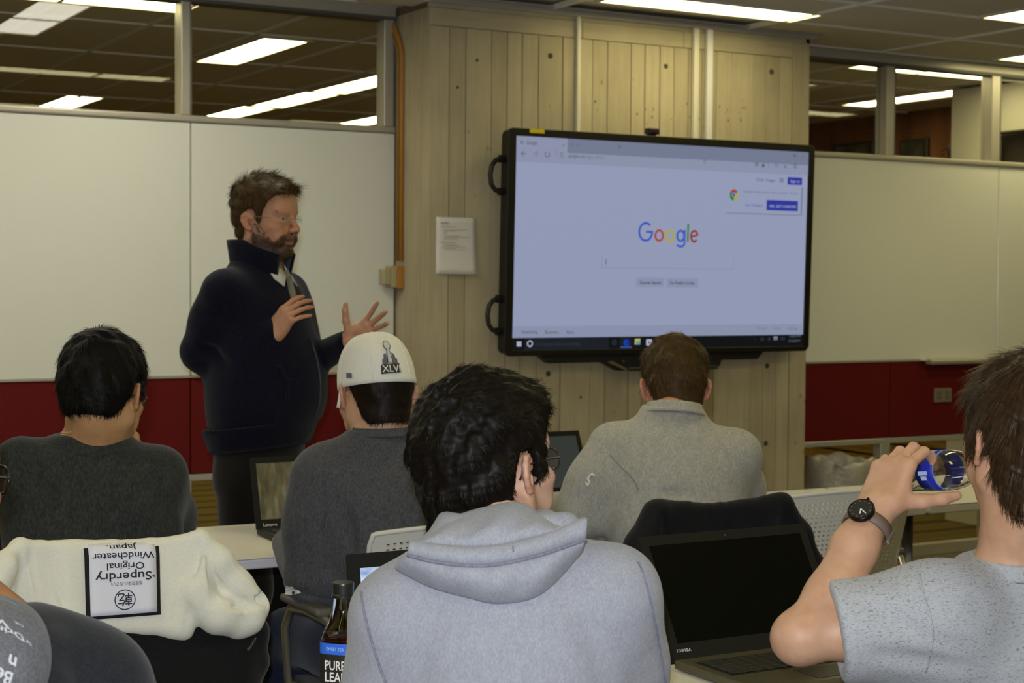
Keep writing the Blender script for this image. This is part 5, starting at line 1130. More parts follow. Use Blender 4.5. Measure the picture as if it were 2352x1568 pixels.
# hair, eyebrows and beard
MH1 = hair_mat('hair_brown', '#4a3719')
hs = hair_solid(H1, .022, .009, .009, [(-.14, -.075), (-.06, -.070), (-.045, -.055), (-.034, -.015), (-.026, .026), (.008, .028), (.0125, -.022), (.026, -.018), (.034, .026), (.05, .052), (.078, .068), (.14, .078)], 3, .0025, .014)
def flow1(q):
    f = whorl(0, -.06, .10, .2, .55)(q); top = np.clip((q[:, 2] - .06) / .05, 0, 1)[:, None]; return f * (1 - .6 * top) + np.array([.25, .75, .45]) * top
make_hair(H1, P1, MH1, hs, 9000, lambda q: .018 + .016 * np.clip((q[:, 2] - .05) / .05, 0, 1), flow1, h=.0035, lift=lambda q: .06 + .22 * np.clip((q[:, 2] - .06) / .04, 0, 1), width=.0012, seed=4, jit=.15, tint=(.5, 1.5))
def beard_keep(q):
    z = q[:, 2]; y = q[:, 1]; zt = -.010 - .054 * np.clip((y - .018) / .045, 0, 1) + .024 * np.clip((y - .07) / .02, 0, 1)
    lips = (np.abs(q[:, 0]) < .022) & (z > -.080) & (z < -.055) & (y > .075); return (z < zt) & (z > -.145) & (y > .0) & ~lips & ~((z < -.125) & (y < .03))
Vb, Fb = P1.children[0].data, None
def data_vf(o):
    me = o.data; V = np.empty(len(me.vertices) * 3); me.vertices.foreach_get('co', V); F = np.empty(len(me.loops), np.int32); me.loops.foreach_get('vertex_index', F); M_ = np.array(wloc(o)); return V.reshape(-1, 3) @ M_[:3, :3].T + M_[:3, 3], F.reshape(-1, 4)
bodyV, bodyF = data_vf(P1.children[0])
near = np.linalg.norm(bodyV[bodyF[:, 0]] - H1.w(0, .03, -.05), axis=1) < .16
VV, FF, T = strands(bodyV, bodyF[near], H1, 26000, .011, lambda q: np.tile(np.array([0, .25, -1.0]), (len(q), 1)), lift=.45, width=.0011, seg=2, seed=8, keep=beard_keep, tint=(.5, 1.6)); raw_mesh('beard', VV, FF, hair_mat('beard_brown', '#3e2c1a'), P1, col=T)
kb_ = lambda q: (np.abs(q[:, 2] - .0195 + 5 * (np.abs(q[:, 0]) - .028) ** 2) < .0040) & (np.abs(q[:, 0]) > .009) & (np.abs(q[:, 0]) < .054) & (q[:, 1] > .03)
near = (np.linalg.norm(bodyV[bodyF[:, 0]] - H1.w(.03, .07, .02), axis=1) < .035) | (np.linalg.norm(bodyV[bodyF[:, 0]] - H1.w(-.03, .07, .02), axis=1) < .035)
def eb_flow(q): f = np.zeros((len(q), 3)); f[:, 0] = np.sign(q[:, 0]); f[:, 2] = .35; return f
VV, FF, T = strands(bodyV, bodyF[near], H1, 11000, .007, eb_flow, lift=.15, width=.0009, seg=2, seed=18, keep=kb_); raw_mesh('eyebrows', VV, FF, hair_mat('eyebrow_brown', '#38281a'), P1, col=T)
glasses(H1, P1, mat('steel_frame', '#b8b4a8', .25, metal=.8), .0006, .0009, .023, .0145, -.004, .0995, rims=False)
# sweater
M_NAVY = mat('navy_knit', '#0c0d1a', .95, spec=.1, sheen=.08); n_ = N(M_NAVY, 'ShaderNodeTexNoise'); n_.inputs['Scale'].default_value = 320; n_.inputs['Detail'].default_value = 3; L(M_NAVY, coords(M_NAVY, (1, 1, .5)), n_.inputs['Vector']); L(M_NAVY, ramp(M_NAVY, n_.outputs['Fac'], [(.35, '#090a14'), (.7, '#15172a')]), BS(M_NAVY).inputs['Base Color']); bump(M_NAVY, n_.outputs['Fac'], .5, .002)
secs = [(.985, 0, .0, .190, .165), (1.02, 0, .012, .200, .180), (1.12, 0, .022, .208, .190), (1.22, 0, .016, .205, .178), (1.32, 0, .0, .205, .150), (1.40, 0, -.008, .200, .125), (1.45, 0, -.012, .165, .105), (1.49, 0, -.014, .115, .088), (1.515, 0, -.012, .090, .080)]
S = Solid(); S.loft(secs, (O1, R1), .03)
S.chain([shR, elR * .5 + shR * .5, elR], [.072, .066, .062], .05); S.chain([elR, elR * .45 + wrR * .55, wrR - unit(wrR - elR) * .012], [.061, .052, .040], .02)
S.chain([shL, elL], [.070, .058], .04); S.chain([elL, wrL - unit(wrL - elL) * .012], [.056, .040], .02)
vb, vt = O1 + R1 @ np.array((0, .195, 1.26)), O1 + R1 @ np.array((0, .12, 1.56))
S.cone(vb, vt, .004, .060, .006, 's'); S.cone(O1 + R1 @ np.array((0, .03, 1.62)), neck1 + v3(0, 0, .01), .085, .072, .008, 's')
f1 = [(W(455, 770, 5.18), W(530, 850, 5.10), .02, .010), (W(470, 800, 5.15), W(600, 845, 5.12), .016, .010), (W(450, 700, 5.12), W(520, 740, 5.08), .018, .006), (W(520, 640, 5.1), W(530, 800, 5.06), .02, .007), (W(430, 840, 5.2), W(560, 800, 5.1), .014, -.006), (W(560, 880, 5.1), W(700, 900, 5.15), .02, .004)]
S.post = lambda P: sum(-fold(P, a, b, w_, am) for a, b, w_, am in f1) + wob(P, 22, 31, .003)
sw = solid_obj('sweater', S, M_NAVY, P1, .0055, 2)
def torso_ring(z, u, off=0.0):
    """a point on the torso's section at height z; u is the angle from the front"""
    Z = np.array(secs); a, b, cy = (float(smoothint(np.array([z]), Z[:, 0], Z[:, i])[0]) for i in (3, 4, 2)); return O1 + R1 @ np.array(((a + off) * math.sin(u), cy + (b + off) * math.cos(u), z))
# ribbed hem: every rib its own ridge
rows = []
for j, z in enumerate(np.linspace(.925, 1.0, 6)):
    rows.append([tuple(torso_ring(max(z, .985), u, (.0035 if k % 2 else -.0015) + (-.022 * ((.985 - z) / .06) if z < .985 else 0) + .004) + v3(0, 0, min(0, z - .985) + .020 * math.cos(u) - .008)) for k, u in enumerate(np.linspace(-math.pi * .97, math.pi * .97, 261))])
MB().grid(rows).build('ribbed_hem', M_NAVY, sw, smooth=True, solid=.006)
# zip and placket
zl = [torso_ring(z, .0, .004) for z in np.linspace(.95, 1.27, 14)]
for i, p_ in enumerate(zl):
    if .95 + i * .0246 < .985: p_[2] = .95 + i * .0246
MB().tube(zl, .0045, 6).build('zip_line', mat('zip_dark', '#23252f', .5), sw, smooth=True)
pk = [W(606, 846, 5.06), W(630, 880, 5.05), W(634, 925, 5.06)]; pk = [torso_ring(z, u, .004) for z, u in ((1.19, .78), (1.14, .66), (1.08, .68))]; MB().tube(pk, .005, 6).build('pocket_edge', M_NAVY, sw, smooth=True)
# stand collar, open at the front
M_COLIN = fabric('collar_lining', '#2b3140', '#3a4152', 300)
rows = []; rows2 = []
for j, t in enumerate(np.linspace(0, 1, 5)):
    row = []
    for u in np.linspace(.42, 2 * math.pi - .42, 41):
        fr = abs(math.cos(u / 2)) ; op = max(0, math.cos(u)); r_ = .083 + .014 * t + .016 * op * t; q = np.array((r_ * math.sin(u) * 1.02, r_ * math.cos(u) - .006 + .035 * op * (1 - t) * .2, 1.478 + .088 * t - .050 * op * (1.0 - .25 * t) + .012 * (1 - op) * t)); row.append(tuple(O1 + R1 @ q))
    rows.append(row)
MB().grid(rows).build('collar', M_NAVY, sw, smooth=True, solid=.009)
MB().grid([[tuple((v3(p) - neck1) * np.array((.94, .94, 1)) + neck1) for p in r_] for r_ in rows[1:]]).build('collar_lining', M_COLIN, sw, smooth=True, solid=.002)
# shirt, collar points, tie, undershirt seen in the opening
M_SLATE = fabric('slate_shirt', '#3c4660', '#4a5470', 300); M_SHW = mat('white_shirt', '#c9c6c0', .8); M_TIE = mat('grey_tie', '#6d6a5c', .6, sheen=.2); nbump(M_TIE, 500, .3, .0006)
S = Solid(); S.loft([(1.0, 0, .008, .180, .170), (1.12, 0, .018, .19, .180), (1.22, 0, .012, .188, .168), (1.32, 0, .0, .188, .140), (1.40, 0, -.008, .18, .116), (1.45, 0, -.012, .15, .098), (1.49, 0, -.014, .100, .080)], (O1, R1), .03)
solid_obj('shirt', S, M_SLATE, P1, .008, 2)
def ft(x, z, o): return torso_ring(min(z, 1.49), math.asin(max(-1, min(1, x / .16))), o)
def fr(x, y, z): return O1 + R1 @ np.array((x, y, z))
for s in (-1, 1): MB().grid([[fr(s * .062, .040, 1.515), fr(s * .012, .085, 1.485)], [fr(s * .062, .062, 1.485), fr(s * .016, .100, 1.462)], [fr(s * .060, .085, 1.455), fr(s * .042, .110, 1.432)]]).build('shirt_collar', M_SHW, P1, smooth=True, solid=.004)
MB().tube([fr(0, .088, 1.478), fr(0, .104, 1.455)], [.016, .013], 10, flat=.7).build('tie_knot', M_TIE, P1, smooth=True)
MB().grid([[fr(-.014, .104, 1.455), fr(.014, .104, 1.455)], [fr(-.020, .118, 1.40), fr(.020, .118, 1.40)], [fr(-.024, .134, 1.35), fr(.024, .134, 1.35)], [fr(-.026, .145, 1.30), fr(.026, .145, 1.30)]]).build('tie', M_TIE, P1, smooth=True, solid=.006)
MB().grid([[fr(x, .070 - abs(x) * .25, 1.49) for x in (-.05, -.02, .02, .05)], [fr(x, .096 - abs(x) * .25, 1.44) for x in (-.05, -.02, .02, .05)], [fr(x, .118 - abs(x) * .3, 1.39) for x in (-.045, -.02, .02, .045)]]).build('shirt_front', M_SHW, P1, smooth=True, solid=.003)
# trousers and shoes
M_TRO = fabric('black_trousers', '#0b0a09', '#141210', 260, bstr=.2)
S = Solid(); S.loft([(.80, 0, .0, .165, .125), (.88, 0, .0, .172, .132), (.985, 0, .004, .172, .145)], (O1, R1), .05)
for s in (-1, 1): S.chain([fr(s * .088, 0, .82), fr(s * .10, .015, .48), fr(s * .105, -.01, .06)], [.095, .070, .055], .04)
S.post = lambda P: wob(P, 25, 41, .004); solid_obj('trousers', S, M_TRO, P1, .008, 2)
for s in (-1, 1):
    S = Solid(); S.chain([fr(s * .105, -.05, .045), fr(s * .11, .06, .045), fr(s * .115, .15, .032)], [.042, .044, .032], .02); S.cut((0, 0, 0.002), (0, 0, -1)); solid_obj('shoe', S, mat('black_shoe', '#0c0b0a', .4), P1, .007, 1)
# ================================================================ seated students
def torso_frame(px, py, d, bearing):
    p = W(px, py, d); return np.array([p[0], p[1], 0.0]), basis(bearing)
def seated_legs(P_, O, R, m, hip_z=.50, hip_y=-.02, knee=.42, spread=.10, shoe='#1a1a1c', shin=0.06, w_=.088):
    def fr_(x, y, z): return O + R @ np.array((x, y, z))
    S = Solid(); S.loft([(.455, 0, hip_y, .16, .12), (.53, 0, hip_y, .175, .135), (.62, 0, hip_y + .01, .165, .12)], (O, R), .05)
    for s in (-1, 1): S.chain([fr_(s * .085, hip_y, hip_z + .045), fr_(s * spread, knee, hip_z + .02), fr_(s * (spread + .005), knee + shin, .08)], [w_, .068, .052], .035)
    S.post = lambda P: wob(P, 24, 51, .004); solid_obj('trousers', S, m, P_, .009, 2)
    for s in (-1, 1):
        S = Solid(); S.chain([fr_(s * (spread + .005), knee + shin - .03, .045), fr_(s * (spread + .01), knee + shin + .08, .045), fr_(s * (spread + .015), knee + shin + .16, .033)], [.042, .044, .032], .02); S.cut((0, 0, .002), (0, 0, -1)); solid_obj('shoe', S, mat('shoe', shoe, .6), P_, .009, 1)
def heather(name, c0, c1, c2, scale=420, stretch=(1, 1, .5), bstr=.3):
    m = mat(name, c1, .95, spec=.1, sheen=.12)
    n = N(m, 'ShaderNodeTexNoise'); n.inputs['Scale'].default_value = scale; n.inputs['Detail'].default_value = 4; L(m, coords(m, stretch), n.inputs['Vector'])
    n2 = N(m, 'ShaderNodeTexNoise'); n2.inputs['Scale'].default_value = scale * .25; n2.inputs['Detail'].default_value = 3; L(m, coords(m, stretch), n2.inputs['Vector'])
    mx = N(m, 'ShaderNodeMix', data_type='RGBA'); mx.inputs[0].default_value = .25; L(m, ramp(m, n.outputs['Fac'], [(.3, c0), (.5, c1), (.7, c2)]), mx.inputs[6]); L(m, ramp(m, n2.outputs['Fac'], [(.33, c0), (.67, c2)]), mx.inputs[7]); L(m, mx.outputs[2], BS(m).inputs['Base Color']); bump(m, n.outputs['Fac'], bstr, .0012); return m
def seam(name, pts, r_, m, par): return MB().tube(pts, r_, 5).build(name, m, par, smooth=True)
def on_solid(S, pts, off=0.0, it=6):
    """draw points onto the surface of a solid along its gradient"""
    Q = np.array(pts, float)
    for _ in range(it):
        def ev(X): X = X[:, None, :]; return S.eval(X, bc=X[:, 0], br=.05)[:, 0]
        d = ev(Q); e = 1e-3; g = np.stack([ev(Q + np.eye(3)[i] * e) - d for i in range(3)], 1) / e; g /= np.linalg.norm(g, axis=1)[:, None] + 1e-9; Q = Q - g * (d - off)[:, None]
    return Q
M_JEAN = fabric('dark_blue_trousers', '#141a2c', '#1d2540', 260, bstr=.25); M_GREYT = fabric('grey_trousers', '#3a3a3c', '#4a4a4c', 260, bstr=.2)
SK_A, SK_B, SK_C = skin_mat('skin_light', '#c09878'), skin_mat('skin_tan', '#b98e62'), skin_mat('skin_pale', '#c9a58e')
def rest_arms(S, O, R, sh, el, wr, rads=(.066, .056, .050, .038), k=.04):
    for a, e, w_ in zip(sh, el, wr): S.chain([a, (a + e) / 2, e], [rads[0], (rads[0] + rads[1]) / 2, rads[1]], k); S.chain([e, w_], [rads[2] + .004, rads[3]], .02)
# ---------------------------------------------------------------- 1: left, black hair, dark grey pullover
O, R = torso_frame(212, 1100, 3.70, 14); fr_ = lambda x, y, z: O + R @ np.array((x, y, z))
P2 = person((O[0], O[1], 0), 'student with short black hair in dark grey pullover, seated at left with chin on hand')
H = Head(W(238, 900, 3.66), 41, 12, 0, 1.01)
nk = fr_(.0, -.02, 1.09); shR, shL = fr_(.145, .0, 1.015), fr_(-.150, .0, 1.035); elR, elL = fr_(.19, .24, .80), fr_(-.20, .18, .79); chin = H.w(.02, .085, -.11)
wrR = chin + (elR - chin) * .42 + v3(.0, .0, .0); wrR = W(318, 1050, 3.86); wrL = fr_(-.05, .38, .775)
S = Solid(); add_head(S, H, nk, .060); S.cone(nk - v3(0, 0, .02), fr_(0, 0, .8), .054, .085, .03); S.chain([nk, shR - v3(0, 0, .03), elR, wrR], [.05, .04, .038, .028], .02); S.chain([nk, shL - v3(0, 0, .03), elL, wrL], [.05, .04, .038, .028], .02)
hand(S, wrR, H.w(.045, .06, -.085) - wrR, dirc(-.6, 0, -.3), dirc(-.2, .3, .9), [(35, 50, 30)] * 4, sc=.9); hand(S, wrL, R @ np.array((.8, .5, -.1)), (0, 0, -1), R @ np.array((-.3, .9, 0)), [(15, 20, 15)] * 4, sc=.95)
skin_obj(S, H, P2, SK_B, '#b98e62', .0035)
MH = hair_mat('hair_black', '#110f0c', .55)
hs = hair_solid(H, .019, .014, .017, [(-.14, -.062), (-.06, -.060), (-.045, -.05), (-.034, -.02)] + HL0[4:], 5, .0022, .008); fw = whorl(-.004, -.055, .098, .5, .35)
make_hair(H, P2, MH, hs, 12000, .020, fw, lift=.16, width=.0010, seed=21, jit=.14, tint=(.5, 1.3))
glasses(H, P2, mat('dark_rim', '#2a2118', .3), .0018, .0016, .024, .017, -.004)
M_DKP = heather('charcoal_knit', '#232423', '#2e2f2d', '#3b3c38', 210)
S = Solid(); secs2 = [(.50, 0, -.01, .175, .125), (.62, 0, -.02, .180, .13), (.78, 0, -.02, .190, .13), (.92, 0, -.012, .200, .128), (1.0, 0, -.008, .198, .115), (1.05, -.004, -.010, .165, .098), (1.085, -.002, -.014, .112, .082), (1.108, 0, -.016, .085, .072)]
S.loft(secs2, (O, R), .03); rest_arms(S, O, R, (shR, shL), (elR, elL), (wrR * .8 + elR * .2, wrL * .85 + elL * .15), (.068, .058, .052, .036))
ff = [(fr_(.10, -.11, 1.04), fr_(.19, -.08, .86), .02, .006), (fr_(-.12, -.12, 1.03), fr_(-.18, -.1, .85), .02, .005), (fr_(-.1, -.13, .95), fr_(.1, -.13, .90), .03, .004), (fr_(.16, -.08, .8), fr_(.22, .1, .78), .015, .007)]
S.post = lambda P: sum(-fold(P, *q) for q in ff) + wob(P, 20, 61, .003)
pv = solid_obj('pullover', S, M_DKP, P2, .006, 2)
collar(pv, M_DKP, nk, H, r_=.077, up=.002)
ch = [nk + (.071 + .003) * (R @ np.array((math.sin(a), math.cos(a), 0))) + v3(0, 0, .020 - .010 * math.cos(a)) for a in np.linspace(0, 6.283, 61)]; MB().tube(ch, .0012, 5, cap=False).build('gold_chain', mat('gold', '#c89a3a', .3, metal=.9), P2, smooth=True)
seated_legs(P2, O, R, M_GREYT)
# ---------------------------------------------------------------- 2: white cap, grey sweatshirt
O, R = torso_frame(850, 1150, 4.02, 8); fr_ = lambda x, y, z: O + R @ np.array((x, y, z))
P3 = person((O[0], O[1], 0), 'student in white cap and charcoal sweatshirt, seated before the brown laptop')
H = Head(W(862, 900, 4.06), 3, 16, 0, 1.07)
nk = fr_(.03, .0, 1.085); shR, shL = fr_(.155, .02, .995), fr_(-.115, .01, .985); elR, elL = fr_(.22, .22, .78), fr_(-.135, .0, .745); wrR, wrL = fr_(.06, .42, .775), fr_(-.12, .36, .775)
S = Solid(); add_head(S, H, nk, .062); S.cone(nk - v3(0, 0, .02), fr_(0, 0, .8), .054, .085, .03); S.chain([nk, shR - v3(0, 0, .03), elR, wrR], [.05, .04, .038, .028], .02); S.chain([nk, shL - v3(0, 0, .03), elL, wrL], [.05, .04, .038, .028], .02)
hand(S, wrR, R @ np.array((-.5, .85, -.1)), (0, 0, -1), R @ np.array((-.9, -.3, 0)), [(20, 25, 15)] * 4, sc=.95); hand(S, wrL, R @ np.array((.4, .9, -.1)), (0, 0, -1), R @ np.array((.9, -.3, 0)), [(20, 25, 15)] * 4, sc=.95)
skin_obj(S, H, P3, SK_A, '#c09878', .0035, stubble=.3, bcol='#6a5a4c')
hs = hair_solid(H, .004, .006, .008, [(-.14, -.092), (-.06, -.086), (-.045, -.068), (-.034, -.02), (-.026, .018), (.010, .02), (.0135, -.03), (.030, -.02), (.036, .03), (.06, .06), (.14, .08)], 7, .001)
make_hair(H, P3, hair_mat('hair_dark_brown', '#231a12'), hs, 9000, .016, lambda q: np.tile(np.array([0, 0, -1.0]), (len(q), 1)), lift=.12, width=.0011, keep=lambda q: q[:, 2] < .0, seed=31, jit=.15, tint=(.5, 1.7))
# cap: crown shell, six panels' seams, button, brim pointing forward
m = M_CAPW = fabric('white_twill', '#d2cfc4', '#dedbd0', 500, bstr=.12, rough=.85)
CAPT = math.radians(6)
def cap_pt(a, v, off=0.0):
    """a: angle from the front, v: 0 rim .. 1 crown"""
    r_ = math.cos(v * math.pi / 2) ** .62; rx, ry = .0865 + off, .103 + off; z = .020 + .112 * math.sin(v * math.pi / 2) ** .95 + off * v + .010 * math.cos(a) * (1 - v) - .012 * (1 - v)
    return H.w(rx * r_ * math.sin(a), -.014 + ry * r_ * math.cos(a), z)
cap = MB().grid([[tuple(cap_pt(a, v)) for a in np.linspace(0, 2 * math.pi, 61)] for v in np.linspace(0, .995, 22)]).build('cap', m, P3, smooth=True, solid=.003); tag(cap, 'white fitted cap with grey trophy emblem on the back')
MB().lathe([(0, .006), (.005, .005), (.006, 0), (.006, -.004)], 12, frame(cap_pt(0, 1), H.R[:, 0], H.R[:, 1])).build('button', m, cap, smooth=True)
for k in range(6):
    a = math.radians(30 + 60 * k); MB().tube([cap_pt(a, v, .0015) for v in np.linspace(0.02, .97, 14)], .0011, 5).build('panel_seam', m, cap, smooth=True)
for k in range(6):
    a = math.radians(60 * k); MB().lathe([(.0012, .001), (.0032, .0012), (.0038, 0)], 10, frame(cap_pt(a, .62, .001), unit(cap_pt(a + .05, .62) - cap_pt(a - .05, .62)), unit(cap_pt(a, .66) - cap_pt(a, .58)))).build('eyelet', mat('eyelet', '#a89a8c', .6), cap)
brim = []
for j in range(7):
    t = j / 6; brim.append([tuple(H.w((.080 + .006 * t) * math.sin(a) * (1 - .05 * t), -.014 + (.100 + .075 * t * math.cos(a) ** .6) * math.cos(a), .016 + .008 * math.cos(a) - .020 * t - .030 * abs(math.sin(a)) ** 2 * t)) for a in np.linspace(-1.15, 1.15, 21)])
MB().grid(brim).build('brim', m, cap, smooth=True, solid=.005)
# emblem on the back of the cap: trophy over the numerals
M_EM = mat('emblem_grey', '#55575c', .6); M_EMD = mat('emblem_dark', '#25262c', .6); M_EML = mat('emblem_light', '#b4b4b2', .5)
EMA = math.radians(183)
def em_pt(x, y, off=.0026):    # x to the right as seen from behind, y up, metres from the emblem's foot
    v0 = .085; a = EMA - x * 1.2 / .095; v = v0 + y * 1.2 / .155; return cap_pt(a, v, off + .0022)
def em_poly(name, poly, mm, off=.0026): MB().add([em_pt(x, y, off) for x, y in poly], [list(range(len(poly)))]).build(name, mm, cap)
def bent_text(s_, x, y, h, w_, mm, off, weight=0.0):
    o = text('emblem_numerals', s_, 1.0, Matrix.Identity(4), mm, None, align='CENTER', weight=weight); me = o.data; co = np.empty(len(me.vertices) * 3); me.vertices.foreach_get('co', co); co = co.reshape(-1, 3); ww = np.ptp(co[:, 0]); cx = (co[:, 0].max() + co[:, 0].min()) / 2
    inv = np.array(wloc(cap).inverted()); me.vertices.foreach_set('co', np.array([inv[:3, :3] @ em_pt(x + (c[0] - cx) / ww * w_, y + c[1] / .72 * h, off) + inv[:3, 3] for c in co]).ravel()); me.update(); o.parent = cap
ovl = lambda cx, cy, rx, ry, n=20: [(cx + rx * math.cos(2 * math.pi * k / n), cy + ry * math.sin(2 * math.pi * k / n)) for k in range(n)]
em_poly('stadium', [(-.017, .012), (-.016, .021), (-.013, .022), (-.012, .030), (-.006, .032), (-.005, .014)], M_EM, .0024); em_poly('stadium', [(.017, .012), (.016, .022), (.013, .023), (.012, .030), (.006, .033), (.004, .014)], M_EM, .0024)
em_poly('trophy_outline', [(-.0065, .0158), (-.0035, .040), (.0035, .040), (.0065, .0158)], M_EMD, .0026); em_poly('trophy', [(-.0045, .0162), (-.002, .040), (.0022, .040), (.0045, .0162)], M_EML, .003)
em_poly('ball_outline', ovl(0, .0475, .0088, .0105), M_EMD, .0026); em_poly('ball', ovl(0, .0475, .0072, .0088), M_EML, .003)
MB().grid([[em_pt(-.021 + .042 * t, -.001 + .002 * t, .0022) for t in np.linspace(0, 1, 12)], [em_pt(-.0195 + .039 * t, .013 + .002 * t, .0022) for t in np.linspace(0, 1, 12)]]).build('numeral_shadow', M_EMD, cap); bent_text('XLVI', 0, .0015, .0105, .037, mat('emblem_white', '#cfccc0', .6), .0042, .01)
em_poly('side_mark', [(-.094, .0), (-.094, .008), (-.080, .006), (-.080, -.001)], M_EM, .0024)
M_CHS = heather('charcoal_sweat', '#3c3c3e', '#47474a', '#545456', 240)
S = Solid(); S.loft([(.55, .105, -.02, .165, .13), (.62, .10, -.03, .170, .135), (.72, .075, -.03, .172, .135), (.85, .045, -.02, .180, .13), (.95, .03, -.008, .185, .122), (1.01, .028, .0, .165, .105), (1.055, .03, .002, .115, .085), (1.09, .03, .0, .085, .074)], (O, R), .03)
rest_arms(S, O, R, (shR, shL), (elR, elL), (wrR * .85 + elR * .15, wrL * .9 + elL * .1), (.078, .074, .066, .044), .05)
ff = [(fr_(-.09, -.06, .97), fr_(-.17, -.02, .80), .012, .010), (fr_(-.075, -.1, .92), fr_(-.085, -.13, .74), .012, .012), (fr_(-.20, -.06, .73), fr_(-.10, -.09, .70), .009, .008), (fr_(-.06, -.13, .78), fr_(.05, -.15, .74), .012, .008), (fr_(-.20, -.04, .72), fr_(-.10, -.05, .70), .010, .010), (fr_(-.20, -.02, .755), fr_(-.12, .0, .74), .010, .008), (fr_(-.10, -.15, .68), fr_(.08, -.17, .72), .016, .009), (fr_(-.11, -.155, .635), fr_(.1, -.17, .66), .014, .010), (fr_(-.09, -.12, .95), fr_(-.13, -.14, .82), .022, .008)]
S.post = lambda P: sum(-1.5 * fold(P, *q) for q in ff) + wob(P, 19, 71, .004)
sw3 = solid_obj('sweatshirt', S, M_CHS, P3, .006, 2)
sl = on_solid(S, [fr_(-.118, -.03, 1.04), fr_(-.135, -.075, .99), fr_(-.14, -.11, .93), fr_(-.15, -.125, .87)], .001); seam('sleeve_seam', sl, .0022, M_CHS, sw3)
collar(sw3, M_CHS, nk, H, r_=.071, up=.004)
seated_legs(P3, fr_(.095, 0, 0), basis(2), M_JEAN, spread=.15, w_=.095)
# ---------------------------------------------------------------- 3: light grey sweatshirt
O, R = torso_frame(1550, 1150, 4.50, 20); fr_ = lambda x, y, z: O + R @ np.array((x, y, z))
P4 = person((O[0], O[1], 0), 'student with short brown hair in light grey sweatshirt, seated in front of the display')
H = Head(W(1549, 888, 4.60), 26, 20, 0, 1.04)
nk = fr_(.0, .02, 1.085); shR, shL = fr_(.165, .0, .985), fr_(-.165, .03, 1.0); elR, elL = fr_(.24, .20, .78), W(1330, 1185, 4.47); wrR, wrL = fr_(.08, .36, .775), W(1262, 1168, 4.62)
S = Solid(); add_head(S, H, nk, .060); S.cone(nk - v3(0, 0, .02), fr_(0, 0, .8), .054, .085, .03); S.chain([nk, shR - v3(0, 0, .03), elR, wrR], [.05, .04, .038, .028], .02); S.chain([nk, shL - v3(0, 0, .03), elL, wrL], [.05, .04, .038, .028], .02)
hand(S, wrR, R @ np.array((-.6, .8, -.1)), (0, 0, -1), R @ np.array((-.8, -.5, 0)), [(20, 25, 15)] * 4, sc=.95); hand(S, wrL, R @ np.array((-.3, .9, 0)), (0, 0, -1), R @ np.array((.9, .3, 0)), [(20, 25, 15)] * 4, sc=.95)
skin_obj(S, H, P4, SK_A, '#c08f72', .0035)
MHB = hair_mat('hair_light_brown', '#4d3a20'); hs = hair_solid(H, .020, .010, .013, [(-.14, -.125), (-.06, -.118), (-.045, -.09), (-.034, -.03)] + HL0[4:], 9, .002, .01)
make_hair(H, P4, MHB, hs, 11000, .024, whorl(.015, -.05, .10, .6, .3), lift=.08, width=.0011, seed=41, jit=.14, tint=(.55, 1.4))
M_LGS = heather('light_grey_sweat', '#8c8a84', '#9b9992', '#aaa8a0', 230)
S = Solid(); S.loft([(.50, 0, -.02, .18, .13), (.62, 0, -.03, .185, .135), (.75, 0, -.035, .188, .135), (.87, 0, -.02, .195, .13), (.96, 0, -.002, .192, .12), (1.03, 0, .012, .152, .10), (1.075, 0, .022, .105, .085), (1.115, 0, .026, .080, .074)], (O, R), .03)
rest_arms(S, O, R, (shR, shL), (elR, elL), (wrR * .85 + elR * .15, wrL * .9 + elL * .1), (.072, .070, .060, .045), .05)
ff = [(fr_(-.11, -.09, .90), fr_(.02, -.16, .90), .014, .012), (fr_(-.14, -.06, .95), fr_(-.10, -.12, .80), .014, .012), (fr_(-.09, -.14, .84), fr_(.06, -.17, .86), .016, .007), (fr_(-.12, -.10, .78), fr_(-.02, -.16, .80), .014, .008), (fr_(.10, -.14, .80), fr_(.19, -.06, .86), .014, .008)]
S.post = lambda P: sum(-fold(P, *q) for q in ff) + wob(P, 19, 81, .0035)
sw4 = solid_obj('sweatshirt', S, M_LGS, P4, .006, 2)
collar(sw4, M_LGS, nk, H, r_=.073, up=.022, h=.030)
sl = on_solid(S, [W(1396, 1018, 4.35), W(1420, 1045, 4.33), W(1438, 1072, 4.33), W(1452, 1100, 4.33), W(1460, 1120, 4.33)], .0005); seam('sleeve_seam', sl, .0016, heather('seam_grey', '#76746e', '#84827c', '#92908a'), sw4)
M_WPR = mat('white_print', '#dcdad4', .7)
def bars_on(S, segs, mm, par, r_=.005, off=.001):
    for a, b in segs:
        q = on_solid(S, [a * (1 - t) + b * t for t in np.linspace(0, 1, 5)], off); MB().tube(q, r_, 6, flat=.35).build('sleeve_mark', mm, par)
bars_on(S, [(W(1358, 1087, 4.36), W(1349, 1078, 4.36)), (W(1349, 1078, 4.36), W(1336, 1093, 4.36)), (W(1336, 1093, 4.36), W(1344, 1102, 4.36)), (W(1344, 1102, 4.36), W(1338, 1113, 4.36)), (W(1338, 1113, 4.36), W(1331, 1105, 4.36))], M_WPR, sw4)
seated_legs(P4, O, R, M_GREYT)
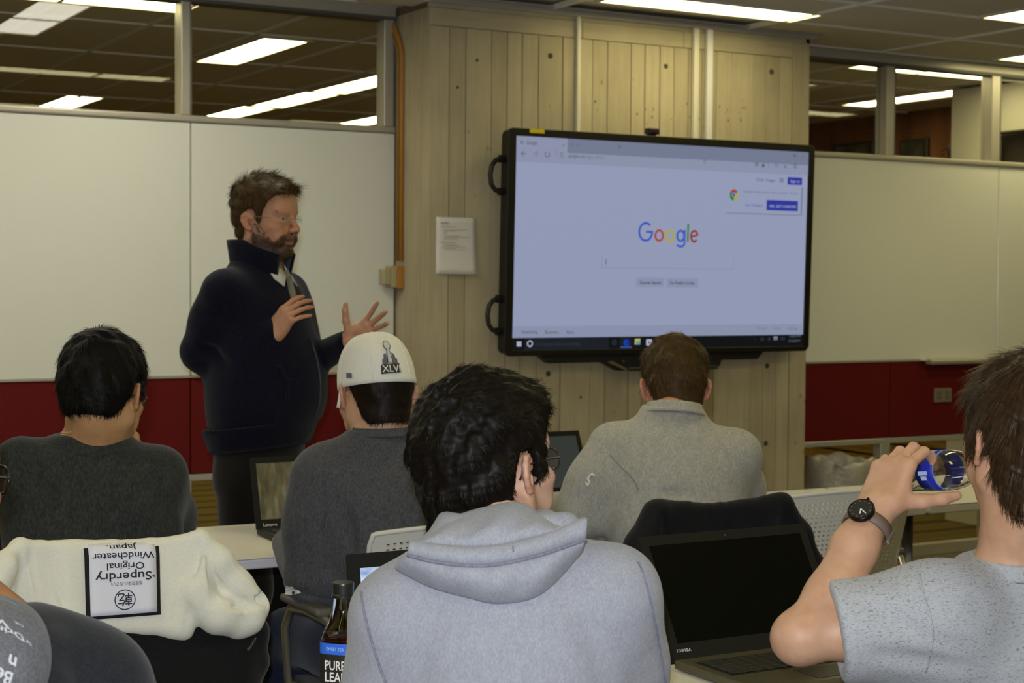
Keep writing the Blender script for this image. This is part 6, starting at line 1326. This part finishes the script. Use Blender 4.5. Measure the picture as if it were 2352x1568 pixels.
# ---------------------------------------------------------------- 4: grey hooded sweatshirt, near the camera
O, R = torso_frame(1165, 1400, 2.45, 28); fr_ = lambda x, y, z: O + R @ np.array((x, y, z))
P5 = person((O[0], O[1], 0), 'student with dark hair and glasses in pale grey hooded sweatshirt, nearest in the middle')
H = Head(W(1122, 1068, 2.56), 70, -4, -3, 1.06)
nk = W(1140, 1215, 2.50); shR, shL = fr_(.155, .0, .995), fr_(-.160, .0, .955); elR, elL = fr_(.185, .13, .74), fr_(-.172, .08, .72); wrR, wrL = fr_(.08, .30, .775), fr_(-.06, .30, .775)
S = Solid(); add_head(S, H, nk - v3(0, 0, .06), .062); S.cone(nk - v3(0, 0, .02), fr_(0, 0, .8), .054, .085, .03); S.chain([nk, shR - v3(0, 0, .03), elR, wrR], [.05, .04, .038, .028], .02); S.chain([nk, shL - v3(0, 0, .03), elL, wrL], [.05, .04, .038, .028], .02)
hand(S, wrR, R @ np.array((-.5, .85, -.1)), (0, 0, -1), R @ np.array((-.85, -.5, 0)), [(20, 25, 15)] * 4, sc=.95); hand(S, wrL, R @ np.array((.4, .9, -.1)), (0, 0, -1), R @ np.array((.9, -.4, 0)), [(20, 25, 15)] * 4, sc=.95)
skin_obj(S, H, P5, SK_C, '#c9a58e', .003, stubble=.25, bcol='#8a7468')
MHD = hair_mat('hair_near_black', '#17120d', .5)
hs = hair_solid(H, .024, .016, .018, [(-.14, -.100), (-.06, -.095), (-.045, -.075), (-.034, -.03), (-.026, .020), (.008, .022), (.0135, -.034), (.034, -.026), (.042, .022), (.056, .052), (.085, .066), (.14, .076)], 11, .0034, .014)
def flow5(q):
    f = whorl(-.01, -.055, .10, .4, .6)(q); top = np.clip((q[:, 2] - .075) / .04, 0, 1)[:, None]; return f * (1 - .5 * top) + np.array([.3, .8, .1]) * top
make_hair(H, P5, MHD, hs, 20000, lambda q: .014 + .005 * np.clip((q[:, 2] - .04) / .06, 0, 1), flow5, h=.0035, lift=.03, width=.0010, seed=51, jit=.26, curl=.05, tint=(.5, 1.9))
glasses(H, P5, mat('maroon_rim', '#2c1a1c', .25), .0014, .0016, .024, .016, -.004)
M_HOOD = heather('pale_grey_fleece', '#8b8c92', '#9697a0', '#a2a3aa', 380)
S = Solid(); S.loft([(.50, 0, .02, .175, .13), (.62, 0, .01, .178, .135), (.75, 0, .004, .182, .135), (.87, 0, .0, .188, .132), (.95, -.002, .004, .190, .124), (1.0, -.004, .008, .178, .112), (1.045, -.01, .014, .140, .098), (1.08, -.014, .022, .105, .088), (1.11, -.016, .03, .085, .08)], (O, R), .03)
rest_arms(S, O, R, (shR, shL), (elR, elL), (wrR * .9 + elR * .1, wrL * .9 + elL * .1), (.070, .064, .060, .042), .05)
ff = [(fr_(.10, -.10, .98), fr_(.16, -.08, .82), .02, .005), (fr_(-.12, -.10, .93), fr_(-.14, -.11, .76), .022, .006), (fr_(-.06, -.13, .82), fr_(.10, -.13, .80), .03, .003)]
S.cone(nk + v3(0, 0, .10), nk + v3(0, 0, .02), .08, .066, .006, 's')
S.post = lambda P: sum(-fold(P, *q) for q in ff) + wob(P, 16, 91, .003)
sw5 = solid_obj('hooded_sweatshirt', S, M_HOOD, P5, .006, 2); S5 = S
MSEAM = heather('seam_lilac', '#6c6a78', '#7a7886', '#888694', 300)
def on_line(S, pts, off, fall=2.4): return [ray_hit(S, x, y, off, fall=fall) for x, y in pts]
seam('sleeve_seam', on_line(S, [(829 + 68 * t ** 1.4, 1358 + 240 * t) for t in np.linspace(0, 1, 14)], .0008), .0020, MSEAM, sw5)
seam('sleeve_seam', on_line(S, [(1466 + 66 * t ** .7, 1290 + 290 * t) for t in np.linspace(0, 1, 14)], .0008), .0016, MSEAM, sw5)
# the hood lying on the shoulders: inner part round the neck, broad edge band, hanging bag
def cr(pts, n=8):
    P = [v3(p) for p in pts]; P = [2 * P[0] - P[1]] + P + [2 * P[-1] - P[-2]]; out = []
    for i in range(1, len(P) - 2):
        for t in np.linspace(0, 1, n, endpoint=False): out.append(.5 * (2 * P[i] + (P[i + 1] - P[i - 1]) * t + (2 * P[i - 1] - 5 * P[i] + 4 * P[i + 1] - P[i + 2]) * t * t + (3 * P[i] - P[i - 1] - 3 * P[i + 1] + P[i + 2]) * t ** 3))
    return out + [P[-2]]
def cr2(pts, n=5): return [(p[0], p[1]) for p in cr([(x, y, 0) for x, y in pts], n)]
def c2(pts, n=6): return [(p[0], p[1]) for p in cr([(x, y, 0) for x, y in pts], n)]
up2 = c2([(940, 1243), (1000, 1252), (1090, 1258), (1170, 1250), (1260, 1226), (1350, 1188)]); lo2 = c2([(936, 1272), (1000, 1288), (1090, 1297), (1170, 1289), (1260, 1266), (1346, 1236)]); bo2 = c2([(905, 1303), (985, 1345), (1070, 1370), (1150, 1386), (1245, 1362), (1338, 1262)])
nn = len(up2)
def hit(x, y, off): return ray_hit(S5, x, y, off, fall=2.36)
lo3 = [hit(x, y, .040) for x, y in lo2]; 
for i, (a, b) in enumerate(((0, .02), (nn - 1, .05))): pass
def dep(q): return float((q - CAMP) @ _f)
dl = np.array([dep(q) for q in lo3]); dl = np.convolve(np.pad(dl, 4, 'edge'), np.ones(9) / 9, 'valid'); lo3 = [W(x, y, d) for (x, y), d in zip(lo2, dl)]
up3 = [W(x, y, d + .010) for (x, y), d in zip(up2, dl)]
rows = []
for t in np.linspace(0, 1, 8): rows.append([u * (1 - t) + l_ * t - _f * (.012 * math.sin(math.pi * (.15 + .85 * t))) for u, l_ in zip(up3, lo3)])
rows = [[u + _f * .02 - v3(0, 0, .004) for u in up3]] + rows
hd = MB().grid(rows).build('hood_edge', M_HOOD, P5, smooth=True, solid=.008, sub=1)
rows = []
bo3 = [hit(x, y, .006) for x, y in bo2]; db = np.array([dep(q) for q in bo3]); db = np.convolve(np.pad(db, 3, 'edge'), np.ones(7) / 7, 'valid')
for t in np.linspace(0, 1, 14):
    row = []
    for i in range(nn):
        x = lo2[i][0] * (1 - t) + bo2[i][0] * t; y = lo2[i][1] * (1 - t) + bo2[i][1] * t; d = dl[i] * (1 - t) + db[i] * t - .022 * math.sin(math.pi * t) ** .7 * math.sin(math.pi * (i + 1.5) / (nn + 2)) ** .4; row.append(W(x, y, d + .0015 * math.sin(i * .9 + t * 4)))
    rows.append(row)
rows.append([q + _f * .03 + v3(0, 0, .006) for q in rows[-1]])
bag = MB().grid(rows).build('hood', M_HOOD, P5, smooth=True, solid=.006, sub=1); tag(bag, 'hood lying folded over the shoulders')
top2 = c2([(985, 1245), (1030, 1198), (1110, 1170), (1190, 1158), (1240, 1185), (1300, 1222)]); n2 = len(top2); rows = []
for t in np.linspace(0, 1, 9):
    row = []
    for i in range(n2):
        k_ = i / (n2 - 1) * (nn - 1); u = up3[min(int(round(k_)), nn - 1)] + _f * .012; e = W(*top2[i], 2.425 + .03 * abs(i / (n2 - 1) - .5) * 2); q = e * (1 - t) + u * t - _f * .030 * math.sin(math.pi * t); q = q + _u * (.004 * math.sin(i * .8 + 5 * t) * math.sin(math.pi * t)); row.append(q)
    rows.append(row)
rows = [[q + _f * .05 - v3(0, 0, .03) for q in rows[0]], [q + _f * .014 + v3(0, 0, .002) for q in rows[0]]] + rows
MB().grid(rows).build('hood_inner', M_HOOD, P5, smooth=True, solid=.006, sub=1)
S = Solid(); S.chain([W(1235, 1200, 2.44), W(1262, 1215, 2.43), W(1300, 1212, 2.44), W(1318, 1222, 2.43)], [.014, .022, .020, .012], .015); solid_obj('hood_fold', S, M_HOOD, P5, .004, 2)
seam('hood_seam', [l_ - _f * .0105 for l_ in lo3], .0026, MSEAM, bag); seam('hood_seam', [W(1178, 1252, dl[nn // 2] - .012), W(1179, 1267, dl[nn // 2] - .012)], .001, MSEAM, bag)
seated_legs(P5, O, R, M_JEAN)
# ---------------------------------------------------------------- 5: the drinking student at the right edge
O, R = torso_frame(2322, 1450, 2.56, 24); fr_ = lambda x, y, z: O + R @ np.array((x, y, z))
P6 = person((O[0], O[1], 0), 'student with brown hair in speckled grey tee, drinking from a water bottle at right')
H = Head(W(2352, 1008, 2.52), 15, -4, 0, .985)
nk = W(2345, 1305, 2.545); shL, shR = W(2150, 1425, 2.50), fr_(.19, .0, .95); elL, wrL = W(1842, 1462, 2.50), W(2013, 1172, 2.63); elR, wrR = fr_(.26, .16, .76), fr_(.1, .36, .775)
S = Solid(); add_head(S, H, nk, .060); S.cone(nk - v3(0, 0, .02), fr_(0, 0, .8), .054, .085, .03); S.chain([nk, shR - v3(0, 0, .03), elR, wrR], [.05, .04, .038, .028], .02); S.chain([nk, shL], [.05, .045], .02)
S.chain([shL, shL * .45 + elL * .55, elL], [.050, .046, .037], .02); S.ell(elL + dirc(-.012, -.004, 0), (.030, .030, .030), None, .03)
S.chain([elL, elL * .68 + wrL * .32 + dirc(.01, -.004, 0), elL * .3 + wrL * .7, wrL], [.036, .041, .034, .0280], .02)
hand(S, wrR, R @ np.array((-.5, .85, -.1)), (0, 0, -1), R @ np.array((-.85, -.5, 0)), [(20, 25, 15)] * 4, sc=.95)
# the hand around the bottle
hd_ = dirc(.42, .78, .46); hn = dirc(.52, -.66, .54); ht = dirc(.72, .01, -.68)
BB = H.w(0, .112, -.066); BA = BB + unit(dirc(-.46, -.10, .89)) * .185      # mouth end and foot of the bottle
hand(S, wrL, hd_, hn, ht, [(26, 48, 35), (24, 48, 35), (26, 48, 35), (30, 50, 35)], (6, 1, -3, -7), (.45, .62, .55), .10, .97)
skin_obj(S, H, P6, SK_A, '#c49a7c', .003)
hs = hair_solid(H, .020, .014, .016, [(-.14, -.105), (-.06, -.10), (-.045, -.085), (-.034, -.05), (-.026, -.02), (.010, -.012), (.0135, -.034), (.034, -.026), (.042, .022), (.056, .048), (.085, .060), (.14, .07)], 13, .0025, .01)
make_hair(H, P6, hair_mat('hair_brown_straight', '#3a2a1a', .4), hs, 14000, .030, whorl(0, -.05, .10, .3, .8), h=.0035, lift=.05, width=.0011, seed=61, jit=.16, tint=(.5, 1.5))
m = M_TEE = heather('speckled_tee', '#a0a1a5', '#aaabae', '#b4b5b7', 420, (1, 1, 2.2)); sp = N(m, 'ShaderNodeTexNoise'); sp.inputs['Scale'].default_value = 480; sp.inputs['Detail'].default_value = 4; L(m, coords(m, (.45, .45, 1.6)), sp.inputs['Vector'])
mu = N(m, 'ShaderNodeMix', data_type='RGBA', blend_type='MULTIPLY'); mu.inputs[0].default_value = 1; old = BS(m).inputs['Base Color'].links[0].from_socket; L(m, old, mu.inputs[6]); L(m, ramp(m, sp.outputs['Fac'], [(.54, '#ffffff'), (.74, '#8c8c95')]), mu.inputs[7]); L(m, mu.outputs[2], BS(m).inputs['Base Color'])
S = Solid(); S.loft([(.50, 0, 0, .18, .13), (.62, 0, -.01, .185, .135), (.74, 0, -.01, .20, .138), (.84, 0, -.004, .205, .135), (.915, 0, .0, .195, .122), (.965, .004, .006, .165, .108), (1.005, .010, .008, .120, .095), (1.035, .014, .012, .088, .080)], (O, R), .03)
S.cone(fr_(.19, 0, .93), fr_(.25, .1, .78), .075, .07, .05); sd = unit(elL - shL); se = shL + sd * .145
S.chain([fr_(-.13, -.01, .925), shL, se], [.085, .080, .076], .05); S.cut(shL + sd * .150, sd, .003); S.cone(shL + sd * .06, shL + sd * .25, .050, .062, .006, 's')
ff = [(shL + sd * .13 + dirc(0, .05, -.06), shL + dirc(.03, -.03, -.09), .013, .008), (shL + sd * .12 + dirc(0, -.02, -.07), shL + dirc(.06, -.06, -.09), .014, .009), (shL + sd * .10 + dirc(0, .07, -.02), shL + dirc(.05, .03, -.08), .012, .007), (shL + dirc(.03, -.09, -.06), shL + dirc(.22, -.075, -.1), .013, .010)]
S.post = lambda P: sum(-fold(P, *q) for q in ff) + wob(P, 22, 101, .003)
tee = solid_obj('tee_shirt', S, M_TEE, P6, .006, 2)
collar(tee, M_TEE, nk, H, r_=.072, up=.008, h=.022)
seam('sleeve_seam', on_line(S, cr2([(2112, 1318), (2120, 1360), (2138, 1420), (2142, 1470), (2126, 1545)]), .0004, 2.45), .0016, M_TEE, tee)
seated_legs(P6, O, R, M_JEAN)
# watch
wd_ = unit(wrL - elL); wc_ = wrL - wd_ * .035; 
wt = empty('wrist_watch', wc_); wt.parent = P6; wt.matrix_basis = wloc(P6).inverted() @ Matrix.Translation(Vector(wc_))
fd = unit(dirc(-.55, .30, -.75)); fd = unit(fd - wd_ * (fd @ wd_)); sd_ = np.cross(wd_, fd)
M_STRAP = mat('taupe_strap', '#6b5a4c', .6); M_WCASE = mat('watch_case', '#26221e', .25, metal=.7)
rows = []
for a in np.linspace(0, 2 * math.pi, 37):
    c_, s_ = math.cos(a), math.sin(a); q = wc_ + fd * (.0345 * c_) + sd_ * (.0375 * s_); rows.append([q - wd_ * .010, q + wd_ * .010])
MB().grid(rows).build('strap', M_STRAP, wt, smooth=True, solid=.0028)
WM = frame(wc_ + fd * .034, wd_, sd_); zdir = WM.to_3x3() @ Vector((0, 0, 1)); sg = 1 if zdir.dot(Vector(fd)) > 0 else -1
cs = MB().lathe([(0, 0), (.0205, 0), (.0215, sg * .003), (.0215, sg * .008), (.019, sg * .0100), (.0185, sg * .0086), (0, sg * .0086)], 36, WM).build('case', M_WCASE, wt, smooth=True)
MB().lathe([(.0184, sg * .0088), (0, sg * .0088)], 32, WM).build('dial', mat('watch_dial', '#2e2a24', .3), cs)
for a, l_ in ((.5, .013), (1.25, .010)): MB().box((-.0008, 0, sg * .0091), (.0008, l_, sg * .0094), WM @ Matrix.Rotation(a, 4, 'Z')).build('hand', mat('watch_hand', '#cfd4cc', .3), cs)
for k in range(12): MB().box((-.0006, .0145, sg * .0091), (.0006, .0172, sg * .0094), WM @ Matrix.Rotation(k * math.pi / 6, 4, 'Z')).build('hour_mark', mat('watch_mark', '#7a7264', .4) if k == 0 else bpy.data.materials['watch_mark'], cs)
MB().tube([WM @ Vector((.0215, 0, sg * .005)), WM @ Vector((.0255, 0, sg * .005))], .0026, 10).build('crown', M_WCASE, cs)
bk = wc_ + sd_ * .0385; MB().box((-.011, -.0045, -.0025), (.011, .0045, .0025), frame(bk - fd * .012, wd_, fd)).build('buckle', mat('steel_buckle', '#c8c4bc', .2, metal=.9), wt, bevel=.001)
# water bottle
bx = unit(BB - BA); WBM = frame(BA, np.cross(bx, v3(0, 0, 1)), np.cross(bx, np.cross(bx, v3(0, 0, 1))))
zb = WBM.to_3x3() @ Vector((0, 0, 1)); WBM = WBM if zb.dot(Vector(bx)) > 0 else WBM @ Matrix.Rotation(math.pi, 4, 'X')
wb = empty('water_bottle', BA, 'clear water bottle with blue label held to the mouth', 'bottle')
pr_ = [(.002, .006), (.018, .002), (.029, .0), (.0325, .006), (.0325, .016), (.0312, .020), (.0325, .024), (.0312, .028), (.0325, .032), (.0325, .105), (.0315, .110), (.0325, .116), (.0300, .128), (.0295, .131), (.0265, .141), (.0255, .144), (.0205, .154), (.0150, .163), (.0128, .168), (.0128, .185)]
M_WAT = mat('clear_plastic', '#f6f8fa', .03, trans=1.0, ior=1.33)
MB().lathe(pr_, 40, WBM).build('bottle_wall', M_WAT, wb, smooth=True, solid=.0008)
MB().lathe([(.0331, .060), (.0331, .104)], 40, WBM).build('label', mat('bottle_label_blue', '#1c2c9c', .35), wb, smooth=True, solid=.0003)
MB().lathe([(.0333, .101), (.0333, .1045)], 40, WBM).build('label_stripe', mat('label_light_blue', '#6c86d8', .35), wb, smooth=True, solid=.0002)
for k in range(24):     # pale shapes printed on the label
    a0 = k * 2 * math.pi / 24; b = MB(); n = 8
    if k % 6 in (0, 1): 
        rows = [[WBM @ Vector((.0336 * math.cos(a0 + t), .0336 * math.sin(a0 + t), z)) for t in np.linspace(0, .2, 4)] for z in ((.068, .09) if k % 6 == 0 else (.072, .086))]; b.grid(rows).build('label_print', mat('label_print_pale', '#b9c4e4', .4), wb, smooth=True)
# ---------------------------------------------------------------- 6: cut off at the left edge, printed hood lining
O, R = torso_frame(-110, 1560, 2.22, 40); fr_ = lambda x, y, z: O + R @ np.array((x, y, z))
P7 = person((O[0], O[1], 0), 'person in dark hooded top with grey printed hood lining, cut off by left edge')
H = Head(W(-163, 1098, 2.42), 55, 4, 0, 1.06)
nk = W(-140, 1330, 2.33); shR, shL = W(205, 1590, 2.24), fr_(-.19, 0, .93); elR, elL = shR + v3(.10, .12, -.22), fr_(-.26, .15, .74); wrR, wrL = elR + v3(-.06, .2, .03), fr_(-.1, .36, .775)
S = Solid(); add_head(S, H, nk, .060); S.cone(nk - v3(0, 0, .02), fr_(0, 0, .8), .054, .085, .03); S.chain([nk, shR, elR, wrR], [.05, .04, .038, .028], .02); S.chain([nk, shL, elL, wrL], [.05, .04, .038, .028], .02)
hand(S, wrR, R @ np.array((-.3, .9, -.1)), (0, 0, -1), R @ np.array((-.85, -.5, 0)), [(20, 25, 15)] * 4, sc=.95); hand(S, wrL, R @ np.array((.4, .9, -.1)), (0, 0, -1), R @ np.array((.9, -.4, 0)), [(20, 25, 15)] * 4, sc=.95)
skin_obj(S, H, P7, SK_B, '#a8764e', .0035)
hs = hair_solid(H, .02, .012, .014, None, 15, .002); make_hair(H, P7, MH, hs, 5000, .024, whorl(0, -.055, .10, .4, .5), lift=.15, width=.0013, seed=71)
glasses(H, P7, mat('black_rim', '#17140f', .25), .0030, .0026, .025, .020, -.004)
M_DTOP = heather('dark_grey_fleece', '#1f2024', '#26272b', '#2d2e33', 420)
S = Solid(); S.loft([(.50, 0, 0, .19, .14), (.62, 0, -.01, .2, .145), (.76, 0, -.01, .215, .145), (.86, 0, -.004, .22, .14), (.92, 0, .0, .20, .12), (.97, 0, .006, .15, .10), (1.0, .0, .012, .10, .085)], (O, R), .03)
S.chain([W(0, 1545, 2.22), W(120, 1555, 2.22), shR, elR], [.07, .07, .072, .06], .06); S.chain([elR, wrR], [.056, .04], .02); S.chain([fr_(-.15, 0, .92), shL, elL], [.07, .07, .06], .05); S.chain([elL, wrL], [.056, .04], .02)
S.chain([W(75, 1475, 2.18), W(95, 1515, 2.16), W(90, 1590, 2.12), W(30, 1660, 2.10)], [.022, .030, .035, .04], .03)
ff = [(W(110, 1420, 2.1), W(150, 1500, 2.1), .012, .006), (W(170, 1420, 2.12), W(215, 1520, 2.12), .014, .006)]
S.post = lambda P: sum(-fold(P, *q) for q in ff) + wob(P, 24, 111, .004)
tp = solid_obj('hooded_top', S, M_DTOP, P7, .006, 2)
M_PRN = heather('printed_lining', '#55555a', '#646468', '#747478', 400)
S = Solid(); S.chain([W(-90, 1440, 2.24), W(-30, 1440, 2.16), W(18, 1465, 2.12), W(26, 1510, 2.09), W(5, 1570, 2.06), W(-60, 1630, 2.05)], [.03, .034, .034, .032, .034, .04], .04); S.chain([W(-110, 1470, 2.1), W(-50, 1500, 2.08), W(-30, 1540, 2.06)], [.05, .05, .05], .05)
S.post = lambda P: wob(P, 26, 121, .002)
ln = solid_obj('hood_lining', S, M_PRN, P7, .005, 2); tag(ln, 'grey hood lining printed with white words')
M_LNP = mat('lining_print', '#c6c6ca', .8)
def print_on(S, par, s_, px, py, dpx, ang, hpx, d0):
    o = text('lining_word', s_, 1.0, Matrix.Identity(4), M_LNP, None, align='CENTER', weight=.02); me = o.data; co = np.empty(len(me.vertices) * 3); me.vertices.foreach_get('co', co); co = co.reshape(-1, 3)
    ca, sa = math.cos(ang), math.sin(ang); pts = [W(px + hpx * (c[0] * ca + c[1] * sa), py + hpx * (c[0] * sa - c[1] * ca), d0) for c in co]; Q = on_solid(S, pts, .0012, 8); inv = np.array(wloc(par).inverted()); me.vertices.foreach_set('co', (Q @ inv[:3, :3].T + inv[:3, 3]).ravel()); me.update(); o.parent = par
print_on(S, ln, 'Win', 12, 1388, 0, math.radians(202), 30, 2.09); print_on(S, ln, 'Drin', 14, 1462, 0, math.radians(187), 34, 2.05); print_on(S, ln, 'V', 4, 1425, 0, math.radians(190), 52, 2.05); print_on(S, ln, 'CIE', 40, 1436, 0, math.radians(190), 17, 2.06); print_on(S, ln, 'of', 62, 1478, 0, math.radians(215), 20, 2.05); print_on(S, ln, 'n', 24, 1512, 0, math.radians(200), 44, 2.03); print_on(S, ln, 'Be', 10, 1540, 0, math.radians(200), 40, 2.02)
seated_legs(P7, O, R, M_GREYT)
# crumpled receipt by the armrest of the capped student
rc = W(690, 1352, 3.92); S = Solid(); pts = []
b = MB(); b.grid([[W(653 + 16 * i + 3 * math.sin(i * 2 + j), 1364 - 6 * j + 4 * math.sin(i * 1.7 + j * 2) - 2 * i * (i < 2), 3.93 + .010 * math.sin(i * 2.2 + j)) for i in range(6)] for j in range(4)])
tag(b.build('paper_scrap', M_PAPER, None, solid=.0006), 'crumpled scrap of white paper by the grey armrest', 'paper')
